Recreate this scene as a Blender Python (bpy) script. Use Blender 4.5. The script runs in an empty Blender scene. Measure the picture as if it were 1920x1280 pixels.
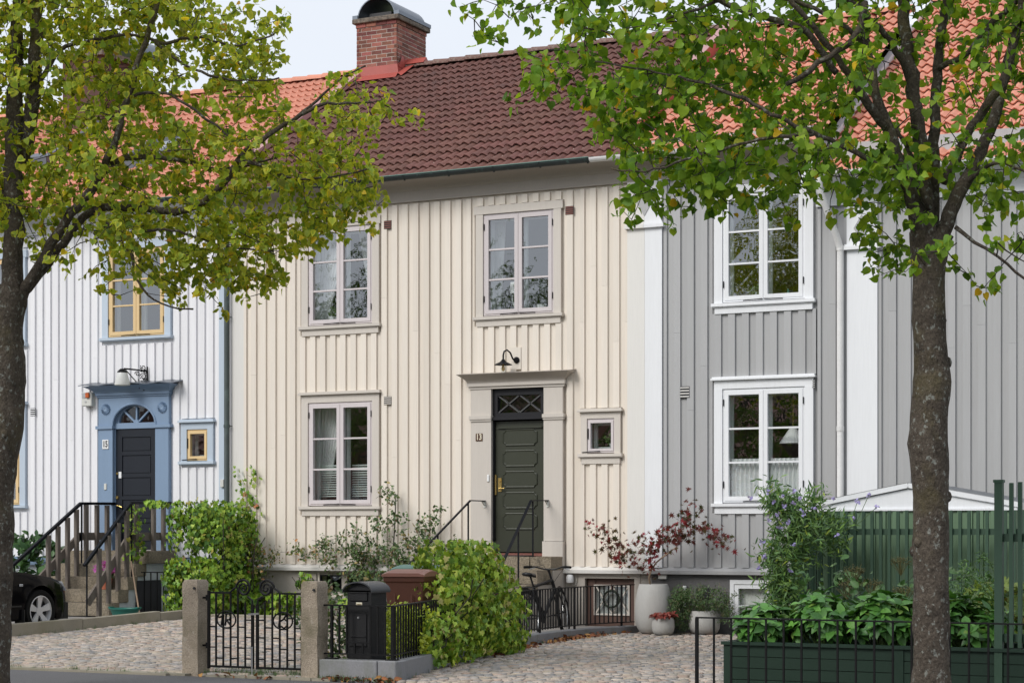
import bpy, bmesh, math, random
import numpy as np
from mathutils import Vector, Matrix, Euler

rng = np.random.default_rng(7)
random.seed(7)
S = bpy.context.scene
COL = S.collection
R = math.radians

# ------------------------------------------------------------------ camera, sky, sun, exposure
YAW = R(26.6)
cam_d = bpy.data.cameras.new('camera')
cam = bpy.data.objects.new('camera', cam_d)
COL.objects.link(cam)
cam.location = (13.24, -26.70, 1.47)
cam.rotation_euler = (R(90), 0, YAW)
cam_d.sensor_width = 36.0
cam_d.lens = 36.0 * 3636.0 / 1920.0
cam_d.shift_y = 360.0 / 1920.0
cam_d.clip_start = 0.5
cam_d.clip_end = 900.0
S.camera = cam

SUN_EL, SUN_AZ = 38.0, 203.0        # sun behind thin cloud, over the street, to the left of the camera
world = bpy.data.worlds.new('World')
S.world = world
world.use_nodes = True
wn = world.node_tree.nodes; wl = world.node_tree.links
bg = wn['Background']; bg.inputs['Strength'].default_value = 0.1
sky = wn.new('ShaderNodeTexSky'); sky.sky_type = 'NISHITA'; sky.sun_disc = False
sky.sun_elevation = R(SUN_EL); sky.sun_rotation = R(SUN_AZ)
tc = wn.new('ShaderNodeTexCoord')
mp = wn.new('ShaderNodeMapping'); mp.inputs['Scale'].default_value = (1.0, 1.0, 2.2)
nz = wn.new('ShaderNodeTexNoise'); nz.inputs['Scale'].default_value = 1.6; nz.inputs['Detail'].default_value = 5
cr = wn.new('ShaderNodeValToRGB')
cr.color_ramp.elements[0].position = 0.25; cr.color_ramp.elements[0].color = (5.35, 5.65, 6.2, 1)
cr.color_ramp.elements[1].position = 0.75; cr.color_ramp.elements[1].color = (6.2, 6.5, 6.95, 1)
mixw = wn.new('ShaderNodeMix'); mixw.data_type = 'RGBA'
mixw.inputs[0].default_value = 0.93
wl.new(tc.outputs['Generated'], mp.inputs['Vector']); wl.new(mp.outputs[0], nz.inputs['Vector'])
wl.new(nz.outputs[0], cr.inputs[0])
wl.new(sky.outputs[0], mixw.inputs[6]); wl.new(cr.outputs[0], mixw.inputs[7])
wl.new(mixw.outputs[2], bg.inputs['Color'])

sun_d = bpy.data.lights.new('sun', 'SUN')
sun_d.energy = 1.5; sun_d.angle = R(28); sun_d.color = (1.0, 0.97, 0.92)
sun = bpy.data.objects.new('sun', sun_d); COL.objects.link(sun)
sun.rotation_euler = Euler((R(90 - SUN_EL), 0, R(180 - SUN_AZ)), 'XYZ')
sun.location = (0, -20, 30)

S.view_settings.view_transform = 'Standard'
S.view_settings.look = 'None'
S.view_settings.exposure = 0.60
S.view_settings.gamma = 1.0
S.view_settings.use_curve_mapping = False
S.render.engine = 'CYCLES'
S.cycles.max_bounces = 8
S.cycles.transparent_max_bounces = 12
S.cycles.caustics_reflective = False
S.cycles.caustics_refractive = False

# ------------------------------------------------------------------ helpers
ORG = {}

def link(o, parent=None):
    COL.objects.link(o)
    if parent is not None:
        o.parent = parent
    return o

def thing(name, label, cat, loc, group=None, kind=None):
    o = bpy.data.objects.new(name, None)
    COL.objects.link(o)
    o.location = loc
    o.empty_display_size = 0.2
    if label: o['label'] = label
    if cat: o['category'] = cat
    if group: o['group'] = group
    if kind: o['kind'] = kind
    ORG[o.name] = Vector(loc)
    return o

def tag(o, label, cat, group=None):
    o['label'] = label; o['category'] = cat
    if group: o['group'] = group
    return o

class MB:
    """collects shapes in world metres"""
    def __init__(self):
        self.v = []; self.f = []; self.m = []; self.c = []
    def add(self, vs, fs, m=0):
        b = len(self.v)
        self.v.extend([tuple(p) for p in vs])
        for f in fs:
            self.f.append(tuple(b + i for i in f)); self.m.append(m)
    def box(self, x0, x1, y0, y1, z0, z1, m=0):
        self.add([(x0,y0,z0),(x1,y0,z0),(x1,y1,z0),(x0,y1,z0),(x0,y0,z1),(x1,y0,z1),(x1,y1,z1),(x0,y1,z1)],
                 [(0,3,2,1),(4,5,6,7),(0,1,5,4),(1,2,6,5),(2,3,7,6),(3,0,4,7)], m)
    def obox(self, c, ax, ay, az, hx, hy, hz, m=0):
        c = Vector(c); ax = Vector(ax).normalized()*hx; ay = Vector(ay).normalized()*hy; az = Vector(az).normalized()*hz
        P = [c+sx*ax+sy*ay+sz*az for sz in (-1,1) for sy in (-1,1) for sx in (-1,1)]
        self.add(P, [(0,2,3,1),(4,5,7,6),(0,1,5,4),(1,3,7,5),(3,2,6,7),(2,0,4,6)], m)
    def bar(self, a, b, w, h, up=(0,0,1), m=0):
        a = Vector(a); b = Vector(b); d = (b-a); L = d.length
        if L < 1e-6: return
        d.normalize(); u = Vector(up)
        if abs(d.dot(u)) > .98: u = Vector((0,1,0))
        s = d.cross(u).normalized(); u = s.cross(d).normalized()
        self.obox((a+b)/2, d, s, u, L/2, w/2, h/2, m)
    def tube(self, pts, rad, n=6, m=0, cap=True, jit=0.0):
        pts = [Vector(p) for p in pts]
        N = len(pts)
        if not hasattr(rad, '__len__'): rad = [rad]*N
        vs = []; prev = None
        for i, p in enumerate(pts):
            t = (pts[min(i+1,N-1)] - pts[max(i-1,0)])
            if t.length < 1e-9: t = Vector((0,0,1))
            t.normalize()
            if prev is None:
                a = Vector((0,0,1)) if abs(t.z) < .9 else Vector((1,0,0))
                u = t.cross(a).normalized()
            else:
                u = (prev - t*prev.dot(t))
                if u.length < 1e-6: u = t.orthogonal()
                u.normalize()
            prev = u; w = t.cross(u)
            for k in range(n):
                a = 2*math.pi*k/n
                rr = rad[i]*(1+jit*(random.random()-.5)*2) if jit else rad[i]
                vs.append(p + (u*math.cos(a)+w*math.sin(a))*rr)
        fs = []
        for i in range(N-1):
            for k in range(n):
                k2 = (k+1) % n
                fs.append((i*n+k, i*n+k2, (i+1)*n+k2, (i+1)*n+k))
        if cap:
            fs.append(tuple(range(n-1,-1,-1))); fs.append(tuple((N-1)*n+k for k in range(n)))
        self.add(vs, fs, m)
    def lathe(self, c, prof, n=20, axis='z', m=0, closed=False):
        """prof: list of (radius, height)"""
        vs = []; c = Vector(c)
        for r, h in prof:
            for k in range(n):
                a = 2*math.pi*k/n
                x, y = r*math.cos(a), r*math.sin(a)
                if axis == 'z': vs.append(c+Vector((x,y,h)))
                elif axis == 'y': vs.append(c+Vector((x,h,y)))
                else: vs.append(c+Vector((h,x,y)))
        fs = []
        for i in range(len(prof)-1):
            for k in range(n):
                k2 = (k+1) % n
                f = (i*n+k, i*n+k2, (i+1)*n+k2, (i+1)*n+k)
                fs.append(f if axis != 'y' else f[::-1])
        fs.append(tuple(range(n))); fs.append(tuple((len(prof)-1)*n+k for k in range(n)))
        self.add(vs, fs, m)
    def prism(self, poly, y0, y1, plane='xz', m=0):
        """polygon (convex or mild concave) extruded"""
        n = len(poly)
        def P(a, b, d):
            return (a, d, b) if plane == 'xz' else ((d, a, b) if plane == 'yz' else (a, b, d))
        vs = [P(a,b,y0) for a,b in poly] + [P(a,b,y1) for a,b in poly]
        fs = [tuple(range(n)), tuple(range(2*n-1, n-1, -1))]
        for i in range(n):
            j = (i+1) % n
            fs.append((i, n+i, n+j, j))
        self.add(vs, fs, m)
    def loft(self, rings, m=0, cap=True):
        """rings of equal length, closed"""
        n = len(rings[0]); vs = [p for r_ in rings for p in r_]; fs = []
        for i in range(len(rings)-1):
            for k in range(n):
                k2 = (k+1) % n
                fs.append((i*n+k, i*n+k2, (i+1)*n+k2, (i+1)*n+k))
        if cap:
            fs.append(tuple(range(n-1,-1,-1))); fs.append(tuple((len(rings)-1)*n+k for k in range(n)))
        self.add(vs, fs, m)
    def build(self, name, mats, parent=None, smooth=False, kind=None, fix=True, bevel=0):
        o0 = ORG.get(parent.name, Vector((0,0,0))) if parent is not None else Vector((0,0,0))
        me = bpy.data.meshes.new(name)
        me.from_pydata([(x-o0.x, y-o0.y, z-o0.z) for x,y,z in self.v], [], self.f)
        if not isinstance(mats, (list, tuple)): mats = [mats]
        for mm in mats: me.materials.append(mm)
        if len(mats) > 1: me.polygons.foreach_set('material_index', self.m)
        if fix or bevel:
            bm = bmesh.new(); bm.from_mesh(me)
            if bevel:
                bmesh.ops.bevel(bm, geom=[e for e in bm.edges], offset=bevel, segments=1, affect='EDGES', clamp_overlap=True)
            bmesh.ops.recalc_face_normals(bm, faces=bm.faces)
            bm.to_mesh(me); bm.free()
        if smooth:
            me.polygons.foreach_set('use_smooth', [True]*len(me.polygons))
            if smooth != 'all':
                me.set_sharp_from_angle(angle=R(42))
        me.update()
        o = bpy.data.objects.new(name, me)
        link(o, parent)
        ORG[o.name] = o0
        if kind: o['kind'] = kind
        return o

def solo(mb, name, mats, label, cat, loc, **kw):
    """a thing that is one mesh, with its origin at loc"""
    grp = kw.pop('group', None)
    tmp = bpy.data.objects.new('tmp', None); ORG[tmp.name] = Vector(loc)
    o = mb_build_at(mb, name, mats, Vector(loc), **kw)
    bpy.data.objects.remove(tmp)
    return tag(o, label, cat, grp)

def mb_build_at(mb, name, mats, loc, **kw):
    mb.v = [(x-loc.x, y-loc.y, z-loc.z) for x,y,z in mb.v]
    o = mb.build(name, mats, None, **kw)
    o.location = loc
    ORG[o.name] = loc.copy()
    return o

def arrays_mesh(name, V, F, mat, col=None, smooth=False):
    """V (n,3), F list of (m,k) int arrays of triangles/quads"""
    me = bpy.data.meshes.new(name)
    V = np.asarray(V, np.float32)
    if not isinstance(F, list): F = [F]
    F = [np.asarray(f, np.int32) for f in F if len(f)]
    nl = sum(f.size for f in F); npoly = sum(len(f) for f in F)
    me.vertices.add(len(V)); me.vertices.foreach_set('co', V.ravel())
    me.loops.add(nl); me.loops.foreach_set('vertex_index', np.concatenate([f.ravel() for f in F]))
    me.polygons.add(npoly)
    st = []; s0 = 0
    for f in F:
        st.append(s0 + np.arange(len(f))*f.shape[1]); s0 += f.size
    me.polygons.foreach_set('loop_start', np.concatenate(st).astype(np.int32))
    me.update(calc_edges=True)
    me.validate()
    if col is not None:
        a = me.attributes.new('Col', 'FLOAT_COLOR', 'POINT')
        c4 = np.ones((len(V), 4), np.float32); c4[:, :3] = col
        a.data.foreach_set('color', c4.ravel())
    if smooth: me.polygons.foreach_set('use_smooth', [True]*len(me.polygons))
    me.materials.append(mat)
    return me

# ------------------------------------------------------------------ materials
def M(name, col, rough=.6, var=.12, vs=2.0, fine=30., fvar=.06, bump=.15, bs=60., stretch=(1,1,1), dirt=None, objrand=0.0,
      metal=0.0, spec=.5, attr=False, coord='Object', trans=0.0, coat=0.0, hue=0.0, world_pos=False):
    m = bpy.data.materials.new(name); m.use_nodes = True
    N = m.node_tree.nodes; L = m.node_tree.links
    b = N['Principled BSDF']
    b.inputs['Roughness'].default_value = rough
    b.inputs['Metallic'].default_value = metal
    b.inputs['Specular IOR Level'].default_value = spec
    if coat: b.inputs['Coat Weight'].default_value = coat; b.inputs['Coat Roughness'].default_value = .05
    if world_pos:
        g = N.new('ShaderNodeNewGeometry'); src = g.outputs['Position']
    else:
        t = N.new('ShaderNodeTexCoord'); src = t.outputs['Object']
    mp = N.new('ShaderNodeMapping'); mp.inputs['Scale'].default_value = stretch
    L.new(src, mp.inputs['Vector'])
    oi = N.new('ShaderNodeObjectInfo')
    def noise(scale, detail=4.):
        n = N.new('ShaderNodeTexNoise'); n.inputs['Scale'].default_value = scale; n.inputs['Detail'].default_value = detail
        n.inputs['Roughness'].default_value = .62
        L.new(mp.outputs[0], n.inputs['Vector']); return n.outputs[0]
    def math_(op, a, bb):
        n = N.new('ShaderNodeMath'); n.operation = op
        for i, x in enumerate((a, bb)):
            if isinstance(x, (int, float)): n.inputs[i].default_value = x
            else: L.new(x, n.inputs[i])
        return n.outputs[0]
    n1 = noise(vs); n2 = noise(fine, 2.)
    val = math_('ADD', math_('MULTIPLY', math_('SUBTRACT', n1, .5), var*3), math_('MULTIPLY', math_('SUBTRACT', n2, .5), fvar*3))
    val = math_('ADD', val, 1.0)
    if objrand:
        val = math_('ADD', val, math_('MULTIPLY', math_('SUBTRACT', oi.outputs['Random'], .5), objrand*2))
    hsv = N.new('ShaderNodeHueSaturation')
    if attr:
        a = N.new('ShaderNodeAttribute'); a.attribute_name = 'Col'
        L.new(a.outputs['Color'], hsv.inputs['Color'])
    else:
        hsv.inputs['Color'].default_value = (*col, 1)
    L.new(val, hsv.inputs['Value'])
    if hue:
        r2 = math_('FRACT', math_('MULTIPLY', oi.outputs['Random'], 17.31), 0)
        L.new(math_('ADD', math_('MULTIPLY', math_('SUBTRACT', r2, .5), hue), .5), hsv.inputs['Hue'])
    out = hsv.outputs[0]
    if dirt:
        for dc, dscale, lo, hi, amt in (dirt if isinstance(dirt, list) else [dirt]):
            nd = noise(dscale, 6.)
            rmp = N.new('ShaderNodeMapRange'); rmp.inputs[1].default_value = lo; rmp.inputs[2].default_value = hi
            rmp.inputs[4].default_value = amt
            L.new(nd, rmp.inputs[0])
            mx = N.new('ShaderNodeMix'); mx.data_type = 'RGBA'
            L.new(rmp.outputs[0], mx.inputs[0]); L.new(out, mx.inputs[6]); mx.inputs[7].default_value = (*dc, 1)
            out = mx.outputs[2]
    L.new(out, b.inputs['Base Color'])
    if bump:
        nb = noise(bs, 5.)
        bp = N.new('ShaderNodeBump'); bp.inputs['Strength'].default_value = bump; bp.inputs['Distance'].default_value = .02
        L.new(nb, bp.inputs['Height']); L.new(bp.outputs[0], b.inputs['Normal'])
    if trans:
        tr = N.new('ShaderNodeBsdfTranslucent')
        mg = N.new('ShaderNodeMixRGB'); mg.blend_type = 'MULTIPLY'; mg.inputs[0].default_value = 1.0
        mg.inputs[2].default_value = (1.35, 1.25, .55, 1)
        L.new(out, mg.inputs[1]); L.new(mg.outputs[0], tr.inputs['Color'])
        ms = N.new('ShaderNodeMixShader'); ms.inputs[0].default_value = trans
        L.new(b.outputs[0], ms.inputs[1]); L.new(tr.outputs[0], ms.inputs[2])
        L.new(ms.outputs[0], N['Material Output'].inputs['Surface'])
    return m

def glass_mat(name, ior=2.1, tint=(.955,.975,.97), wav=.06, wscale=3.0):
    m = bpy.data.materials.new(name); m.use_nodes = True
    N = m.node_tree.nodes; L = m.node_tree.links
    N.remove(N['Principled BSDF'])
    tr = N.new('ShaderNodeBsdfTransparent'); tr.inputs[0].default_value = (*tint, 1)
    gl = N.new('ShaderNodeBsdfGlossy'); gl.inputs['Roughness'].default_value = 0.0
    gl.inputs['Color'].default_value = (.95,.97,1,1)
    lw = N.new('ShaderNodeLayerWeight'); lw.inputs[0].default_value = .5     # facing term, the same from both sides
    pw = N.new('ShaderNodeMath'); pw.operation = 'POWER'; pw.inputs[1].default_value = 5.0
    L.new(lw.outputs['Facing'], pw.inputs[0])
    r0 = ((ior-1)/(ior+1))**2
    fr = N.new('ShaderNodeMapRange'); fr.inputs[3].default_value = r0; fr.inputs[4].default_value = 1.0
    L.new(pw.outputs[0], fr.inputs[0])
    t = N.new('ShaderNodeNewGeometry')
    nz = N.new('ShaderNodeTexNoise'); nz.inputs['Scale'].default_value = wscale; nz.inputs['Detail'].default_value = 2
    L.new(t.outputs['Position'], nz.inputs['Vector'])
    bp = N.new('ShaderNodeBump'); bp.inputs['Strength'].default_value = wav; bp.inputs['Distance'].default_value = .08
    L.new(nz.outputs[0], bp.inputs['Height']); L.new(bp.outputs[0], gl.inputs['Normal'])
    mx = N.new('ShaderNodeMixShader')
    L.new(fr.outputs[0], mx.inputs[0]); L.new(tr.outputs[0], mx.inputs[1]); L.new(gl.outputs[0], mx.inputs[2])
    L.new(mx.outputs[0], N['Material Output'].inputs['Surface'])
    return m

WOODS = (1.0, 1.0, .06)      # grain runs up the boards
MT = {}
def paint(name, col, rough=.55, var=.05, dirt=None, **kw):
    MT[name] = M(name, col, rough, var, 1.3, 40., .035, .14, 55., stretch=WOODS, dirt=dirt, objrand=.045, world_pos=True, **kw)
    return MT[name]
paint('cream_paint', (.765,.695,.61), dirt=[((.52,.44,.35), 1.6, .54, .8, .34), ((.66,.58,.49), 9., .60, .75, .35)])
paint('white_paint', (.80,.795,.815), dirt=[((.55,.55,.57), 2., .56, .82, .25), ((.60,.60,.61), 9., .62, .75, .3)])
paint('grey_paint', (.405,.405,.408), dirt=[((.26,.25,.24), 1.8, .54, .82, .35), ((.50,.49,.48), 11., .63, .75, .3)])
paint('stone_trim', (.60,.55,.495))
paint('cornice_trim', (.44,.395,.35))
paint('rose_sash', (.62,.565,.57))
paint('white_trim', (.78,.79,.81))
paint('pale_trim', (.72,.70,.665))
paint('blue_trim', (.20,.285,.41))
paint('pale_blue_trim', (.48,.555,.64))
paint('yellow_sash', (.72,.52,.27))
paint('green_black_door', (.036,.040,.025), rough=.38, spec=.5)
paint('black_door', (.012,.015,.022), rough=.5, var=.2, spec=.3)
paint('transom_black', (.014,.014,.017), rough=.45, spec=.3)
paint('lattice_grey', (.060,.060,.062), rough=.5)
paint('shed_green', (.125,.205,.12))
paint('shed_dark_green', (.030,.072,.042))
paint('planter_green', (.015,.036,.023), rough=.55, spec=.3)
paint('brown_door', (.10,.055,.042), rough=.5, var=.2)
MT['grey_wood'] = M('grey_wood', (.15,.125,.105), .8, .35, 2., 30., .2, .5, 40., stretch=(6,6,.5), objrand=.15, world_pos=True)
MT['render_beige'] = M('render_beige', (.44,.40,.355), .85, .12, 1.2, 25., .06, .35, 70., dirt=((.2,.17,.14), 1.5, .5, .8, .5), world_pos=True)
MT['render_grey'] = M('render_grey', (.135,.13,.13), .85, .12, 1.5, 25., .06, .35, 70., dirt=((.05,.05,.05), 1.2, .5, .8, .4), world_pos=True)
MT['render_white'] = M('render_white', (.62,.66,.70), .85, .1, 2., 12., .1, .9, 14., world_pos=True)
MT['granite'] = M('granite', (.37,.305,.235), .85, .3, 4., 75., .5, .9, 70., dirt=[((.11,.10,.045), 3., .48, .72, .7), ((.5,.46,.40), 14., .6, .72, .4)], world_pos=True)
MT['granite_step'] = M('granite_step', (.27,.225,.165), .9, .3, 3., 48., .5, 1.3, 45., dirt=[((.07,.065,.035), 2.5, .5, .72, .7), ((.42,.38,.31), 30., .60, .68, .5)], world_pos=True)
MT['concrete_wall'] = M('concrete_wall', (.235,.235,.245), .85, .15, 2.2, 70., .12, .3, 80., stretch=(1,1,.5), dirt=[((.10,.115,.055), 2.2, .5, .72, .7)], world_pos=True)
MT['kerb_stone'] = M('kerb_stone', (.30,.27,.21), .85, .15, 2., 80., .12, .3, 90., dirt=[((.12,.12,.05), 2., .5, .75, .6)], world_pos=True)
MT['iron'] = M('iron', (.006,.006,.0065), .5, .2, 20., 60., .1, .1, 60., spec=.22)
MT['iron_blue'] = M('iron_blue', (.007,.008,.011), .5, .2, 20., 60., .1, .1, 60., spec=.15)
MT['brick'] = M('brick', (.235,.085,.064), .85, .3, 9., 50., .22, .6, 60., objrand=.5, hue=.03)
MT['brick_dark'] = M('brick_dark', (.10,.05,.04), .9, .3, 9.)
MT['mortar'] = M('mortar', (.50,.42,.37), .9, .1, 8., 60., .1, .4, 80., world_pos=True)
MT['cap_stone'] = M('cap_stone', (.20,.165,.13), .9, .3, 8., 40., .3, .9, 30., dirt=((.05,.045,.04), 12., .45, .65, .8), world_pos=True)
MT['zinc'] = M('zinc', (.16,.18,.21), .35, .1, 3., 20., .05, .05, 20., metal=.75)
MT['red_metal'] = M('red_metal', (.36,.072,.055), .5, .12, 2., 20., .05, .05, 20.)
MT['rose_metal'] = M('rose_metal', (.45,.24,.23), .45, .12, 2., 20., .05, .05, 20.)
MT['tile_brown'] = M('tile_brown', (.152,.062,.047), .78, .26, 6., 60., .2, .35, 70., objrand=.13, hue=.012, dirt=[((.05,.032,.028), 2.6, .5, .75, .55), ((.22,.16,.13), 18., .64, .74, .5)])
MT['tile_orange'] = M('tile_orange', (.62,.258,.172), .7, .14, 5., 60., .12, .25, 70., objrand=.07, dirt=((.30,.14,.09), 3., .55, .85, .4))
MT['tile_ridge'] = M('tile_ridge', (.16,.085,.07), .85, .2, 6., 50., .25, .5, 50., objrand=.15, dirt=[((.30,.27,.22), 11., .55, .68, .7)])
MT['roof_deck'] = M('roof_deck', (.05,.03,.025), .9)
MT['gutter_dark'] = M('gutter_dark', (.020,.028,.028), .45, .2, 4., 30., .1, .1, 30., dirt=((.10,.20,.17), 9., .58, .7, .5), world_pos=True)
MT['gutter_white'] = M('gutter_white', (.72,.71,.70), .5, .08)
MT['copper_green'] = M('copper_green', (.13,.22,.19), .7, .2, 10.)
MT['pipe_dark'] = M('pipe_dark', (.045,.06,.058), .55, .25, 3., 30., .1, .1, 30., dirt=((.12,.19,.16), 5., .55, .75, .5), world_pos=True)
MT['cobble'] = M('cobble', (.36,.315,.29), .82, .18, 8., 60., .18, .5, 70., attr=True)
MT['joint_sand'] = M('joint_sand', (.035,.03,.023), .95, .3, 5., 60., .25, .5, 60., dirt=((.07,.10,.03), 1.6, .52, .72, .6), world_pos=True)
MT['asphalt'] = M('asphalt', (.115,.112,.115), .9, .12, .8, 160., .28, .5, 220., world_pos=True)
MT['ground'] = M('ground', (.10,.12,.05), .95, .3, .5, 20., .2, .3, 20., world_pos=True)
MT['soil'] = M('soil', (.045,.035,.025), .95, .4, 4., 30., .3, .8, 30., world_pos=True)
MT['gravel'] = M('gravel', (.30,.28,.26), .95, .2, 8., 90., .35, .9, 70., world_pos=True)
MT['bark'] = M('bark', (.088,.072,.057), .95, .45, 6., 55., .55, 1.6, 30., spec=.2, stretch=(1,1,.8), dirt=[((.135,.115,.035), 1.7, .52, .72, .55), ((.27,.28,.25), 24., .58, .64, .8), ((.15,.15,.13), 9., .62, .72, .3), ((.02,.018,.015), 7., .55, .72, .6)])
MT['twig_bark'] = M('twig_bark', (.038,.030,.024), .9, .3, 10., 40., .2, .4, 40.)
MT['leaf'] = M('leaf', (.1,.2,.03), .5, .14, 30., 90., .08, .15, 90., attr=True, trans=.46, spec=.3, objrand=.1)
MT['ivy_leaf'] = M('ivy_leaf', (.1,.2,.03), .42, .14, 25., 90., .08, .15, 90., attr=True, trans=.12, spec=.4, objrand=.12)
MT['petal'] = M('petal', (.3,.2,.6), .6, .2, 30., attr=True, trans=.3)
MT['stem_green'] = M('stem_green', (.09,.15,.045), .6, .2, 10.)
MT['glass'] = glass_mat('glass', 3.0)
MT['glass_dim'] = glass_mat('glass_dim', 1.75)
MT['interior'] = M('interior', (.10,.095,.09), .9, .2, .6)
MT['interior_pale'] = M('interior_pale', (.62,.67,.67), .7, .05, 2.)
MT['curtain'] = M('curtain', (.88,.90,.90), .9, .03, 3., 40., .03, .1, 80.)
MT['blind'] = M('blind', (.62,.70,.66), .6, .05)
MT['pot_white'] = M('pot_white', (.70,.74,.74), .4, .05)
MT['pot_concrete'] = M('pot_concrete', (.43,.42,.40), .8, .10, 2.2, 60., .06, .25, 60., stretch=(1,1,.35), dirt=((.27,.25,.22), 2.4, .52, .8, .45))
MT['terracotta'] = M('terracotta', (.42,.13,.07), .8, .15)
MT['brass'] = M('brass', (.52,.37,.13), .3, .1, metal=.9)
MT['steel'] = M('steel', (.55,.55,.55), .3, .1, metal=.9)
MT['enamel_plate'] = M('enamel_plate', (.075,.028,.018), .3, .1)
MT['white_enamel'] = M('white_enamel', (.82,.82,.82), .3, .03)
MT['black_print_and_dark'] = M('black_print_and_dark', (.015,.015,.018), .5, .05)  # numerals, and the painted dark of the cellar opening
MT['cream_print'] = M('cream_print', (.72,.66,.52), .5, .05)
MT['mailbox'] = M('mailbox', (.013,.013,.014), .55, .15, 6., 60., .08, .2, 90., spec=.3)
MT['mailbox_top'] = M('mailbox_top', (.045,.047,.052), .42, .1, 6., 60., .08, .1, 90.)
MT['bin_brown'] = M('bin_brown', (.105,.034,.018), .5, .12, 3., 40., .06, .15, 60.)
MT['bin_lid'] = M('bin_lid', (.27,.12,.09), .45, .12, 3., 40., .06, .15, 60.)
MT['bin_green'] = M('bin_green', (.10,.22,.18), .5, .1)
MT['car_paint'] = M('car_paint', (.003,.003,.004), .16, .1, 2., 30., .02, 0, coat=.12, spec=.05)
MT['car_trim'] = M('car_trim', (.012,.012,.012), .6, .1)
MT['tyre'] = M('tyre', (.008,.008,.008), .8, .2, spec=.2)
MT['alloy'] = M('alloy', (.62,.62,.63), .35, .06, metal=.25)
MT['headlight'] = M('headlight', (.45,.47,.50), .12, .1, metal=.3)
MT['alarm_white'] = M('alarm_white', (.62,.62,.58), .5, .05)
MT['amber'] = M('amber', (.60,.12,.02), .3, .05)
MT['tub_green'] = M('tub_green', (.012,.135,.105), .4, .1)
MT['handle_wood'] = M('handle_wood', (.30,.21,.14), .7, .2)
MT['lamp_glass'] = M('lamp_glass', (.78,.79,.80), .25, .03, trans=.2)
MT['bulb'] = M('bulb', (.75,.6,.35), .2, .05, trans=.4)
MT['bike_black'] = M('bike_black', (.010,.010,.011), .4, .1, spec=.35)
MT['dry_flower'] = M('dry_flower', (.13,.12,.045), .9, .3)
MT['dry_leaf'] = M('dry_leaf', (.2,.07,.03), .8, .2, attr=True)
MT['skylight_frame'] = M('skylight_frame', (.10,.11,.13), .4, .1)
MT['wreath'] = M('wreath', (.02,.03,.018), .8, .3)
MT['tap_white'] = M('tap_white', (.7,.7,.7), .4, .05)
MT['brick_sill'] = M('brick_sill', (.22,.085,.065), .8, .2, 8.)
MT['mat_dark'] = M('mat_dark', (.02,.02,.025), .9, .2)
MT['cable'] = M('cable', (.5,.47,.42), .6, .05)
# ------------------------------------------------------------------ ground
def sm(a):
    a = min(1., max(0., a)); return a*a*(3-2*a)
def gz(x, y):
    """height of the yard: it rises a little towards the houses on the left"""
    return .15*sm((y+6.)/5.)*sm((1.5-x)/3.)

def sheet(name, x0, x1, y0, y1, z, m, dx=None, hfun=None):
    b = MB()
    nx = max(1, int((x1-x0)/dx)) if dx else 1; ny = max(1, int((y1-y0)/dx)) if dx else 1
    vs = []
    for j in range(ny+1):
        for i in range(nx+1):
            x = x0+(x1-x0)*i/nx; y = y0+(y1-y0)*j/ny
            vs.append((x, y, z+(hfun(x,y) if hfun else 0)))
    fs = [(j*(nx+1)+i, j*(nx+1)+i+1, (j+1)*(nx+1)+i+1, (j+1)*(nx+1)+i) for j in range(ny) for i in range(nx)]
    b.add(vs, fs)
    return b.build(name, m, None, kind='structure')

sheet('ground', -400, 400, -400, 400, -.16, MT['ground'])
sheet('pavement', -60, 60, -13.6, -10.14, -.012, MT['asphalt'])
sheet('road', -60, 60, -24.0, -13.72, -.13, MT['asphalt'])
sheet('opposite_pavement', -60, 60, -30, -24.1, -.02, MT['asphalt'])
b = MB(); b.box(-60, 60, -13.72, -13.6, -.16, .0); b.build('street_kerb', MT['kerb_stone'], None, kind='structure')
b = MB(); b.box(-60, 60, -24.1, -24.0, -.16, .0); b.build('street_kerb', MT['kerb_stone'], None, kind='structure')

WALL = [(3.49,-10.0), (3.03,-8.3), (2.58,-6.7), (2.24,-5.1), (1.94,-3.6), (1.79,-2.4), (1.75,-1.3), (1.96,-.13)]
def wall_x(y):
    for (xa,ya),(xb,yb) in zip(WALL, WALL[1:]):
        if ya <= y <= yb: return xa+(xb-xa)*(y-ya)/(yb-ya)
    return WALL[-1][0] if y > WALL[-1][1] else WALL[0][0]
def kerb_x(y):
    return -5.45 + .55*sm((y+6)/5.) - .05*(y+6 if y < -6 else 0)*0

courtyard = sheet('cobbled_courtyard', -6.0, 3.6, -10.14, -.02, -.035, MT['joint_sand'], .5, gz)
driveway = sheet('cobbled_driveway', 1.6, 12.0, -10.14, -.02, -.036, MT['joint_sand'], .5, lambda x,y: 0.0)
parking = sheet('parking_area', -16.0, -5.2, -10.14, -.02, -.015, MT['gravel'], .5, gz)

def sett_mesh(l, w, h, seed):
    r_ = random.Random(seed)
    j = lambda s: (r_.random()-.5)*s
    lo = [(-l/2+j(.012),-w/2+j(.012)), (l/2+j(.012),-w/2+j(.012)), (l/2+j(.012),w/2+j(.012)), (-l/2+j(.012),w/2+j(.012))]
    V = [(x,y,-.03) for x,y in lo] + [(x,y,h-.014) for x,y in lo] + [(x*.84,y*.80,h+j(.008)) for x,y in lo]
    F = [(0,1,5,4),(1,2,6,5),(2,3,7,6),(3,0,4,7),(4,5,9,8),(5,6,10,9),(6,7,11,10),(7,4,8,11),(8,9,10,11)]
    return np.array(V), np.array(F)
SETTS = [sett_mesh(1,1,0,i) for i in range(6)]
SETT_COL = np.array([(.39,.335,.29),(.43,.355,.30),(.34,.31,.29),(.44,.37,.29),(.27,.26,.25),(.47,.41,.355),(.41,.31,.25),(.31,.28,.235)])

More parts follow.
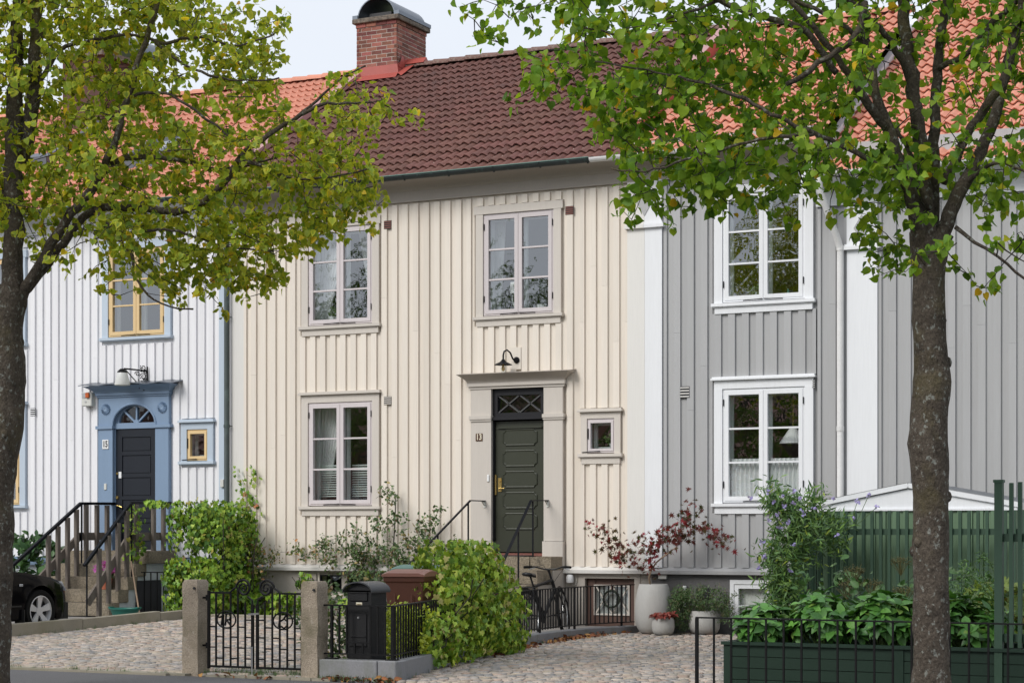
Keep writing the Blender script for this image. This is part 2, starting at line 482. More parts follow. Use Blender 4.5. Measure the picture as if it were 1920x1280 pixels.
CAMP = np.array([13.24,-26.70,1.47])
def lay_setts(surface, spots, cname, ground):
    """spots: (x,y,angle,l,w); the 300 nearest become stones of their own, the rest one mass"""
    spots = sorted(spots, key=lambda s: (s[0]-13.24)**2+(s[1]+26.7)**2)
    VV = []; FF = []; CC = []; nb = 0
    cols = {}
    k = 0
    for (x,y,a,l,w) in spots:
        i = int(rng.integers(6)); V, F = SETTS[i]
        h = .008 + .013*rng.random()
        inview = abs(((x-13.24)*math.cos(YAW)+(y+26.7)*math.sin(YAW))/(-(x-13.24)*math.sin(YAW)+(y+26.7)*math.cos(YAW))) < .262
        ci = int(rng.integers(len(SETT_COL)))
        c_, s_ = math.cos(a), math.sin(a)
        tx, ty = (rng.random(2)-.5)*.06
        P = V.copy(); P[:,0] *= l; P[:,1] *= w
        if k < 300 and inview:
            key = (i, ci, round(l,2), round(w,2))
            if key not in cols:
                cols[key] = arrays_mesh('cobble', P, F, MT['cobble'], np.repeat(SETT_COL[ci][None]*(.85+.3*rng.random()), len(P), 0))
            o = bpy.data.objects.new('cobble', cols[key]); link(o, surface)
            o.location = (x, y, ground(x,y)+h); o.rotation_euler = (tx*.5, ty*.5, a)
            k += 1
        else:
            z = P[:,2] + ground(x,y) + h + P[:,0]*tx + P[:,1]*ty
            VV.append(np.stack([x+P[:,0]*c_-P[:,1]*s_, y+P[:,0]*s_+P[:,1]*c_, z], 1))
            FF.append(F+nb); nb += len(P)
            CC.append(np.repeat(SETT_COL[ci][None]*(.82+.36*rng.random()), len(P), 0))
    me = arrays_mesh(cname, np.concatenate(VV), np.concatenate(FF), MT['cobble'], np.concatenate(CC))
    o = bpy.data.objects.new(cname, me); link(o, surface); o['kind'] = 'stuff'

# courtyard: segmental arcs; driveway: gently waving rows
sp = []
span = 1.35
for a in range(-6, 4):
    cx = a*span
    for rrow in range(-10, 112):
        n = 11
        for k in range(n):
            ph = (k+.5)/n*2-1 + (rng.random()-.5)*.04
            x = cx + ph*span/2
            y = -10.35 + rrow*.098 + .30*math.sqrt(max(0,1-(ph*.92)**2)) + (rng.random()-.5)*.012
            if y < -10.02 or y > -.75+.3*sm((x+5)/4) or x < kerb_x(y)+.08 or x > wall_x(y)-.12: continue
            if y > -1.45 and x < -2.3: continue
            sl = -.30*.92*ph/math.sqrt(max(.05,1-(ph*.92)**2))/(span/2)*.9
            sp.append((x, y, math.atan(sl), .098+.03*rng.random(), .072+.014*rng.random()))
lay_setts(courtyard, sp, 'cobbles', gz)
sp = []
for rrow in range(0, 108):
    x = 1.75 + rng.random()*.1
    while x < 9.2:
        l = .10+.055*rng.random()
        y = -10.05 + rrow*.0945 + .07*math.sin(x*1.9+.4*math.sin(rrow*.11)) + (rng.random()-.5)*.012
        xx = x+l/2
        if -10.08 < y < -.12 and xx > wall_x(y)+.13 and not (xx > 6.7 and y > -9.7):
            sp.append((xx, y, .07*1.9*math.cos(xx*1.9), l-.026, .069+.015*rng.random()))
        x += l
lay_setts(driveway, sp, 'cobbles', lambda x,y: 0.0)
# border row of larger stones along the pavement
b = MB()
for s in (courtyard,):
    x = -5.4
    while x < 2.7:
        l = .16+.12*rng.random()
        if not .93 < x < 1.3:
            b.box(x+.006, x+l-.006, -10.14+.012*rng.random(), -10.015, -.05, .006+.008*rng.random())
        x += l
b.build('edging_stones', MT['kerb_stone'], courtyard, kind='stuff')
b = MB(); b.box(-6, .93, -10.20, -10.145, -.05, .012); b.build('kerb_strip', MT['kerb_stone'], None, kind='structure')
# moss and weeds between the courtyard stones near the gate
# ------------------------------------------------------------------ kerb wall between the parking area and the courtyard
t = thing('kerb_wall', 'low grey stone kerb between black car and cobbled courtyard', 'kerb', (-5.4,-6,0))
ys = [-10.0, -8.6, -7.1, -5.55, -4.0, -2.45, -1.0]
for ya, yb in zip(ys, ys[1:]):
    b = MB()
    xa, xb = kerb_x(ya), kerb_x(yb)
    za, zb = gz(xa,ya)*.6, gz(xb,yb)*.8
    b.loft([[(xa-.07,ya+.006,za-.12),(xa+.07,ya+.006,za-.12),(xa+.065,ya+.006,za+.185),(xa-.065,ya+.006,za+.185)],
            [(xb-.07,yb-.006,zb-.12),(xb+.07,yb-.006,zb-.12),(xb+.065,yb-.006,zb+.185),(xb-.065,yb-.006,zb+.185)]])
    b.build('stone', MT['kerb_stone'], t, bevel=.006)

# ------------------------------------------------------------------ row houses
Z0, ZT = 0.97, 6.84         # foot and top of the boarding
def cut_rects(x0, x1, z0, z1, openings):
    """pieces of the strip x0..x1 that no opening covers"""
    xs = sorted({x0, x1} | {min(max(v, x0), x1) for o in openings for v in (o[0], o[1])})
    out = []
    for xa, xb in zip(xs, xs[1:]):
        if xb-xa < .018: continue
        xm = (xa+xb)/2
        zz = sorted((o[2], o[3]) for o in openings if o[0] < xm < o[1])
        z = z0
        for za, zb in zz:
            if za > z+.02: out.append((xa, xb, z, min(za, z1)))
            z = max(z, zb)
        if z < z1-.02: out.append((xa, xb, z, z1))
    return out

def boarding(wall, x0, x1, pitch, bw, mat_, openings, z0=Z0, z1=ZT, ph=0.0):
    n = round((x1-x0)/pitch); p = (x1-x0)/n
    for i in range(n):
        xa = x0+i*p; xb = xa+p
        for (a, c, za, zb) in cut_rects(xa+.001, xb-.001, z0, z1-.015, openings):
            b = MB(); b.box(a, c, -.018-.002*rng.random(), .0, za, zb); b.build('board', mat_, wall, fix=False)
    for i in range(n+1):
        xc = x0+i*p
        xa, xb = max(x0, xc-bw/2), min(x1, xc+bw/2)
        for (a, c, za, zb) in cut_rects(xa, xb, z0+.004, z1, openings):
            if c-a < .03: continue
            yo = -.048-.004*rng.random()
            cuts = [za, zb]
            if zb-za > 3 and rng.random() < .6: cuts = [za, za+(zb-za)*(.25+.5*rng.random()), zb]
            for q, w_ in zip(cuts, cuts[1:]):
                b = MB(); b.box(a, c, yo-.002*rng.random(), -.0205, q, w_-.002); b.build('batten', mat_, wall, fix=False)

def facade_wall(house, x0, x1, zb, zt, holes, mat_, depth=.22):
    """wall sheet behind the boards with real openings"""
    xs = sorted({x0, x1} | {v for h in holes for v in (h[0], h[1])})
    zs = sorted({zb, zt} | {v for h in holes for v in (h[2], h[3])})
    b = MB()
    for xa, xb in zip(xs, xs[1:]):
        for za, zb_ in zip(zs, zs[1:]):
            xm, zm = (xa+xb)/2, (za+zb_)/2
            if any(h[0] < xm < h[1] and h[2] < zm < h[3] for h in holes): continue
            b.add([(xa,.002,za),(xb,.002,za),(xb,.002,zb_),(xa,.002,zb_)], [(0,1,2,3)])
            b.add([(xa,depth,za),(xb,depth,za),(xb,depth,zb_),(xa,depth,zb_)], [(3,2,1,0)])
    return b.build('wall', mat_, house, fix=False)

def shell(house, x0, x1, y1, zt, mat_, zf=(1.02, 3.98)):
    """the rooms behind the windows: floors, ceilings, back and party walls"""
    b = MB()
    b.box(x0+.01, x1-.01, y1-.2, y1, -.1, zt)
    b.box(x0+.01, x0+.06, .23, y1-.2, -.1, zt); b.box(x1-.06, x1-.01, .23, y1-.2, -.1, zt)
    for z in zf: b.box(x0+.06, x1-.06, .23, y1-.2, z-.12, z)
    b.box(x0+.06, x1-.06, .23, y1-.2, zt-.1, zt)
    return b.build('interior', mat_, house, fix=False)

def frame_ring(b, x0, x1, z0, z1, w, ya, yb, m=0):
    b.box(x0, x0+w, ya, yb, z0, z1, m); b.box(x1-w, x1, ya, yb, z0, z1, m)
    b.box(x0+w, x1-w, ya, yb, z0, z0+w, m); b.box(x0+w, x1-w, ya, yb, z1-w, z1, m)

def window(house, x0, x1, zs, zt, cas, sash_m, cap='lip', npan=3, cw=.125, sw=.060, apron=True, sill_m=None, hinge=True, cas_side=None, glass='glass', nsash=2, stay=True):
    """x0..x1 outside of casing, zs top of sill, zt top of casing.  returns glazed area"""
    sill_m = sill_m or cas
    yo = -.062
    b = MB()
    b.box(x0, x0+cw, yo, .0, zs, zt-cw); b.box(x1-cw, x1, yo, .0, zs, zt-cw)
    if cap == 'flat':
        b.box(x0-.03, x1+.03, yo-.006, .0, zt-cw, zt)
    else:
        b.box(x0, x1, yo+.003, .0, zt-cw, zt)
    # reveal
    xi0, xi1, zi0, zi1 = x0+cw, x1-cw, zs+.012, zt-cw
    b.box(xi0-.03, xi0, -.001, .22, zi0, zi1); b.box(xi1, xi1+.03, -.001, .22, zi0, zi1)
    b.box(xi0-.03, xi1+.03, -.001, .22, zi1, zi1+.03); b.box(xi0-.03, xi1+.03, -.001, .22, zi0-.03, zi0)
    w = b.build('window', cas, house, fix=False)
    b = MB(); b.box(x0-.035, x1+.035, -.105, .0, zs-.045, zs); b.box(x0-.03, x1+.03, -.085, .0, zs-.06, zs-.046)
    b.build('sill', sill_m, w, fix=False)
    if apron:
        b = MB(); b.box(x0+.01, x1-.01, -.066, 0, zs-.15, zs-.061); b.build('apron', sill_m, w, fix=False)
    if cap == 'lip':
        b = MB(); b.box(x0-.04, x1+.04, -.11, 0, zt+.001, zt+.03); b.box(x0-.025, x1+.025, -.09, 0, zt+.03, zt+.05)
        b.build('cap', sill_m, w, fix=False)
    # sashes
    ym, yb = -.052, .0
    ww = (xi1-xi0)
    fr = MB(); frame_ring(fr, xi0+.004, xi1-.004, zi0+.004, zi1-.004, .032, -.040, .03)
    if nsash == 2: fr.box((xi0+xi1)/2-.016, (xi0+xi1)/2+.016, -.040, .03, zi0+.036, zi1-.036)
    fr.build('frame', sash_m, w, fix=False)
    panes = []
    for s in range(nsash):
        fe = .030 if nsash == 2 else .016
        a = xi0+fe+(ww-2*fe)*s/nsash+.004; c = xi0+fe+(ww-2*fe)*(s+1)/nsash-.004
        za, zb = zi0+.030, zi1-.030
        sb = MB(); frame_ring(sb, a, c, za, zb, sw, ym, .012)
        so = sb.build('sash', sash_m, w, fix=False)
        ga, gc, gza, gzb = a+sw, c-sw, za+sw, zb-sw
        for k in range(1, npan):
            z = gza+(gzb-gza)*k/npan
            mb = MB(); mb.box(ga, gc, -.046, .010, z-.013, z+.013); mb.build('glazing_bar', sash_m, w, fix=False)
        for k in range(npan):
            p0 = gza+(gzb-gza)*k/npan; p1 = gza+(gzb-gza)*(k+1)/npan
            pm = MB()
            tl = (rng.random(4)-.5)*.006
            pm.add([(ga,-.018+tl[0],p0),(gc,-.018+tl[1],p0),(gc,-.018+tl[2],p1),(ga,-.018+tl[3],p1)], [(0,1,2,3)])
            pm.build('pane', MT[glass], w, fix=False)
        # inner sash (double windows), pale edge seen behind the glass
        ib = MB(); frame_ring(ib, a+.012, c-.012, za+.012, zb-.012, .055, .13, .17); ib.build('inner_sash', MT['interior_pale'], w, fix=False)
        panes.append((ga, gc, gza, gzb))
        if hinge:
            hb = MB()
            hx = xi0+.022 if s == 0 else xi1-.022
            for z in (za+.18, zb-.22): hb.tube([(hx,-.058,z),(hx,-.058,z+.10)], .008, 6)
            hb.build('hinge', MT['iron'], w, fix=False)
    if stay:
        hb = MB()
        xm = (xi0+xi1)/2
        hb.bar((xm-.30,-.07,zi0+.012),(xm-.01,-.06,zi0+.028),.012,.012); 
        if nsash == 2: hb.bar((xm+.01,-.06,zi0+.028),(xm+.30,-.07,zi0+.012),.012,.012)
        hb.build('window_stay', MT['iron'], w, fix=False)
    return (xi0, xi1, zi0, zi1), panes

def vent(house, x, z, m, w=.14, h=.13):
    b = MB(); b.box(x-w/2, x+w/2, -.054, -.05, z-h/2, z+h/2, 1)
    for k in range(4):
        zz = z-h/2+h*(k+.5)/4
        b.box(x-w/2+.005, x+w/2-.005, -.062, -.054, zz-.008, zz+.008, 0)
    return b.build('vent', [m, MT['black_print_and_dark']], house, fix=False)

GROW = 'row houses standing wall to wall'
EAVE_Y, EAVE_Z, PITCH, RIDGE_Y = -.42, 7.06, R(31), 4.67
TP = math.tan(PITCH)
def roof_z(y, dz=0): return EAVE_Z + TP*(y-EAVE_Y) + dz

# one roof tile with two rolls, .30 wide, .37 long; its lower end rides on the course below
def tile_mesh(name, m, amp=.042, wave='double'):
    nx = 12; V = []; F = []
    for v in (0, 1):
        for i in range(nx+1):
            x = .302*i/nx
            ph = (x/.151) % 1.0 if i < nx else 1.0
            if wave == 'double':
                z = amp*max(0, math.sin(math.pi*min(1, ph/.74)))**.75 if ph < .74 else -.004
                if i == 0: z += .012
                if i == nx: z -= .010
            elif wave == 'flat':
                z = amp*max(0, math.sin(math.pi*min(1, ph/.40)))**.8 if ph < .40 else 0.0
            else:
                z = amp*.5*(1-math.cos(2*math.pi*ph))
            V.append((x, .385*v, z+(.042 if v == 0 else .0)))
    for i in range(nx): F.append((i, i+1, nx+2+i, nx+1+i))
    b0 = len(V)
    for i in range(nx+1): V.append((V[i][0], .004, V[i][2]-.020))
    for i in range(nx): F.append((b0+i, b0+i+1, i+1, i))
    me = bpy.data.meshes.new(name); me.from_pydata(V, [], F); me.materials.append(m)
    me.polygons.foreach_set('use_smooth', [True]*len(me.polygons)); me.set_sharp_from_angle(angle=R(50))
    return me

def roof(house, x0, x1, tmesh, tmat, stagger, rmat, dz=0.0, eave_dy=0.0, yr=RIDGE_Y, ez=0.0, ridge=True):
    ox = ORG[house.name]
    ey = EAVE_Y+eave_dy
    zf = lambda y: EAVE_Z+ez+TP*(y-ey)+dz
    b = MB()
    e2 = ey+.10
    b.add([(x0,e2,zf(e2)-.06),(x1,e2,zf(e2)-.06),(x1,yr,zf(yr)-.07),(x0,yr,zf(yr)-.07),
           (x0,e2,zf(e2)-.075),(x1,e2,zf(e2)-.075),(x1,yr+.02,zf(yr)-.16),(x0,yr+.02,zf(yr)-.16),
           (x0,2*yr+.4,zf(ey)-.07),(x1,2*yr+.4,zf(ey)-.07)],
          [(0,1,2,3),(7,6,5,4),(0,4,5,1),(0,3,7,4),(1,5,6,2),(3,2,9,8)])
    rf = b.build('roof', MT['roof_deck'], house, fix=False)
    ln = math.hypot(yr-ey, TP*(yr-ey))
    nc = round(ln/.315); ex = ln/nc
    cp, sp_ = math.cos(PITCH), math.sin(PITCH)
    tiles = []
    for c in range(nc):
        off = .151 if (stagger and c % 2) else 0.0
        x = x0 - off
        while x < x1-.02:
            if x >= x0-.16 and x+.302 <= x1+.16:
                s = c*ex-.075
                tiles.append((x, ey+s*cp, EAVE_Z+ez+dz+s*sp_-.035))
            x += .302
    tiles.sort(key=lambda p: (p[0]+.15-13.24)**2+(p[1]+26.7)**2)
    VV = []; FF = []; nb = 0
    base = np.array([v.co[:] for v in tmesh.vertices]); bf = np.array([p.vertices[:] for p in tmesh.polygons])
    for k, (x, y, z) in enumerate(tiles):
        tx, tz = (rng.random()-.5)*.03, (rng.random()-.5)*.010
        jy = (rng.random()-.5)*.012
        if k < 300:
            o = bpy.data.objects.new('tile', tmesh); link(o, rf)
            o.location = (x-ox.x, y-ox.y+jy, z-ox.z+tz); o.rotation_euler = (PITCH, tx, tx*.6)
        else:
            P = base.copy()
            VV.append(np.stack([x-ox.x+P[:,0], y-ox.y+P[:,1]*cp-P[:,2]*sp_, z-ox.z+tz+P[:,1]*sp_+P[:,2]*cp], 1)); FF.append(bf+nb); nb += len(P)
    if VV:
        me = arrays_mesh('tiles', np.concatenate(VV), np.concatenate(FF), tmat, None, True)
        me.set_sharp_from_angle(angle=R(50))
        o = bpy.data.objects.new('tiles', me); link(o, rf); o['kind'] = 'stuff'
    if ridge:
        # ridge tiles, overlapping
        x = x0
        V = []; n = 8; L_ = .42
        for v, (xx, rr) in enumerate(((0,.125),(.36,.112),(.362,.105))):
            for i in range(n+1):
                a = math.pi*i/n
                V.append((xx, -rr*math.cos(a), rr*.85*math.sin(a)))
        F = [(v*(n+1)+i, v*(n+1)+i+1, (v+1)*(n+1)+i+1, (v+1)*(n+1)+i) for v in range(2) for i in range(n)]
        F.append(tuple(range(n+1)))
        rm = bpy.data.meshes.new('ridge_tile'); rm.from_pydata(V, [], F); rm.materials.append(rmat)
        while x < x1-.05:
            o = bpy.data.objects.new('ridge_tile', rm); link(o, rf)
            o.location = (x-ox.x, yr-ox.y, zf(yr)-ox.z-.01+.006*rng.random()); o.rotation_euler = (0, .03, 0)
            x += .335
    return rf

T_BROWN = tile_mesh('tile', MT['tile_brown'], .036, 'double')
T_ORANGE = tile_mesh('tile', MT['tile_orange'], .040, 'flat')
T_WAVE = tile_mesh('tile', MT['tile_orange'], .046, 'wave')

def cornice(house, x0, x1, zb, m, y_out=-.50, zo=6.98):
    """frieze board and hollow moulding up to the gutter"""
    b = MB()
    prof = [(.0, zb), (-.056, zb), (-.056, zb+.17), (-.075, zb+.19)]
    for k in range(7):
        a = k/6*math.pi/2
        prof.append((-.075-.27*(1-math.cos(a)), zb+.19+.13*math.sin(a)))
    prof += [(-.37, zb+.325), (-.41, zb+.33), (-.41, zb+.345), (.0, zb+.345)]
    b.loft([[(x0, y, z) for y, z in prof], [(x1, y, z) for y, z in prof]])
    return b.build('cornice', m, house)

def gutter(house, x0, x1, m, y=-.515, z=7.025, rail=True, r_=.066):
    b = MB(); n = 8
    ring = lambda x: [(x, y-r_*math.cos(a), z-r_*math.sin(a)) for a in [math.pi*k/n for k in range(n+1)]] + \
                     [(x, y+(r_-.008)*math.cos(a), z-(r_-.008)*math.sin(a)) for a in [math.pi*k/n for k in range(n+1)]]
    b.loft([ring(x0), ring(x1)])
    g = b.build('gutter', m, house)
    if rail:
        b = MB(); b.tube([(x0, y-r_, z+.004), (x1, y-r_, z+.004)], .009, 6, jit=0)
        x = x0+.25
        while x < x1:
            b.bar((x, y-r_, z+.008), (x+.02, y+r_+.05, z+.05), .02, .006); x += .62
        b.build('gutter_edge', MT['copper_green'], g)
        b = MB(); x = x0+.45
        while x < x1:
            b.bar((x, y-r_-.008, z), (x, y-.01, z-r_-.012), .025, .012); x += .78
        b.build('gutter_bracket', MT['gutter_dark'], g)
    return g
# ------------------------------------------------------------------ cream house (number 13)
CX0, CX1 = -5.32, 2.11
h13 = thing('row_house', 'cream boarded house with brown tiled roof, brick chimney and dark green door 13', 'house', (-1.6,0,0), GROW)
W13 = [(-3.93,-2.47,1.91,3.71), (-3.93,-2.47,4.82,6.53), (-.73,.73,4.82,6.53)]
openings = [(-3.97,-2.43,1.77,3.76), (-3.97,-2.43,4.68,6.54), (-.77,.77,4.68,6.54), (-.82,.80,.9,3.95), (1.04,1.73,2.56,3.36)]
holes = [(w[0]+.125,w[1]-.125,w[2]+.012,w[3]-.125) for w in W13] + [(-.44,.44,1.17,3.70), (1.16,1.61,2.69,3.20)]
wall = facade_wall(h13, CX0, CX1, .0, 7.3, holes + [(-3.62,-2.75,.50,.84), (1.12,1.93,-.02,.80)], MT['cream_paint'])
boarding(wall, -5.06, 1.83, .1905, .098, MT['cream_paint'], openings, Z0, 6.67)
b = MB(); b.box(-5.30, -5.06, -.052, 0, Z0, 6.67); b.build('corner_board', MT['pale_trim'], h13)
shell(h13, CX0, CX1, 7.4, 7.0, MT['interior'])
for (x0,x1,zs,zt), cap in zip(W13, ('lip','flat','flat')):
    window(h13, x0, x1, zs, zt, MT['stone_trim'], MT['rose_sash'], cap, 3)
g0, _ = window(h13, 1.06, 1.71, 2.67, 3.30, MT['stone_trim'], MT['rose_sash'], 'lip', 1, nsash=1, cw=.10, sw=.036)
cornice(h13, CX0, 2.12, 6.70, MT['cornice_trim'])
roof(h13, -5.40, 1.80, T_BROWN, MT['tile_brown'], True, MT['tile_ridge'])
gutter(h13, CX0+.02, 1.42, MT['gutter_dark'])
gutter(h13, 1.425, 2.75, MT['gutter_white'], rail=False, r_=.066)
for x, z in ((-2.31,6.37), (.87,6.36), (-2.31,3.58)): vent(h13, x, z, MT['brick_sill'] if z > 5 else MT['stone_trim'])
# foundation: rendered basement wall, ledge above it
b = MB()
for (xa,xb,za,zb) in ((CX0,-3.75,-.2,.88),(-3.75,-2.62,-.2,.46),(-2.62,1.02,-.2,.88),(2.02,2.20,-.2,.88)):
    b.box(xa, xb, -.03, .0, za, zb)
b.box(-3.75,-3.66,-.03,0,.46,.88); b.box(-2.71,-2.62,-.03,0,.46,.88); b.box(-3.66,-2.71,-.03,0,.84,.88)
b.build('basement_wall', MT['render_beige'], h13)
b = MB()
for xa, xb in ((CX0,-.80),(.80,2.20)):
    b.loft([[(x,-.001,.875),(x,-.13,.875),(x,-.135,.925),(x,-.10,.94),(x,-.001,.985)] for x in (xa,xb)])
b.build('ledge', MT['pale_trim'], h13)
# basement window, two dark lights
b = MB(); frame_ring(b, -3.66, -2.71, .50, .84, .035, .02, .07); b.box(-3.21,-3.11,.02,.07,.535,.805)
w = b.build('basement_window', MT['render_beige'], h13)
for xa, xb in ((-3.625,-3.21),(-3.11,-2.745)):
    p = MB(); p.box(xa, xb, .045, .05, .535, .805); p.build('pane', MT['glass_dim'], w)
    q = MB(); frame_ring(q, xa, xb, .535, .805, .022, .03, .06); q.box((xa+xb)/2-.008,(xa+xb)/2+.008,.035,.055,.557,.783); q.build('sash', MT['transom_black'], w)
# basement door: brown with a cross-barred pane
b = MB(); b.box(1.02,1.12,-.045,.02,-.02,.875); b.box(1.93,2.02,-.045,.02,-.02,.875); b.box(1.12,1.93,-.045,.02,.80,.875)
b.build('door_casing', MT['render_beige'], h13)
b = MB(); b.box(1.12,1.24,.05,.09,-.15,.80); b.box(1.82,1.93,.05,.09,-.15,.80); b.box(1.24,1.82,.05,.09,.70,.80); b.box(1.24,1.82,.05,.09,-.15,.25)
b.box(1.14,1.25,.035,.05,-.15,.78); b.box(1.81,1.91,.035,.05,-.15,.78)
dr = b.build('basement_door', MT['brown_door'], h13)
p = MB(); p.box(1.24,1.82,.07,.074,.25,.70); p.build('pane', MT['glass'], dr)
p = MB(); frame_ring(p, 1.235,1.825,.245,.705,.025,.03,.075)
for (a,c) in (((1.26,.27),(1.53,.69)),((1.53,.69),(1.80,.27)),((1.26,.69),(1.53,.27)),((1.53,.27),(1.80,.69))):
    p.bar((a[0],.055,a[1]),(c[0],.055,c[1]),.018,.022,up=(0,1,0))
p.build('lattice', MT['stone_trim'], dr)
p = MB(); p.box(1.25,1.81,.10,.12,.25,.70); p.build('curtain', MT['curtain'], dr)
# brick chimney with stone cap and metal hood
CHX0, CHX1, CHY0, CHY1 = -5.53, -4.66, 4.30, 5.42
ch = MB(); ch.box(CHX0+.012,CHX1-.012,CHY0+.012,CHY1-.012,9.0,10.94)
cho = ch.build('chimney', MT['mortar'], h13)
o13 = ORG[h13.name]
def brick_mesh(l, d, h, seed):
    r_ = random.Random(seed); j = lambda: (r_.random()-.5)*.006
    b = MB(); e = .004
    b.loft([[(-l/2+j(),-d/2,-h/2+j()),(l/2+j(),-d/2,-h/2+j()),(l/2+j(),d/2,-h/2),(-l/2,d/2,-h/2)],
            [(-l/2+j(),-d/2,h/2+j()),(l/2+j(),-d/2,h/2+j()),(l/2,d/2,h/2),(-l/2,d/2,h/2)]])
    me = bpy.data.meshes.new('brick'); me.from_pydata(b.v, [], b.f); me.materials.append(MT['brick']); me.update(); return me
BL = [brick_mesh(.205,.05,.062,i) for i in range(4)]; BH = [brick_mesh(.094,.05,.062,9+i) for i in range(3)]
def course(z, x0, x1, y0, y1, k, out=0.0):
    # front (towards the street) and right side; back and left as well
    for side in range(4):
        L_ = (x1-x0) if side in (0,2) else (y1-y0)
        n = round(L_/.109); u = L_/n
        i = -(k % 2)
        pos = 0.0
        seq = []
        first = (.5 if (k % 2) ^ (side % 2) else 1)
        pos = 0.0; w = first*2*u
        while pos < L_-.01:
            w = min(w, L_-pos); seq.append((pos, w)); pos += w; w = 2*u
        for p_, w_ in seq:
            me = BL[int(rng.integers(4))] if w_ > .15 else BH[int(rng.integers(3))]
            base = .217 if w_ > .15 else .106
            o = bpy.data.objects.new('brick', me); link(o, cho)
            c = p_+w_/2; dep = .033-out+.004*(rng.random()-.5)
            if side == 0: loc = (x0+c, y0+dep, z); rz = 0
            elif side == 1: loc = (x1-dep, y0+c, z); rz = R(90)
            elif side == 2: loc = (x1-c, y1-dep, z); rz = R(180)
            else: loc = (x0+dep, y1-c, z); rz = R(-90)
            o.location = Vector(loc)-o13; o.rotation_euler = (0,0,rz)
            o.scale = ((w_-.012)/(base-.012), 1, 1)
nb = 24
for k in range(nb):
    z = 10.94-.075*(k+.5)
    if z < 9.6: break
    course(z, CHX0, CHX1, CHY0, CHY1, k, .02 if k < 1 else 0.0)
b = MB(); V = []
b.box(CHX0-.06,CHX1+.06,CHY0-.06,CHY1+.06,10.94,11.03)
b.build('cap', MT['cap_stone'], cho, bevel=.012)
b = MB()      # hood of bent sheet, open towards the street
ring = lambda y, r0: [((CHX0+CHX1)/2 - r0*math.cos(a), y, 11.03+r0*.92*math.sin(a)) for a in [math.pi*i/14 for i in range(15)]]
for y0, y1 in ((CHY0-.01, CHY1+.04),):
    A, B_ = ring(y0,.405), ring(y1,.405); A2, B2 = ring(y0,.385), ring(y1,.385)
    vs = A+B_+A2+B2; n = 15
    fs = [(i,i+1,n+i+1,n+i) for i in range(n-1)] + [(2*n+i,3*n+i,3*n+i+1,2*n+i+1) for i in range(n-1)] + [(i,2*n+i,2*n+i+1,i+1) for i in range(n-1)] + [(n+i,n+i+1,3*n+i+1,3*n+i) for i in range(n-1)]
    b.add(vs, fs)
b.box(CHX1-.045,CHX1+.065,CHY0-.03,CHY1+.07,11.032,11.10); b.box(CHX0-.065,CHX0+.045,CHY0-.03,CHY1+.07,11.032,11.10)
b.build('hood', MT['zinc'], cho, smooth=True)
b = MB(); b.box(CHX0+.2,CHX1-.2,CHY0+.15,CHY1-.15,11.03,11.15); b.build('flue', MT['black_print_and_dark'], cho)
# red flashing round its foot
b = MB()
zf = lambda y: roof_z(y, .06)
b.add([(CHX0-.02,CHY0-.02,zf(CHY0)+.16),(CHX1+.02,CHY0-.02,zf(CHY0)+.16),(CHX1+.05,CHY0-.03,zf(CHY0)),(CHX0-.02,CHY0-.03,zf(CHY0)),
       (CHX1+.10,CHY0-.22,zf(CHY0-.22)),(CHX0-.02,CHY0-.22,zf(CHY0-.22))], [(0,1,2,3),(3,2,4,5)])
b.add([(CHX1+.022,CHY0-.02,zf(CHY0)+.16),(CHX1+.022,RIDGE_Y,zf(RIDGE_Y)+.12),(CHX1+.022,RIDGE_Y,zf(RIDGE_Y)),(CHX1+.022,CHY0-.02,zf(CHY0)),
       (CHX1+.22,CHY0-.22,zf(CHY0-.22)+.01),(CHX1+.22,RIDGE_Y,zf(RIDGE_Y)+.02)], [(0,3,2,1),(3,4,5,2)])
b.add([(CHX1+.03,CHY0+.02,zf(CHY0)+.12),(CHX1+.03,CHY0+.16,zf(CHY0)+.34),(CHX1+.03,CHY0+.34,zf(CHY0)+.22),(CHX1+.03,CHY0+.34,zf(CHY0)+.1)],[(0,1,2,3)])
b.loft([[(CHX1+.02,RIDGE_Y-.13,zf(RIDGE_Y)-.02),(CHX1+.02,RIDGE_Y,zf(RIDGE_Y)+.10),(CHX1+.02,RIDGE_Y+.13,zf(RIDGE_Y)-.02)],
        [(CHX1+.42,RIDGE_Y-.13,zf(RIDGE_Y)-.02),(CHX1+.42,RIDGE_Y,zf(RIDGE_Y)+.10),(CHX1+.42,RIDGE_Y+.13,zf(RIDGE_Y)-.02)]])
b.build('flashing', MT['red_metal'], cho, fix=False)
b = MB()
for y0 in (4.2,):
    b.loft([[(CHX0-.05,y,roof_z(y)+.03),(CHX0+.10,y,roof_z(y)+.03),(CHX0+.10,y,roof_z(y)+.14),(CHX0-.05,y,roof_z(y)+.14)] for y in (.2, 4.28)])
b.build('verge_flashing', MT['rose_metal'], cho)

# entrance surround of number 13
b = MB()
for x0, x1 in ((-.80,-.45), (.45,.77)):
    b.box(x0, x1, -.085, 0, 1.36, 3.70); b.box(x0-.012, x1+.012, -.11, 0, .985, 1.355)
    b.box(x0-.02 if x0 < 0 else x0-.012, x1+.03 if x0 > 0 else x1+.012, -.12, 0, 3.235, 3.29)
    b.box(x0-.012 if x0 < 0 else x0-.006, x1+.02 if x0 > 0 else x1+.006, -.105, 0, 3.205, 3.233)
b.box(-.83,.80,-.10,0,3.703,3.74); b.box(-.85,.82,-.125,0,3.742,3.795)
b.build('door_surround', MT['stone_trim'], h13)
b = MB(); n = 7; rings = []
for k in range(n):
    q = k/(n-1); e = .115*(1-math.cos(q*math.pi/2))+.02*q
    rings.append([(-.845-e*.75,-.125-e,3.797+.115*q),(.815+e*.95,-.125-e,3.797+.115*q),(.815+e*.95,0,3.797+.115*q),(-.845-e*.75,0,3.797+.115*q)])
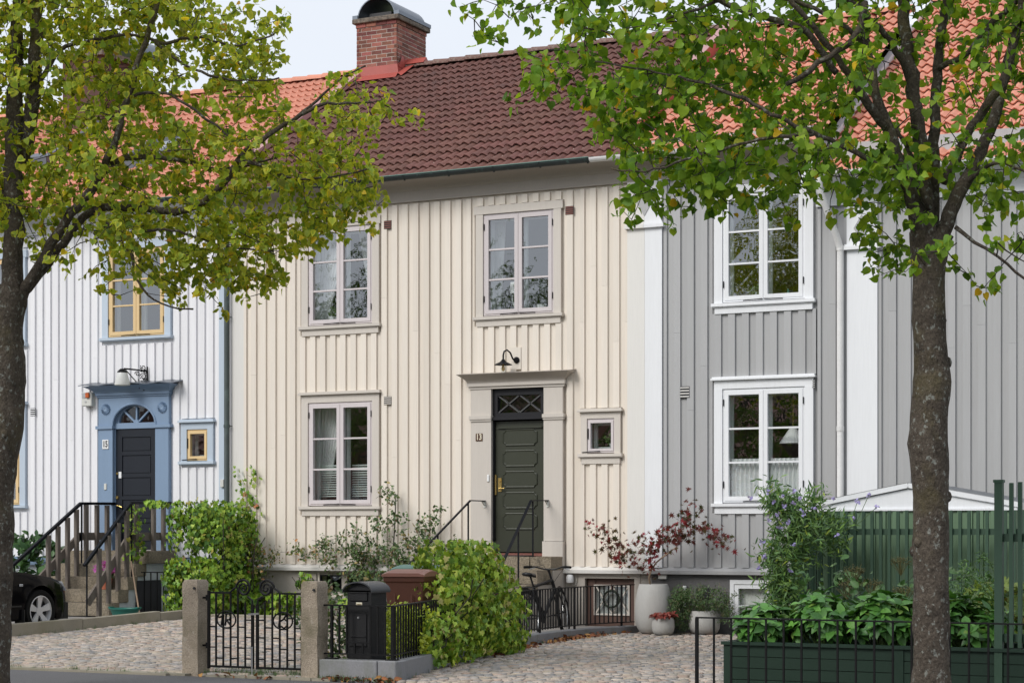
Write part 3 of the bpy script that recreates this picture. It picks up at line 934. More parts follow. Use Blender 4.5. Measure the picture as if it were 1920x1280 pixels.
rings.append([(-.965,-.275,3.918),(.965,-.275,3.918),(.965,-.275,3.935),(-.965,-.275,3.935)][:0] or [(-.965,-.275,3.925),(.965,-.275,3.925),(.965,0,3.965),(-.965,0,3.965)])
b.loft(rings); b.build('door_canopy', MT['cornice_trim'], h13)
b = MB(); b.box(-.45,-.43,-.03,.2,1.17,3.7); b.box(.43,.45,-.03,.2,1.17,3.7); b.box(-.45,.45,-.07,.2,3.22,3.27); b.box(-.43,.43,-.03,.2,3.66,3.7)
frame_ring(b, -.43,.43,3.27,3.66,.06,-.02,.05)
tr = b.build('transom', MT['transom_black'], h13)
p = MB(); p.box(-.37,.37,.03,.034,3.33,3.60); p.build('pane', MT['glass_dim'], tr)
p = MB()
xs = [-.37,0,.37]; zc = 3.465; dz = .135
for (a,c) in (((-.37,3.60),(-.185,zc+.0)),((-.37,3.33),(-.185,zc)),((-.185,zc),(0,3.60)),((-.185,zc),(0,3.33)),((0,3.60),(.185,zc)),((0,3.33),(.185,zc)),((.185,zc),(.37,3.60)),((.185,zc),(.37,3.33))):
    p.bar((a[0],.01,a[1]),(c[0],.01,c[1]),.022,.024,up=(0,1,0))
p.build('lattice', MT['lattice_grey'], tr)
b = MB(); b.box(-.425,.425,.02,.07,1.19,3.20); b.box(-.425,.425,.0,.02,1.19,1.36); b.box(-.38,.38,-.01,.02,3.09,3.115)
door = b.build('door', MT['green_black_door'], h13)
def notched(cx, cz, w, h, r_):
    P = []
    for sx, sz, st in ((1,1,180),(-1,1,270),(-1,-1,0),(1,-1,90)):
        ccx, ccz = cx+sx*w/2, cz+sz*h/2
        A = [R(st+90*i/4) for i in range(5)]
        pts = [(ccx+r_*math.cos(a), ccz+r_*math.sin(a)) for a in A]
        # keep arcs inside, ordered counter-clockwise
        pts.sort(key=lambda p: math.atan2(p[1]-cz, p[0]-cx) % (2*math.pi))
        P.append(pts)
    out = [q for pts in (P[0],P[1],P[2]) for q in pts]
    last = sorted(P[3], key=lambda p: math.atan2(p[1]-cz, p[0]-cx) % (2*math.pi))
    return out+last
for k in range(5):
    cz = 2.95-.3225*k
    poly = notched(0, cz, .57, .235, .042)
    p = MB(); p.prism(poly, .012, .021); pts = [(x,.016,z) for x,z in poly]; p.tube(pts+[pts[0]], .014, 6, cap=False)
    p.build('door_panel', MT['green_black_door'], door)
p = MB(); p.box(-.425,-.400,-.006,.02,2.07,2.38); p.build('lock_rail', MT['brass'], door)
p = MB(); p.box(-.375,-.315,.006,.02,2.12,2.33); p.tube([(-.345,-.03,2.17),(-.345,.01,2.17)],.012,8); p.tube([(-.345,-.03,2.17),(-.30,-.034,2.165),(-.25,-.03,2.17)],.009,6); p.lathe((-.345,.006,2.28),[(.02,0),(.02,-.012)],10,'y')
p.build('handle', MT['brass'], door)
p = MB()
for z in (2.92,2.65,2.06,1.30): p.box(.428,.442,-.035,.01,z-.07,z+.07)
p.build('hinge', MT['steel'], door)
b = MB(); b.box(-.45,.45,-.10,.1,1.13,1.172); b.build('threshold', MT['brick_sill'], h13)

def text_obj(name, body, size, m, parent, loc, ext=.002, sx=1.0, bold=0.0):
    c = bpy.data.curves.new('tmp_text', 'FONT'); c.body = body; c.size = size; c.extrude = ext; c.offset = bold
    c.align_x = 'CENTER'; c.align_y = 'CENTER'
    o = bpy.data.objects.new('tmp_text', c); COL.objects.link(o)
    dg = bpy.context.evaluated_depsgraph_get()
    me = bpy.data.meshes.new_from_object(o.evaluated_get(dg)); me.name = name
    bpy.data.objects.remove(o); bpy.data.curves.remove(c)
    me.materials.clear(); me.materials.append(m)
    ob = bpy.data.objects.new(name, me); link(ob, parent)
    ob.rotation_euler = (R(90),0,0); ob.scale = (sx,1,1)
    ob.location = Vector(loc)-ORG.get(parent.name, Vector((0,0,0)))
    return ob
# house number 13 on its plate
t = thing('number_plate', 'dark brown enamel plate with cream number 13 left of green door', 'house number', (-.655,-.09,2.96))
b = MB(); b.box(-.715,-.595,-.094,-.086,2.90,3.02); b.build('plate', MT['enamel_plate'], t, bevel=.003)
text_obj('numeral', '13', .125, MT['cream_print'], t, (-.655,-.0955,2.962), sx=.82, bold=.0035)
b = MB()
for x, z in ((-.705,3.01),(-.605,3.01),(-.705,2.91),(-.605,2.91)): b.lathe((x,-.094,z),[(.006,0),(.004,-.003)],8,'y')
b.build('screw', MT['brass'], t)
b = MB(); b.box(-.515,-.475,-.105,-.086,2.27,2.38); solo(b, 'door_bell', MT['white_enamel'], 'small white bell push on the stone coloured surround left of green door', 'door bell', (-.495,-.09,2.32), bevel=.008)

# pilaster between cream and grey house, half in each colour
b = MB(); b.box(1.83,2.108,-.075,0,Z0,6.0); b.box(1.83,2.108,-.085,0,6.08,6.70); b.box(1.80,2.108,-.13,0,6.0,6.05); b.box(1.815,2.108,-.11,0,6.05,6.08)
b.build('pilaster', MT['pale_trim'], h13)

# ------------------------------------------------------------------ grey house
h11 = thing('row_house', 'grey boarded house with white window frames beside the cream house', 'house', (3.6,0,0), GROW)
GX0, GX1 = 2.112, 4.74
W11 = [(3.20,4.70,1.91,3.70), (3.20,4.70,4.82,6.53)]
openings = [(3.16,4.738,1.77,3.75), (3.16,4.738,4.68,6.54)]
holes = [(w[0]+.125,w[1]-.125,w[2]+.012,w[3]-.125) for w in W11] + [(3.47,4.70,.10,.80)]
wall = facade_wall(h11, GX0, GX1, 0, 7.3, holes, MT['grey_paint'])
boarding(wall, 2.40, 4.74, .205, .105, MT['grey_paint'], openings, Z0, 6.67)
shell(h11, GX0, GX1, 7.4, 7.0, MT['interior'])
for (x0,x1,zs,zt), cap in zip(W11, ('lip','flat')):
    window(h11, x0, x1, zs, zt, MT['white_trim'], MT['white_trim'], cap, 3)
b = MB(); b.box(2.112,2.385,-.078,0,Z0,6.0); b.box(2.112,2.385,-.088,0,6.08,6.70); b.box(2.112,2.425,-.13,0,6.0,6.05); b.box(2.112,2.405,-.11,0,6.05,6.08)
b.build('pilaster', MT['white_trim'], h11)
b = MB(); b.prism([(2.11,6.18),(2.25,6.40),(2.11,6.62),(1.97,6.40)], -.10, -.086); b.build('diamond', MT['grey_paint'], h11)
cornice(h11, 2.12, 4.74, 6.70, MT['cornice_trim'])
roof(h11, 1.86, 4.72, T_WAVE, MT['tile_orange'], False, MT['tile_orange'], dz=-.06)
gutter(h11, 2.752, 4.66, MT['gutter_white'], rail=False, r_=.066)
b = MB()    # metal verge between the two roofs
b.loft([[(1.74,y,roof_z(y)+.0),(1.87,y,roof_z(y)-.06),(1.87,y,roof_z(y)+.19),(1.74,y,roof_z(y)+.19)] for y in (.35, 4.60)])
vo = b.build('verge', MT['red_metal'], h11)
b = MB(); b.loft([[(1.72,y,roof_z(y)+.192),(1.875,y,roof_z(y)+.192),(1.875,y,roof_z(y)+.205),(1.72,y,roof_z(y)+.205)] for y in (.33, 4.62)])
b.build('verge_cover', MT['rose_metal'], h11)
vent(h11, 2.74, 3.55, MT['pale_trim'], .15, .17); vent(h11, 4.735-.03, 3.60, MT['grey_paint'], .05, .12)
b = MB(); b.box(2.20,3.44,-.03,0,-.2,.88); b.box(3.44,4.74,-.03,0,-.2,.08); b.box(3.44,4.74,-.03,0,.80,.88); b.build('basement_wall', MT['render_grey'], h11)
b = MB(); b.loft([[(x,-.001,.875),(x,-.13,.875),(x,-.135,.925),(x,-.10,.94),(x,-.001,.985)] for x in (2.202,4.74)]); b.build('ledge', MT['grey_paint'], h11)
b = MB(); b.box(3.44,3.50,-.05,.1,.08,.80); b.box(4.66,4.70,-.05,.1,.08,.80); b.box(3.50,4.66,-.05,.1,.74,.80); b.box(3.50,4.66,-.05,.1,.08,.14)
w = b.build('basement_window', MT['white_trim'], h11)
for xa, xb in ((3.50,4.07),(4.09,4.66)):
    q = MB(); frame_ring(q, xa, xb, .14, .74, .065, -.035, .03); q.box(xa+.065,xb-.065,-.03,.03,.40,.43); q.build('sash', MT['white_trim'], w)
    for za, zb in ((.205,.40),(.43,.675)):
        p = MB(); p.box(xa+.065,xb-.065,-.006,-.002,za,zb); p.build('pane', MT['glass_dim'], w)
    p = MB(); n = 22
    vs = []; 
    for i in range(n+1):
        x = xa+.05+(xb-xa-.1)*i/n
        for z in (.15,.73): vs.append((x,.09+.012*math.sin(i*2.3),z))
    p.add(vs, [(2*i,2*i+2,2*i+3,2*i+1) for i in range(n)]); p.build('curtain', MT['pale_trim'], w, smooth='all')
vent(h11, 3.02, .60, MT['black_print_and_dark'], .20, .16)

# ------------------------------------------------------------------ house at the right edge, lower roof
h9 = thing('row_house', 'grey boarded house behind the right tree, with lower orange roof and diamond pilaster', 'house', (7.0,0,0), GROW)
HX0, HX1 = 4.742, 12.5
wall = facade_wall(h9, HX0, HX1, -.2, 7.0, [], MT['grey_paint'])
boarding(wall, 4.76, 5.20, .22, .10, MT['grey_paint'], [], Z0, 6.09)
boarding(wall, 5.64, 12.5, .205, .105, MT['grey_paint'], [], Z0, 6.09)
b = MB(); b.box(5.20,5.64,-.078,0,Z0,5.47); b.box(5.20,5.64,-.088,0,5.55,6.10); b.box(5.155,5.685,-.14,0,5.47,5.52); b.box(5.175,5.665,-.115,0,5.52,5.55)
pil = b.build('pilaster', MT['white_trim'], h9)
b = MB(); b.prism([(5.42,5.58),(5.535,5.77),(5.42,5.96),(5.305,5.77)], -.104, -.088); b.build('diamond', MT['grey_paint'], pil)
cornice(h9, HX0, HX1, 6.12, MT['white_trim'])
roof(h9, 4.80, 12.5, T_WAVE, MT['tile_orange'], False, MT['tile_orange'], ez=-.52, yr=6.3)
gutter(h9, 4.80, HX1, MT['gutter_white'], y=-.50, z=6.52, rail=False, r_=.066)
b = MB(); zq = lambda y: EAVE_Z-.52+TP*(y-EAVE_Y)
b.loft([[(4.70,y,zq(y)-.16),(4.80,y,zq(y)-.16),(4.80,y,zq(y)+.09),(4.70,y,zq(y)+.09)] for y in (-.60, 6.2)])
b.build('bargeboard', MT['white_trim'], h9)
b = MB(); b.box(HX0,HX1,-.03,0,-.2,.88); b.build('basement_wall', MT['render_grey'], h9)
b = MB(); b.loft([[(x,-.001,.875),(x,-.13,.875),(x,-.135,.925),(x,-.10,.94),(x,-.001,.985)] for x in (4.742,12.5)]); b.build('ledge', MT['grey_paint'], h9)
b = MB(); b.box(HX0,HX1,7.2,7.4,-.2,7.0); b.box(HX1-.2,HX1,.3,7.2,-.2,7.0); b.build('interior', MT['interior'], h9)
b = MB(); b.tube([(4.93,-.50,6.45),(4.93,-.50,6.30),(4.95,-.46,6.22),(5.10,-.17,5.60),(5.12,-.13,5.48),(5.12,-.13,5.3),(5.12,-.13,.3),(5.12,-.2,.15)], .05, 12)
for z in (5.50, 2.95): b.tube([(5.12,-.13,z-.035),(5.12,-.13,z+.035)], .056, 12)
b.build('downpipe', MT['gutter_white'], h9, smooth=True)

# ------------------------------------------------------------------ white house (number 15)
h15 = thing('row_house', 'white boarded house with blue doorway 15, yellow window sashes and orange roof', 'house', (-9.7,0,0), GROW)
NX0, NX1 = -14.5, -5.325
W15 = [(-7.98,-6.54,4.82,6.45), (-11.10,-9.67,1.97,3.74), (-11.10,-9.67,4.82,6.45)]
openings = [(w[0]-.03,w[1]+.03,w[2]-.12,w[3]+.05) for w in W15] + [(-8.08,-6.52,.9,3.96), (-6.33,-5.65,2.58,3.40)]
holes = [(w[0]+.125,w[1]-.125,w[2]+.012,w[3]-.125) for w in W15] + [(-7.73,-6.84,1.2,3.63), (-6.32+.125,-5.67-.125,2.70,3.24)]
wall = facade_wall(h15, NX0, NX1, -.2, 7.3, holes, MT['white_paint'])
boarding(wall, NX0, -5.55, .173, .092, MT['white_paint'], openings, Z0+.10, 6.67)
b = MB(); b.box(-5.55,-5.41,-.06,0,Z0+.1,6.67); b.build('corner_board', MT['pale_blue_trim'], h15)
shell(h15, NX0, NX1, 7.4, 7.0, MT['interior'])
for (x0,x1,zs,zt), cap in zip(W15, ('flat','lip','flat')):
    window(h15, x0, x1, zs, zt, MT['pale_blue_trim'], MT['yellow_sash'], cap, 3, apron=False)
window(h15, -6.32, -5.67, 2.68, 3.33, MT['pale_blue_trim'], MT['yellow_sash'], 'lip', 1, nsash=1, apron=False, cw=.115, sw=.045)
cornice(h15, NX0, CX0-.001, 6.70, MT['white_trim'])
roof(h15, NX0, -5.42, T_ORANGE, MT['tile_orange'], False, MT['tile_orange'])
gutter(h15, NX0, CX0+.01, MT['gutter_dark'])
vent(h15, -9.50, 3.60, MT['white_paint'], .11, .14)
b = MB(); b.box(NX0,-8.1,-.03,0,-.2,.98); b.box(-6.45,CX0,-.03,0,-.2,.98); b.build('basement_wall', MT['render_white'], h15)
b = MB()
for xa, xb in ((NX0,-8.12),(-6.44,-5.33)):
    b.loft([[(x,-.001,.93),(x,-.13,.93),(x,-.135,.985),(x,-.10,1.0),(x,-.001,1.06)] for x in (xa,xb)])
b.build('ledge', MT['blue_trim'], h15)
b = MB(); b.tube([(-5.355,-.50,7.0),(-5.355,-.46,6.9),(-5.355,-.13,6.6),(-5.355,-.11,6.4),(-5.355,-.11,.35),(-5.355,-.2,.2)], .047, 10)
for z in (3.25, 5.05, 1.6): b.tube([(-5.355,-.11,z-.025),(-5.355,-.11,z+.025)], .056, 10); b.bar((-5.355,-.11,z),(-5.29,-.05,z),.015,.015)
b.build('downpipe', MT['pipe_dark'], h15, smooth=True)
# skylight and dark flashed dormer side on the roof
b = MB()
def roof_patch(b, x0, x1, y0, y1, za, zb, m=0):
    b.loft([[(x0,y,roof_z(y,za)),(x1,y,roof_z(y,za)),(x1,y,roof_z(y,zb)),(x0,y,roof_z(y,zb))] for y in (y0,y1)], m)
roof_patch(b, -8.55,-7.75, 1.05, 1.25,.0,.15); roof_patch(b,-8.55,-7.75,2.05,2.2,.0,.15); roof_patch(b,-8.55,-8.45,1.25,2.05,.0,.15); roof_patch(b,-7.85,-7.75,1.25,2.05,.0,.15)
sk = b.build('skylight', MT['skylight_frame'], h15)
b = MB(); roof_patch(b,-8.45,-7.85,1.25,2.05,.08,.10); b.build('pane', MT['glass'], sk)
b = MB()
roof_patch(b, -13.6, -10.7, 1.55, 1.72, .0, .22); roof_patch(b,-10.7,-10.55,1.55,3.2,.0,.2)
b.build('snow_guard', MT['skylight_frame'], h15)
# blue doorway
b = MB()
for x0, x1 in ((-8.04,-7.735), (-6.835,-6.56)):
    b.box(x0, x1, -.085, 0, 1.50, 3.26); b.box(x0-.012, x1+.012, -.105, 0, 1.06, 1.50)
b.box(-8.08,-7.72,-.115,0,3.262,3.315); b.box(-6.85,-6.51,-.115,0,3.262,3.315)
cxa, rax, raz, za = -7.285, .455, .36, 3.316
n = 20
P = [(cxa-rax*math.cos(math.pi*i/n), za+raz*math.sin(math.pi*i/n)) for i in range(n+1)]
top = []
for i in range(n+1):
    x = P[i][0]; top.append((x, 3.80))
for ya in (-.078,):
    vs = [(x,ya,z) for x,z in P]+[(x,ya,z) for x,z in top]+[(x,.0,z) for x,z in P]
    fs = [(i,i+1,n+1+i+1,n+1+i) for i in range(n)] + [(i,2*n+2+i,2*n+2+i+1,i+1) for i in range(n)]
    b.add(vs, fs)
b.box(-8.04,cxa-rax,-.078,0,3.316,3.80); b.box(cxa+rax,-6.56,-.078,0,3.316,3.80)
b.box(-8.06,-6.54,-.10,0,3.801,3.83); b.box(-8.08,-6.52,-.125,0,3.832,3.875)
pts = [(x,-.082,z) for x,z in P]; b.tube(pts, .018, 6)
ds = b.build('door_surround', MT['blue_trim'], h15, fix=False)
b = MB(); rings = []
for k in range(7):
    q = k/6; e = .15*(1-math.cos(q*math.pi/2))+.02*q
    rings.append([(-8.09-e*.8,-.13-e,3.877+.11*q),(-6.51+e*.8,-.13-e,3.877+.11*q),(-6.51+e*.8,0,3.877+.11*q),(-8.09-e*.8,0,3.877+.11*q)])
b.loft(rings); cn = b.build('door_canopy', MT['blue_trim'], h15)
b = MB(); nseg = 14
for i in range(nseg):
    xa = -8.28+1.98*i/nseg; xb = -8.28+1.98*(i+1)/nseg
    w0, w1 = .012*math.sin(i*1.7), .012*math.sin((i+1)*1.7)
    b.loft([[(x,-.33,3.99+w),(x,.0,4.055+w),(x,.0,4.07+w),(x,-.33,4.004+w)] for x,w in ((xa,w0),(xb,w1))], cap=(i in (0,nseg-1)))
b.build('canopy_cover', MT['zinc'], cn)
for xr in (-7.88, -6.69):
    b = MB(); n2 = 32; vs = [(xr,-.097,3.60)]; 
    for k in range(n2):
        a = 2*math.pi*k/n2; dz_ = -.088 if k % 2 else -.112
        vs.append((xr+.03*math.cos(a), -.104, 3.60+.03*math.sin(a)))
    for k in range(n2):
        a = 2*math.pi*k/n2; dz_ = -.082 if k % 2 else -.112
        vs.append((xr+.088*math.cos(a), dz_, 3.60+.088*math.sin(a)))
    for k in range(n2):
        a = 2*math.pi*k/n2; vs.append((xr+.095*math.cos(a), -.076, 3.60+.095*math.sin(a)))
    fs = [(0,1+k,1+(k+1)%n2) for k in range(n2)]
    for q in range(2): fs += [(1+q*n2+k,1+q*n2+(k+1)%n2,1+(q+1)*n2+(k+1)%n2,1+(q+1)*n2+k) for k in range(n2)]
    b.add(vs, fs); b.build('rosette', MT['blue_trim'], ds)
# fanlight
b = MB()
PI_ = [(cxa-(rax-.085)*math.cos(math.pi*i/n), za+.05+(raz-.085)*math.sin(math.pi*i/n)) for i in range(n+1)]
vs = [(x,-.01,z) for x,z in P]+[(x,-.01,z) for x,z in PI_]+[(x,.04,z) for x,z in PI_]
b.add(vs, [(i,i+1,n+1+i+1,n+1+i) for i in range(n)]+[(n+1+i,n+1+i+1,2*n+2+i+1,2*n+2+i) for i in range(n)])
b.box(cxa-rax,cxa+rax,-.03,.05,3.262,3.36)
for a in (45, 90, 135):
    b.bar((cxa,.01,3.345),(cxa+(rax-.09)*math.cos(R(a)),.01,3.366+(raz-.085)*math.sin(R(a))),.03,.04,up=(0,1,0))
b.lathe((cxa,-.02,3.36),[(.055,.0),(.055,.05)],12,'y')
fl = b.build('fanlight', MT['blue_trim'], h15, fix=False)
p = MB(); p.add([(x,.02,z) for x,z in PI_], [tuple(range(n+1))]); p.build('pane', MT['glass_dim'], fl)
b = MB(); b.box(-7.72,-6.85,.01,.06,1.2,3.262); b.box(-7.735,-7.72,-.02,.2,1.2,3.262,1); b.box(-6.85,-6.835,-.02,.2,1.2,3.262,1)
for za_, zb_ in ((1.2,1.33),(1.66,1.72),(2.05,2.11),(2.43,2.49),(2.81,2.87),(3.12,3.262)): b.box(-7.59,-6.98,-.008,.01,za_,zb_)
b.box(-7.72,-7.59,-.008,.01,1.2,3.262); b.box(-6.98,-6.85,-.008,.01,1.2,3.262)
door = b.build('door', [MT['black_door'], MT['blue_trim']], h15)
for k in range(5):
    z0 = (1.33,1.72,2.11,2.49,2.87)[k]; z1 = (1.66,2.05,2.43,2.81,3.12)[k]
    p = MB(); p.box(-7.57,-7.0,.0,.01,z0+.02,z1-.02); p.build('door_panel', MT['black_door'], door)
p = MB(); p.box(-7.655,-7.60,-.02,-.008,2.42,2.53); p.build('lock_plate', MT['white_enamel'], door)
p = MB(); p.lathe((-7.69,-.008,2.50),[(.022,0),(.02,-.015)],10,'y'); p.lathe((-7.69,-.008,2.09),[(.03,0),(.026,-.02)],10,'y'); p.tube([(-7.68,-.04,1.95),(-7.62,-.045,1.94),(-7.57,-.04,1.92)],.011,6); p.tube([(-7.68,-.008,1.95),(-7.68,-.045,1.95)],.013,6)
p.build('handle', MT['brass'], door)
t = thing('number_plate', 'white enamel plate with black number 15 on blue door surround', 'house number', (-7.88,-.09,3.0))
b = MB(); b.box(-7.945,-7.815,-.098,-.086,2.92,3.08); b.build('plate', MT['white_enamel'], t, bevel=.003)
text_obj('numeral', '15', .15, MT['black_print_and_dark'], t, (-7.88,-.0995,3.0), sx=.72, bold=.004)
b = MB(); b.box(-7.91,-7.855,-.10,-.086,2.22,2.33); solo(b, 'door_bell', MT['alarm_white'], 'small pale bell push on the blue doorway below the number 15', 'door bell', (-7.88,-.09,2.27), bevel=.006)
b = MB(); b.box(-5.50,-5.43,-.10,-.061,2.24,2.37); solo(b, 'socket_box', MT['alarm_white'], 'small white box on pale blue corner board beside the dark downpipe', 'box', (-5.46,-.06,2.3), bevel=.006)
# alarm
t = thing('alarm_box', 'white alarm box with amber light beside blue door canopy', 'alarm', (-8.24,-.05,3.74))
b = MB(); b.box(-8.34,-8.13,-.16,-.05,3.66,3.90); b.build('housing', MT['alarm_white'], t, bevel=.012)
b = MB(); b.box(-8.24,-8.16,-.20,-.16,3.80,3.89); b.build('beacon', MT['amber'], t, bevel=.012)
b = MB(); b.box(-8.33,-8.25,-.168,-.16,3.80,3.89); b.lathe((-8.25,-.16,3.735),[(.016,0),(.016,-.008)],10,'y'); b.build('grille', MT['steel'], t)
# second chimney far left behind the leaves
t = thing('chimney', 'brick chimney with dark metal hood behind the leaves at upper left', 'chimney', (-11.2,4.0,9.5))
b = MB(); b.box(-11.7,-10.75,3.4,4.6,9.3,10.75); b.build('stack', MT['brick_dark'], t)
b = MB(); b.box(-11.77,-10.68,3.33,4.67,10.75,10.86); b.build('cap', MT['cap_stone'], t)
b = MB(); ring = lambda y: [(-11.22-.46*math.cos(a), y, 11.05+.42*math.sin(a)) for a in [math.pi*i/12 for i in range(13)]]
b.loft([ring(4.15), ring(5.45)], cap=False); b.build('hood', MT['zinc'], t, smooth=True)
# ------------------------------------------------------------------ stone steps
def stone_block(x0, x1, y0, y1, z0, z1, seed, amp=.010, nx=5, nz=2):
    """block with a rough, slightly uneven face"""
    r_ = random.Random(seed); b = MB()
    ny = 3; j = lambda a: (r_.random()-.5)*2*a
    grid = {}
    vs = []
    def P(i, jy, k):
        key = (i,jy,k)
        if key not in grid:
            edge = (k == nz)
            grid[key] = len(vs)
            a = amp
            vs.append((x0+(x1-x0)*i/nx+j(a if 0<i<nx else a*.6), y0+(y1-y0)*jy/ny+j(a), z0+(z1-z0)*k/nz+j(a*.5)))
        return grid[key]
    fs = []
    for i in range(nx):
        for k in range(nz):
            fs.append((P(i,0,k),P(i+1,0,k),P(i+1,0,k+1),P(i,0,k+1))); fs.append((P(i,ny,k),P(i,ny,k+1),P(i+1,ny,k+1),P(i+1,ny,k)))
        for q in range(ny):
            fs.append((P(i,q,nz),P(i+1,q,nz),P(i+1,q+1,nz),P(i,q+1,nz))); fs.append((P(i,q,0),P(i,q+1,0),P(i+1,q+1,0),P(i+1,q,0)))
    for q in range(ny):
        for k in range(nz):
            fs.append((P(0,q,k),P(0,q,k+1),P(0,q+1,k+1),P(0,q+1,k))); fs.append((P(nx,q,k),P(nx,q+1,k),P(nx,q+1,k+1),P(nx,q,k+1)))
    b.add(vs, fs); return b

t = thing('stone_steps', 'rough stone steps with black rails up to green door 13', 'steps', (0,-1,0))
hs = [1.125, .93, .72, .51, .30]
yf = [-.50, -.98, -1.34, -1.70, -2.06]
for k in range(5):
    xl = -.86-.08*k; xr = .78+.0*k
    yb = 0.0 if k == 0 else yf[k-1]+.03
    n = 2
    xs = [xl, xl+(xr-xl)*(.78 if k == 0 else .52), xr]
    for xa, xb in zip(xs, xs[1:]):
        stone_block(xa+.004, xb-.004, yf[k], yb-.002, hs[k]-(.20 if k < 4 else .32), hs[k], 30+k).build('step', MT['granite_step'], t, smooth=True)
b = MB(); b.prism([(-.03,-.1),(-.03,.91),(-.47,.91),(-.47,.71),(-.95,.71),(-.95,.50),(-1.31,.50),(-1.31,.29),(-1.67,.29),(-1.67,-.1)], .58, .74, 'yz')
b.box(.62,.80,-.47,-.03,-.1,.92)
b.build('cheek_wall', MT['render_beige'], t)
b = MB(); b.box(-.38,.30,-.40,-.12,1.13,1.142); solo(b, 'door_mat', MT['mat_dark'], 'dark door mat on top step before green door 13', 'door mat', (0,-.3,1.13))
def handrail(t, pts, posts, m=MT['iron_blue'], foot=0):
    b = MB()
    for a, c in zip(pts, pts[1:]): b.bar(a, c, .042, .016)
    for p in pts[1:-1]: b.lathe((p[0],p[1],p[2]-.008),[(.021,0),(.021,.016)],8)
    b.build('handrail', m, t)
    for x, y, z0, z1 in posts:
        b = MB(); b.box(x-.010, x+.010, y-.010, y+.010, z0, z1-.009); b.box(x-.035,x+.035,y-.035,y+.035,z0,z0+.01); b.build('post', m, t)
    b = MB(); p = pts[0]; b.box(p[0]-.022,p[0]+.022,p[1]-.012,p[1]-.002,p[2]-.10,p[2]); b.bar((p[0],p[1]-.01,p[2]-.07),(p[0],p[1]-.08,p[2]-.01),.02,.01); b.build('bracket', MT['alarm_white'], t)
handrail(t, [(.52,-.087,1.975),(.52,-.66,1.965),(.70,-2.05,.96)], [(.53,-.62,1.125,1.965),(.60,-1.25,.73,1.54),(.69,-1.98,.30,1.01)])
handrail(t, [(-.56,-.087,1.975),(-.56,-.56,1.975),(-1.02,-1.68,.99)], [(-.575,-.60,1.12,1.94),(-.80,-1.15,.72,1.45),(-.99,-1.62,.50,1.03)])

t = thing('stone_steps', 'brown granite steps with wooden railings up to blue doorway 15', 'steps', (-7.3,-1.2,0))
hs = [1.185, .975, .765, .56, .35]; yf = [-.80, -1.03, -1.26, -1.49, -1.74]
for k in range(5):
    yb = -.002 if k == 0 else yf[k-1]+.03
    xs = [-8.15, -7.25 if k % 2 else -7.45, -6.50]
    if k == 0: xs = [-8.15,-7.2,-6.42]
    for xa, xb in zip(xs, xs[1:]):
        stone_block(xa+.004, xb-.004, yf[k], yb-.003, hs[k]-.205, hs[k], 60+k+int(xa*7), .012).build('step', MT['granite_step'], t, smooth=True)
b = MB(); b.prism([(-.02,.0),(-.02,.972),(-.78,.972),(-.78,.762),(-1.00,.762),(-1.00,.552),(-1.23,.552),(-1.23,.345),(-1.46,.345),(-1.46,.0)], -8.12, -6.53, 'yz')
b.build('cheek_wall', MT['render_white'], t)
b = MB(); b.box(-6.545,-6.50,-1.02,-.36,.02,.70); b.build('cellar_opening_dark', MT['black_print_and_dark'], t)  # black slab; the dark inside the cellar opening is put into its colour
def wood_rail(t, X, ybend, yend, zt=1.985, ze=.965):
    b = MB(); pts = [(X,-.02,zt),(X,ybend,zt-.01),(X,yend,ze)]
    for a, c in zip(pts, pts[1:]): b.bar(a, c, .052, .045)
    b.build('handrail', MT['iron_blue'], t)
    sl = (zt-.01-ze)/(ybend-yend)
    zr = lambda y: zt-.01 if y > ybend else zt-.01+(y-ybend)*sl
    def ground_z(y):
        for k in range(5):
            if y > yf[k]: return hs[k]
        return .15
    b = MB(); b.bar((X-.03,yend+.12,zr(yend+.12)-.70),(X-.03,ybend+.02,zt-.55),.035,.13); b.bar((X-.03,ybend-.02,zt-.56),(X-.03,-.1,zt-.56),.035,.13); b.build('plank', MT['grey_wood'], t)
    for y in (-.25,-.52, ybend+.12 if ybend < -.7 else ybend, ybend-.13, ybend-.36, ybend-.60, ybend-.84):
        if y < yend+.05: continue
        b = MB(); b.bar((X+.02,y,ground_z(y)-.02),(X+.02,y,zr(y)-.022),.07,.055,up=(1,0,0)); b.build('baluster', MT['grey_wood'], t)
    for y in (ybend+.02, (ybend+yend)/2, yend+.06):
        b = MB(); b.tube([(X,y,ground_z(y)),(X,y,zr(y)-.02)],.014,6); b.build('post', MT['iron_blue'], t)
wood_rail(t, -6.56, -1.10, -2.28)
wood_rail(t, -7.74, -.92, -2.62, ze=.95)

# flower pot, tub, rake on and beside these steps
def leafcloud(n, c, rx, ry, rz, seed, shell=.0):
    r_ = np.random.default_rng(seed)
    d = r_.normal(size=(n,3)); d /= np.linalg.norm(d, axis=1)[:,None]
    rad = (shell+(1-shell)*r_.random(n))**(1/3.)
    return np.array(c)+d*rad[:,None]*np.array((rx,ry,rz))

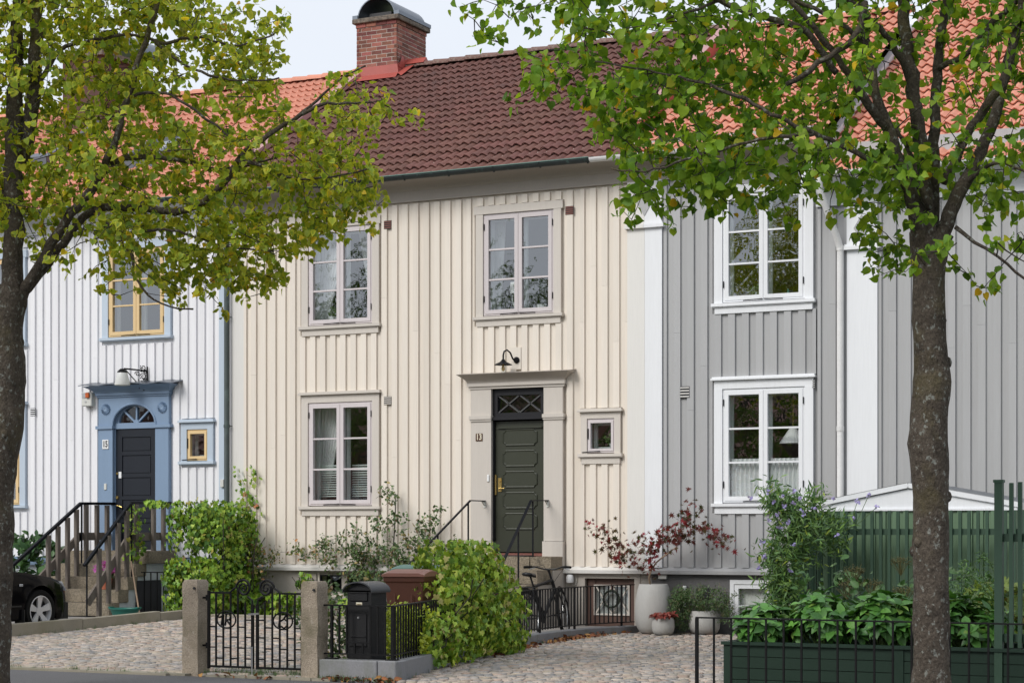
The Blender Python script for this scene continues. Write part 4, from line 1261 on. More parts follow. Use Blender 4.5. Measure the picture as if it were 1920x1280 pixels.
# ------------------------------------------------------------------ gate pillars and gate
def pillar(x, label):
    t = thing('gate_pillar', label, 'pillar', (x,-9.93,0), 'stone gate pillars')
    b = MB(); h = .975; s = .099
    r_ = random.Random(int(x*10)); N = 12
    rings = []
    for k in range(N+1):
        z = -.1+(h-.02+.1)*k/N; q = 1.0 - .02*k/N
        ring = []
        for sx, sy in ((-1,-1),(-.5,-1.0),(0,-1.0),(.5,-1.0),(1,-1),(1.0,-.33),(1.0,.33),(1,1),(0,1.0),(-1,1),(-1.0,0)):
            ring.append((x+sx*s*q+(r_.random()-.5)*.010, -9.93+sy*s*q+(r_.random()-.5)*.010, z))
        rings.append(ring)
    rings.append([(x+(px-x)*.84, -9.93+(py+9.93)*.84, h+.012) for px,py,_ in rings[-1]])
    b.loft(rings); b.build('shaft', MT['granite'], t, smooth=True)
    b = MB(); b.tube([(x+.06,-10.045,.90),(x+.06,-10.03,.90)],.014,8); b.build('bolt_hole', MT['black_print_and_dark'], t)
    return t
p1 = pillar(1.115, 'square stone gate pillar on the left side of black iron gate'); p2 = pillar(2.59, 'square stone gate pillar between iron gate and black mailbox')
t = thing('iron_gate', 'black wrought iron double gate with scrolls and oval monograms', 'gate', (1.87,-9.93,0))
def scroll(cx, cz, r0, turns, hand, start):
    pts = []; n = 34
    for i in range(n+1):
        q = i/n; a = start + hand*turns*2*math.pi*q; r_ = r0*(1-.86*q)
        pts.append((cx+r_*math.cos(a), -9.93, cz+r_*math.sin(a)))
    return pts
def gate_leaf(t, xh, xl, monogram):
    """xh hinge side, xl latch side"""
    s = 1 if xl > xh else -1
    b = MB(); Y = -9.93; w = .016
    X = [xh+(xl-xh)*k/6 for k in range(7)]
    zb, zt = .085, .855
    b.box(min(X[0]-.013,X[0]+.013),max(X[0]-.013,X[0]+.013),Y-.013,Y+.013,.06,zt+.02)
    b.box(X[6]-.013,X[6]+.013,Y-.013,Y+.013,.07,.74)
    b.bar((X[0],Y,zb),(X[6],Y,zb),.016,.022)
    b.bar((X[0],Y,zt),(X[3]-s*.01,Y,zt),.014,.020)
    lf = b.build('frame', MT['iron'], t)
    for k in range(1,6):
        b = MB(); top = zt if k <= 3 else (.88 if k == 4 else .76)
        b.box(X[k]-.008,X[k]+.008,Y-.008,Y+.008,zb,top); b.build('bar', MT['iron'], t)
    # short cross bars laid like brickwork
    b = MB()
    for k in range(6):
        rows = (.20+.0, .42+.0, .64) if k % 2 == 0 else (.31, .535)
        rows = {0:(.285,.50), 1:(.172,.395,.60), 2:(.283,), 3:(.172,.395), 4:(.283,.50), 5:(.172,.395,.575)}[k]
        for z in rows: b.bar((X[k],Y,z),(X[k+1],Y,z),.012,.014)
    b.build('cross_bar', MT['iron'], t)
    # oval medallion with letters
    cx = (X[2]+X[3])/2+ (X[3]-X[2])*.0; cz = .575
    b = MB(); pts = [(cx+.118*math.cos(a), Y-.012, cz+.088*math.sin(a)) for a in [2*math.pi*i/24 for i in range(25)]]
    b.tube(pts, .009, 5, cap=False)
    md = b.build('medallion', MT['iron'], t)
    b = MB()
    for st in monogram: b.tube([(cx+x, Y-.012, cz+z) for x,z in st], .0105, 5)
    b.build('letter', MT['iron'], md)
    # scroll on top
    sc = MB()
    cxs = X[5]-s*.02; czs = .905
    sc.tube(scroll(cxs, czs, .095, 2.1, -s, math.pi if s > 0 else 0.0), [.013]*18+[.010]*17, 6)
    arc = [(X[3]-s*.01+ (X[4]-X[3])*q*1.0, Y, zt + .055*math.sin(q*math.pi/2)) for q in [i/6 for i in range(7)]]
    sc.tube(arc, .010, 6)
    sc.tube([(X[4],Y,.86),(X[4],Y,.915)], .010, 6)
    sc.tube([(cxs+s*.05,Y,.82),(X[6]-s*.005,Y,.78),(X[6],Y,.70)], .010, 6)
    sc.build('scroll', MT['iron'], t)
    b = MB()
    for z in (.80,.30): b.lathe((xh-s*.02,Y,z-.03),[(.018,0),(.018,.06)],8); b.bar((xh-s*.09,Y,z),(xh,Y,z),.02,.02)
    b.build('hinge', MT['iron'], t)
monoA = [[(-.045,.062),(-.060,-.062)],[(.0,.062),(-.012,-.062)],[(-.012,.058),(.035,.062),(.055,.035),(.04,.0),(-.01,.0)],[(.0,.0),(.03,-.03),(.055,-.06)],[(-.085,.02),(-.03,.045),(-.045,.062)]]
monoB = [[(-.03,.075),(-.05,-.065)],[(.045,.07),(.01,.02),(-.03,-.002)],[(-.03,.0),(.02,.02),(.055,-.005),(.05,-.05),(.015,-.075),(-.02,-.055)]]
gate_leaf(t, 1.285, 1.835, monoA); gate_leaf(t, 2.445, 1.895, monoB)
b = MB(); b.bar((1.80,-9.955,.635),(1.93,-9.955,.645),.012,.02); b.tube([(1.835,-9.94,.02),(1.835,-9.94,.3)],.008,6); b.build('latch', MT['steel'], t)

# ------------------------------------------------------------------ low wall with iron railing
t = thing('low_wall', 'low grey concrete wall carrying the black railing, turning towards the house', 'wall', (3.5,-9.9,0))
def wall_piece(a, c, za, zc, w=.11):
    a = Vector((a[0],a[1],0)); c = Vector((c[0],c[1],0)); d = (c-a).normalized(); s = Vector((d.y,-d.x,0))
    b = MB(); g_ = d*.003
    b.loft([[a+g_+s*w+Vector((0,0,-.1)), a+g_-s*w+Vector((0,0,-.1)), a+g_-s*w+Vector((0,0,za)), a+g_+s*w+Vector((0,0,za))],
            [c-g_+s*w+Vector((0,0,-.1)), c-g_-s*w+Vector((0,0,-.1)), c-g_-s*w+Vector((0,0,zc)), c-g_+s*w+Vector((0,0,zc))]])
    b.build('wall_block', MT['concrete_wall'], t, bevel=.008)
wall_piece((2.69,-9.90),(3.375,-9.90),.20,.20)
b = MB(); b.box(3.38,3.59,-10.01,-9.79,-.1,.204); b.build('wall_block', MT['concrete_wall'], t, bevel=.01)
zw = [.20,.185,.165,.15,.14,.13,.12,.11]
for k in range(len(WALL)-1):
    a = WALL[k] if k else (3.45,-9.78)
    wall_piece(a, WALL[k+1], zw[k], zw[k+1], .10)
# railing along the street and up to the house
t = thing('iron_railing', 'black iron railing on the low wall beside mailbox, ivy and bicycle', 'railing', (3.5,-9.9,.2))
def zrail(y): return .745-.03*sm((y+10)/9)
b = MB(); b.bar((2.69,-9.90,.745),(3.49,-9.90,.745),.030,.014); b.bar((2.69,-9.90,.255),(3.49,-9.90,.255),.026,.014)
for k in range(len(WALL)-1):
    a = WALL[k] if k else (3.49,-9.90); c = WALL[k+1]
    b.bar((a[0],a[1],zrail(a[1])),(c[0],c[1],zrail(c[1])),.030,.014)
    b.bar((a[0],a[1],zw[k]+.055),(c[0],c[1],zw[k+1]+.055),.026,.014)
b.build('rail', MT['iron'], t)
for x in (2.78, 2.87, 2.955, 3.235, 3.32, 3.405):
    if x in (2.78,): pass
    b = MB(); w = .013 if x == 2.78 else .008; b.box(x-w,x+w,-9.90-w,-9.90+w,.20 if x == 2.78 else .255,.74); b.build('picket', MT['iron'], t)
for x in (3.05, 3.145):
    b = MB(); b.box(x-.008,x+.008,-9.908,-9.892,.255,.365); b.build('picket', MT['iron'], t)
b = MB(); b.bar((2.955,-9.90,.372),(3.235,-9.90,.372),.02,.014); b.build('cross_bar', MT['iron'], t)
dist = 0.0; seg = []
L_tot = 0; pl = [(3.49,-9.90)]+WALL[1:]
k = 0; pos = 0.0; n_p = 0
for (xa,ya),(xb,yb) in zip(pl, pl[1:]):
    ln = math.hypot(xb-xa, yb-ya)
    while pos < ln:
        q = pos/ln; x = xa+(xb-xa)*q; y = ya+(yb-ya)*q
        thick = n_p % 12 == 0
        w = .013 if thick else .0075
        b = MB(); b.box(x-w,x+w,y-w,y+w,(.11 if thick else .17),zrail(y)-.007)
        if thick: b.box(x-.05,x+.05,y-.035,y+.035,.105+.09*sm((-y-1)/9),.118+.09*sm((-y-1)/9))
        b.build('post' if thick else 'picket', MT['iron'], t)
        pos += .115; n_p += 1
    pos -= ln
b = MB()
for x in (2.78, 3.49): b.box(x-.06,x+.06,-9.94,-9.86,.20,.214)
b.build('foot_plate', MT['iron'], t)

# ------------------------------------------------------------------ mailbox
t = thing('mailbox', 'tall black mailbox with arched top behind the front railing', 'mailbox', (3.05,-9.65,0))
x0, x1, y0, y1 = 2.905, 3.185, -9.80, -9.50
b = MB(); b.box(x0,x1,y0,y1,-.05,.895); b.build('body', MT['mailbox'], t)
def arc_top(xa, xb, z, h, n=12): 
    return [(xa+(xb-xa)*(.5-.5*math.cos(math.pi*i/n)), z+h*math.sin(math.pi*i/n)) for i in range(n+1)]
b = MB(); A = arc_top(x0-.035,x1+.035,.885,.10); B2 = arc_top(x0-.03,x1+.03,.872,.10)
b.loft([[(x,y0-.05,z) for x,z in A+B2[::-1]], [(x,y1+.03,z) for x,z in A+B2[::-1]]]); b.build('roof', MT['mailbox_top'], t, smooth=True)
b = MB(); b.prism(arc_top(x0,x1,.880,.092), y0, y1); b.build('gable', MT['mailbox'], t)
b = MB(); b.box(x0+.03,x1-.04,y0-.016,y0-.002,.79,.865); b.box(x0+.025,x1-.035,y0-.024,y0-.002,.865,.878); b.build('flap', MT['mailbox'], t, bevel=.003)
b = MB(); b.box(x0+.105,x0+.175,y0-.006,y0-.001,.735,.775); lb = b.build('name_plate', MT['cream_print'], t)
b = MB()
for q in range(4): b.box(x0+.112+q*.015,x0+.122+q*.015,y0-.008,y0-.006,.750,.761)
b.build('print', MT['brass'], lb)
b = MB(); b.box(x0+.03,x1-.05,y0-.014,y0-.001,.33,.66); b.box(x0+.045,x1-.06,y0-.022,y0-.014,.42,.44); b.build('door', MT['mailbox'], t, bevel=.003)
b = MB(); b.lathe((x0+.14,y0-.014,.62),[(.014,0),(.011,-.012)],10,'y'); b.build('lock', MT['steel'], t)

# ------------------------------------------------------------------ bins
def bin_(x, y, label, m, ml, h=1.02, rz=0.0, s=1.0):
    t = thing('wheelie_bin', label, 'bin', (x,y,0))
    c, s_ = math.cos(rz), math.sin(rz)
    T = lambda px,py,pz: (x+px*c-py*s_, y+px*s_+py*c, pz)
    b = MB(); rings = []
    for z, wx, wy in ((.06,.20,.24),(.12,.21,.25),(h-.14,.265,.31),(h-.135,.285,.33),(h-.06,.29,.335),(h-.06,.275,.32)):
        rings.append([T(-wx*s,-wy*s,z),T(wx*s,-wy*s,z),T(wx*s,wy*s,z),T(-wx*s,wy*s,z)])
    b.loft(rings); b.build('body', m, t, bevel=.012)
    b = MB(); rings = []
    for q in range(7):
        yy = -.36+.70*q/6; zz = h-.055+.06*math.sin(math.pi*min(1,q/6*.85+.1))
        rings.append([T(-.30*s,yy*s,h-.075),T(.30*s,yy*s,h-.075),T(.30*s,yy*s,zz-.02),T(.22*s,yy*s,zz),T(-.22*s,yy*s,zz),T(-.30*s,yy*s,zz-.02)])
    b.loft(rings); b.build('lid', ml, t)
    b = MB()
    for px in (-.24,.24): b.lathe(T(px,.27,.09),[(.09,-.025),(.1,-.02),(.1,.02),(.09,.025)],16,'x')
    b.build('wheel', MT['tyre'], t)
    b = MB(); b.tube([T(-.2*s,.36*s,h-.06),T(.2*s,.36*s,h-.06)],.015,8); b.bar(T(-.1,-.345*s,.2),T(-.1,-.345*s,.8),.02,.01); b.bar(T(.1,-.345*s,.2),T(.1,-.345*s,.8),.02,.01); b.build('handle', m, t)
bin_(2.50,-7.75,'brown wheeled bin with pale brown lid beside the ivy bush', MT['bin_brown'], MT['bin_lid'], 1.07, .15, .84)
bin_(1.95,-6.6,'grey green bin lid just showing behind the brown bin', MT['bin_green'], MT['bin_green'], 1.10, .2, .9)

# ------------------------------------------------------------------ bicycle (rear wheel nearest the street)
t = thing('bicycle', 'black bicycle standing behind the iron railing beside the steps', 'bicycle', (1.5,-2.1,0))
lean = R(-9)
rc = Vector((1.50,-2.64,.02)); fwd = Vector((.02,1,0)).normalized()
side = Vector((fwd.y,-fwd.x,0)); upv = (Vector((0,0,1))*math.cos(lean)+side*math.sin(lean)).normalized()
def BK(l, h, w=0.0): return rc+fwd*l+upv*h+side*w
def wheel(t, ctr, ax_f, ax_u, r_=.335):
    b = MB(); n = 30
    pts = [ctr+ax_f*math.cos(a)*(r_-.018)+ax_u*math.sin(a)*(r_-.018) for a in [2*math.pi*i/n for i in range(n+1)]]
    b.tube(pts, .025, 7, cap=False); w = b.build('wheel', MT['tyre'], t, smooth=True)
    b = MB(); pts = [ctr+ax_f*math.cos(a)*(r_-.045)+ax_u*math.sin(a)*(r_-.045) for a in [2*math.pi*i/n for i in range(n+1)]]
    b.tube(pts, .010, 5, cap=False); b.build('rim', MT['steel'], w)
    b = MB()
    for i in range(16):
        a = 2*math.pi*i/16; b.tube([ctr, ctr+ax_f*math.cos(a)*(r_-.045)+ax_u*math.sin(a)*(r_-.045)], .0022, 3, cap=False)
    b.build('spoke', MT['steel'], w)
    sw = ax_f.cross(ax_u); b = MB(); b.tube([ctr-sw*.05, ctr+sw*.05], .022, 8); b.build('hub', MT['bike_black'], w)
    b = MB(); pts = [ctr+ax_f*math.cos(a)*(r_+.022)+ax_u*math.sin(a)*(r_+.022) for a in [R(20+q*130/14) for q in range(15)]]
    for p, q in zip(pts, pts[1:]): b.bar(p, q, .045, .006, up=sw)
    b.build('mudguard', MT['bike_black'], w)
steer = R(-14)
ff = (fwd*math.cos(steer)+side*math.sin(steer)).normalized()
wheel(t, BK(0,.335), fwd, upv); wheel(t, BK(1.07,.335), ff, upv)
b = MB()
bb = BK(.44,.29); st = BK(.27,.72); ht = BK(.86,.80); hb = BK(.91,.66); rx = BK(0,.335); fx = BK(1.07,.335)
for a, c, r_ in ((bb,st,.020),(st,ht,.023),(bb,hb,.028),(ht,hb,.027),(bb,rx+side*.05,.010),(bb,rx-side*.05,.010),(st,rx+side*.05,.009),(st,rx-side*.05,.009)): b.tube([a,c],r_,8)
b.build('frame', MT['bike_black'], t, smooth=True)
b = MB(); b.tube([hb, hb+(hb-ht)*.35+side*.05, fx+side*.05],.012,7); b.tube([hb, hb+(hb-ht)*.35-side*.05, fx-side*.05],.012,7); b.build('fork', MT['bike_black'], t, smooth=True)
b = MB(); sp_t = st+(st-bb)*.32; b.tube([st,sp_t],.014,8); b.build('seat_post', MT['bike_black'], t)
b = MB(); sd = sp_t+upv*.03
b.loft([[sd+fwd*l+side*(w*math.cos(a))+upv*(.03*math.sin(a)+dz) for a in [2*math.pi*i/8 for i in range(8)]] for l,w,dz in ((-.13,.05,.012),(-.10,.085,.01),(-.03,.07,.0),(.06,.035,-.005),(.14,.022,-.012),(.155,.01,-.015))])
b.build('saddle', MT['bike_black'], t, smooth='all')
b = MB(); stm = ht+(ht-hb)*1.05; b.tube([ht,stm,stm+ff*.07+upv*.01],.017,8); b.build('stem', MT['bike_black'], t)
b = MB(); hs_ = (side*math.cos(steer)-fwd*math.sin(steer)); c0 = stm+ff*.07+upv*.01
b.tube([c0-hs_*.33-ff*.13+upv*.03, c0-hs_*.20-ff*.04+upv*.035, c0-hs_*.08, c0+hs_*.08, c0+hs_*.20-ff*.04+upv*.035, c0+hs_*.33-ff*.13+upv*.03], .012, 7); hb_o = b.build('handlebar', MT['bike_black'], t, smooth=True)
for s_ in (-1,1):
    b = MB(); b.tube([c0+hs_*s_*.24-ff*.07+upv*.034, c0+hs_*s_*.34-ff*.137+upv*.03],.018,8); b.build('grip', MT['tyre'], hb_o)
    b = MB(); b.tube([c0+hs_*s_*.20-ff*.03+upv*.02, c0+hs_*s_*.30-ff*.05-upv*.005],.007,5); b.build('brake_lever', MT['steel'], hb_o)
b = MB(); b.lathe(bb, [(.09,-.004),(.095,0),(.09,.004)], 20, 'x'); b.tube([bb+side*.06, bb+side*.07+upv*.02+fwd*.165],.009,6); b.tube([bb-side*.06, bb-side*.07-upv*.02-fwd*.165],.009,6)
b.obox(bb+side*.12+upv*.02+fwd*.165, fwd, side, upv, .045,.04,.012); b.obox(bb-side*.12-upv*.02-fwd*.165, fwd, side, upv, .045,.04,.012)
b.build('crank', MT['bike_black'], t)
b = MB(); rk = BK(-.02,.72)
for w in (-.06,.06): b.tube([BK(.22,.71,w),BK(-.25,.72,w)],.007,5); b.tube([BK(-.05,.72,w),BK(0,.335,w)],.006,5); b.tube([BK(-.20,.72,w),BK(0,.335,w)],.006,5)
for l in (.1,0,-.1,-.2): b.tube([BK(l,.718,-.06),BK(l,.718,.06)],.006,5)
b.build('rack', MT['bike_black'], t)
b = MB(); b.tube([ht+upv*.05+ff*.03, c0-hs_*.1+upv*.06+ff*.05, c0-hs_*.2-ff*.03+upv*.03],.004,4); b.tube([c0+hs_*.2, c0+hs_*.1+ff*.12-upv*.08, ht+ff*.06-upv*.05, BK(.75,.55)],.004,4); b.build('cable', MT['bike_black'], t)

# ------------------------------------------------------------------ concrete pots
def pot(x, y, prof, label, grp='grey concrete pots by the grey basement wall'):
    t = thing('plant_pot', label, 'pot', (x,y,.02), grp)
    b = MB(); P = [(0.02,.0)]+prof
    b.lathe((x,y,.012), P, 36); b.build('vessel', MT['pot_concrete'], t, smooth=True, fix=True)
    r_, h_ = prof[-2]
    b = MB(); b.lathe((x,y,.012), [(r_-.03,h_-.06),(0.01,h_-.05)], 24); b.build('soil', MT['soil'], t)
    return t
pot(2.41,-.46,[(.16,.0),(.205,.03),(.245,.10),(.27,.22),(.272,.36),(.262,.50),(.235,.64),(.213,.715),(.208,.725),(.19,.725),(.18,.66)],'tall grey concrete pot holding the red maple')
pot(2.70,-.80,[(.10,0),(.135,.02),(.158,.07),(.165,.14),(.160,.21),(.148,.255),(.140,.26),(.13,.258),(.12,.22)],'smallest grey concrete pot, with red leaves, beside the tall pot')
pot(3.16,-.36,[(.13,0),(.19,.03),(.225,.09),(.232,.17),(.222,.25),(.195,.335),(.188,.345),(.175,.343),(.165,.30)],'medium round grey concrete pot overflowing with green heather')
b = MB(); b.tube([(2.74,-.06,.40),(2.74,-.06,.70)],.022,8); b.lathe((2.74,-.06,.66),[(.028,0),(.034,.01),(.034,.035),(.028,.045)],10); b.tube([(2.74,-.06,.60),(2.74,-.14,.58),(2.74,-.15,.53)],.016,7)
solo(b, 'water_tap', MT['tap_white'], 'pale outdoor water tap on dark basement wall above the pots', 'tap', (2.74,-.06,.4), smooth=True)
b = MB(); b.box(2.33,2.46,-.09,-.03,.80,.865); solo(b, 'socket_box', MT['alarm_white'], 'small white box under the ledge of grey house above tall pot', 'box', (2.4,-.03,.83), bevel=.006)
t = thing('wall_spotlight', 'small white spotlight with cable under cream ledge behind bicycle', 'lamp', (.92,-.05,.8))
b = MB(); b.tube([(.90,-.03,.80),(.90,-.10,.80)],.03,10); b.lathe((.90,-.10,.73),[(.05,0),(.058,.02),(.058,.09),(.045,.12),(.02,.125)],14); b.build('head', MT['white_enamel'], t, smooth=True)
b = MB(); b.tube([(.90,-.05,.73),(.93,-.05,.69),(.97,-.05,.70),(.985,-.05,.76),(.97,-.04,.84)],.008,6); b.build('cable', MT['cable'], t)

# ------------------------------------------------------------------ wreath on basement door
t = thing('wreath', 'dark round wreath hanging on the brown basement door', 'wreath', (1.53,.02,.50))
b = MB(); n = 40
for q in range(150):
    a = random.random()*2*math.pi; r_ = .125+random.gauss(0,.018)
    p = Vector((1.53+r_*math.cos(a), .015-random.random()*.04, .49+r_*math.sin(a)))
    d = Vector((-math.sin(a)+random.gauss(0,.5), random.gauss(0,.5), math.cos(a)+random.gauss(0,.5))).normalized()
    s = d.orthogonal().normalized()
    b.add([p-s*.008, p+d*.022, p+s*.008, p+d*.045], [(0,1,3),(1,2,3)])
b.tube([(1.53+.125*math.cos(a), .01, .49+.125*math.sin(a)) for a in [2*math.pi*i/n for i in range(n+1)]], .016, 6, cap=False)
b.build('twigs', MT['wreath'], t, fix=False)
b = MB(); b.bar((1.53,.02,.61),(1.53,.03,.72),.015,.004,up=(0,1,0)); b.build('ribbon', MT['enamel_plate'], t)

# ------------------------------------------------------------------ wall lamps
t = thing('wall_lamp', 'black gooseneck wall lamp with clear bulb above green door 13', 'lamp', (-.06,-.05,4.12))
b = MB(); b.box(-.13,.05,-.058,-.02,3.99,4.33); b.build('mount_board', MT['cream_paint'], t)
b = MB(); b.lathe((-.02,-.058,4.13),[(.05,0),(.05,-.015),(.03,-.03),(.02,-.06)],14,'y')
yy = lambda q: -.07-.23*q
b.tube([(-.02,-.09,4.13),(-.025,-.12,4.115),(-.045,-.15,4.15),(-.065,-.19,4.235),(-.10,-.23,4.275),(-.135,-.26,4.25),(-.145,-.27,4.19),(-.145,-.27,4.13)], .013, 8)
b.lathe((-.145,-.27,4.07),[(.024,.06),(.03,.0)],12)
b.build('arm', MT['iron_blue'], t, smooth=True)
b = MB(); b.lathe((-.145,-.27,4.04),[(.03,.075),(.05,.052),(.135,.012),(.137,.004),(.05,.042),(.025,.05)],28); b.build('shade', MT['iron_blue'], t, smooth=True)
b = MB(); b.lathe((-.145,-.27,3.93),[(.012,.0),(.045,.02),(.052,.06),(.05,.11),(.042,.14)],16); b.build('glass_globe', MT['glass_dim'], t, smooth=True)
b = MB(); b.lathe((-.145,-.27,3.95),[(.01,0),(.026,.02),(.028,.05),(.014,.09),(.012,.12)],12); b.build('bulb', MT['bulb'], t, smooth=True)
t = thing('wall_lamp', 'ornate black wall bracket lamp with white glass shade above blue doorway', 'lamp', (-7.0,-.05,4.08))
b = MB()
b.tube([(-7.02,-.055,3.87),(-7.02,-.055,4.30)],.012,6); b.tube([(-7.02,-.06,4.22),(-7.14,-.22,4.24),(-7.26,-.38,4.25)],.014,7)
def curl(p0, r_, s, turns=1.3, n=16): 
    return [(p0[0]-.55*r_*(1-.75*i/n)*math.cos(s*turns*6.283*i/n), p0[1]-.83*r_*(1-.75*i/n)*math.cos(s*turns*6.283*i/n), p0[2]+r_*(1-.75*i/n)*math.sin(s*turns*6.283*i/n)) for i in range(n+1)]
for p, r_, s in (((-7.06,-.12,4.13),.06,1),((-7.06,-.12,4.28),.05,-1),((-7.05,-.10,3.98),.055,-1),((-7.12,-.20,4.17),.045,1),((-7.04,-.09,4.21),.04,1),((-7.04,-.08,4.06),.04,1),((-7.05,-.1,3.90),.035,1)):
    b.tube(curl(p, r_, s), .008, 5)
for q in range(26):
    p = Vector((-7.02-.10*random.random(), -.06-.14*random.random(), 3.88+.42*random.random())); d = Vector((random.gauss(0,1),random.gauss(0,.5),random.gauss(0,1))).normalized()*.035; s = d.orthogonal().normalized()*.012
    b.add([p, p+d*.5+s, p+d, p+d*.5-s], [(0,1,2,3)])
b.tube([(-7.08,-.12,3.93),(-7.16,-.24,4.08),(-7.24,-.36,4.23)],.009,6)
b.build('bracket', MT['iron'], t, fix=False)
b = MB(); b.lathe((-7.28,-.40,4.18),[(.03,.07),(.05,.055),(.085,.02),(.085,.0)],18); b.build('cap', MT['iron'], t, smooth=True)
b = MB(); b.lathe((-7.28,-.40,3.96),[(.02,.0),(.125,.01),(.132,.03),(.085,.22)],24); b.build('shade', MT['lamp_glass'], t, smooth=True)

# ------------------------------------------------------------------ planter, railing in front, trellis
t = thing('planter_box', 'dark green timber planter box along the pavement full of hydrangeas', 'planter', (8.6,-9.5,0))
PX0, PX1, PY0, PY1 = 6.86, 11.4, -9.52, -8.55
for k in range(4):
    z0 = .0+.1075*k
    for xa, xb in ((PX0+.07,8.47),(8.575,9.385),(9.465,PX1)):
        b = MB(); b.box(xa,xb,PY0+.012+.003*rng.random(),PY0+.04,z0+.003,z0+.1045); b.build('plank', MT['planter_green'], t)
    b = MB(); b.box(PX0+.012,PX0+.04,PY0+.07,PY1,z0+.003,z0+.1045); b.build('plank', MT['planter_green'], t)
for xa, xb in ((PX0,PX0+.07),(8.47,8.575)):
    b = MB(); b.box(xa,xb,PY0,PY0+.07,0,.43); b.build('post', MT['planter_green'], t)
b = MB(); b.box(PX0-.02,PX1,PY0-.02,PY0+.08,.431,.46); b.box(PX0-.02,PX0+.08,PY0+.08,PY1,.431,.46); b.box(PX0,PX1,PY1-.05,PY1,.0,.46); b.build('top_board', MT['planter_green'], t)
b = MB(); b.box(PX0+.05,PX1,PY0+.05,PY1-.06,.0,.40); b.build('soil', MT['soil'], t)
t = thing('iron_railing', 'thin black iron railing in front of the green planter box', 'railing', (8.2,-9.95,0))
RX0, RX1, RY = 6.77, 11.4, -9.98
b = MB(); b.bar((RX0-.01,RY,.70),(RX1,RY,.70),.030,.014); b.build('rail', MT['iron'], t)
x = RX0; k = 0
while x < RX1:
    b = MB(); w = .014 if k == 0 else .0085; b.box(x-w,x+w,RY-w,RY+w,-.05,.694); b.build('post' if k == 0 else 'picket', MT['iron'], t)
    x += .167; k += 1
t = thing('trellis', 'tall dark green slatted screen with post at right edge of planter', 'trellis', (9.6,-9.5,0))
b = MB(); b.box(9.39,9.46,-9.528,-9.455,0,1.92); b.box(9.382,9.468,-9.536,-9.447,1.92,1.945); b.build('post', MT['shed_dark_green'], t)
b = MB(); b.box(9.462,11.3,-9.49,-9.455,1.40,1.47); b.box(9.462,11.3,-9.49,-9.455,.52,.59); b.build('rail', MT['shed_dark_green'], t)
x = 9.52
while x < 11.3:
    b = MB(); b.box(x,x+.034,-9.53,-9.491,.47,1.915+.01*rng.random()); b.build('slat', MT['shed_dark_green'], t); x += .0755

# ------------------------------------------------------------------ garden shed and slatted fence before it
t = thing('garden_shed', 'green boarded garden shed with low white gable behind the slatted fence', 'shed', (7.0,-3,0))
SX0, SX1, SY0, SY1 = 5.74, 8.10, -2.95, -.7
b = MB(); b.box(SX0,SX1,SY0+.012,SY1,-.05,1.765); wl_ = b.build('wall', MT['shed_green'], t)
x = SX0; k = 0
while x < SX1-.05:
    w = .135; b = MB(); b.box(x,min(x+w,SX1),SY0-.004*(k%2),SY0+.011,-.05,1.76); b.build('board', MT['shed_green'], wl_)
    b = MB(); b.box(x+w-.022,x+w+.022,SY0-.026,SY0-.0045,-.05,1.755); b.build('batten', MT['shed_green'], wl_); x += w; k += 1
ax, az = 6.86, 2.07
b = MB()
b.prism([(SX0-.06,1.775),(SX1+.06,1.775),(SX1+.06,1.80),(ax,az-.045),(SX0-.06,1.80)], SY0-.01, SY0+.02); b.build('gable', MT['white_trim'], t)
b = MB(); b.bar((SX0-.20,SY0-.03,1.815),(ax,SY0-.03,az),.03,.062); b.bar((ax,SY0-.03,az),(SX1+.16,SY0-.03,1.815),.03,.062); b.box(SX0-.1,SX1+.1,SY0-.035,SY0-.011,1.755,1.78); b.build('bargeboard', MT['white_trim'], t)
b = MB(); b.add([(SX0-.2,SY0-.05,1.85),(ax,SY0-.05,az+.035),(ax,SY1,az+.035),(SX0-.2,SY1,1.85),(SX1+.16,SY0-.05,1.85),(SX1+.16,SY1,1.85)],[(0,1,2,3),(1,4,5,2)]); b.build('roof', MT['zinc'], t, fix=False)
t = thing('slatted_fence', 'dark green fence of thin upright slats standing before the shed', 'fence', (7.0,-3.4,0))
FY = -3.35
b = MB(); b.box(5.55,9.0,FY+.001,FY+.04,1.455,1.53); b.box(5.55,9.0,FY+.001,FY+.04,.35,.43)
b.box(5.50,5.54,FY+.05,-.6,1.455,1.53); b.box(5.50,5.54,FY+.05,-.6,.35,.43); b.build('rail', MT['shed_dark_green'], t)
x = 5.52
while x < 9.0:
    b = MB(); b.box(x,x+.036,FY-.038,FY,.05,1.745+.01*rng.random()); b.build('slat', MT['shed_dark_green'], t); x += .1085
y = FY+.06
while y < -.6:
    b = MB(); b.box(5.46,5.499,y,y+.036,.05,1.74); b.build('slat', MT['shed_dark_green'], t); y += .1085

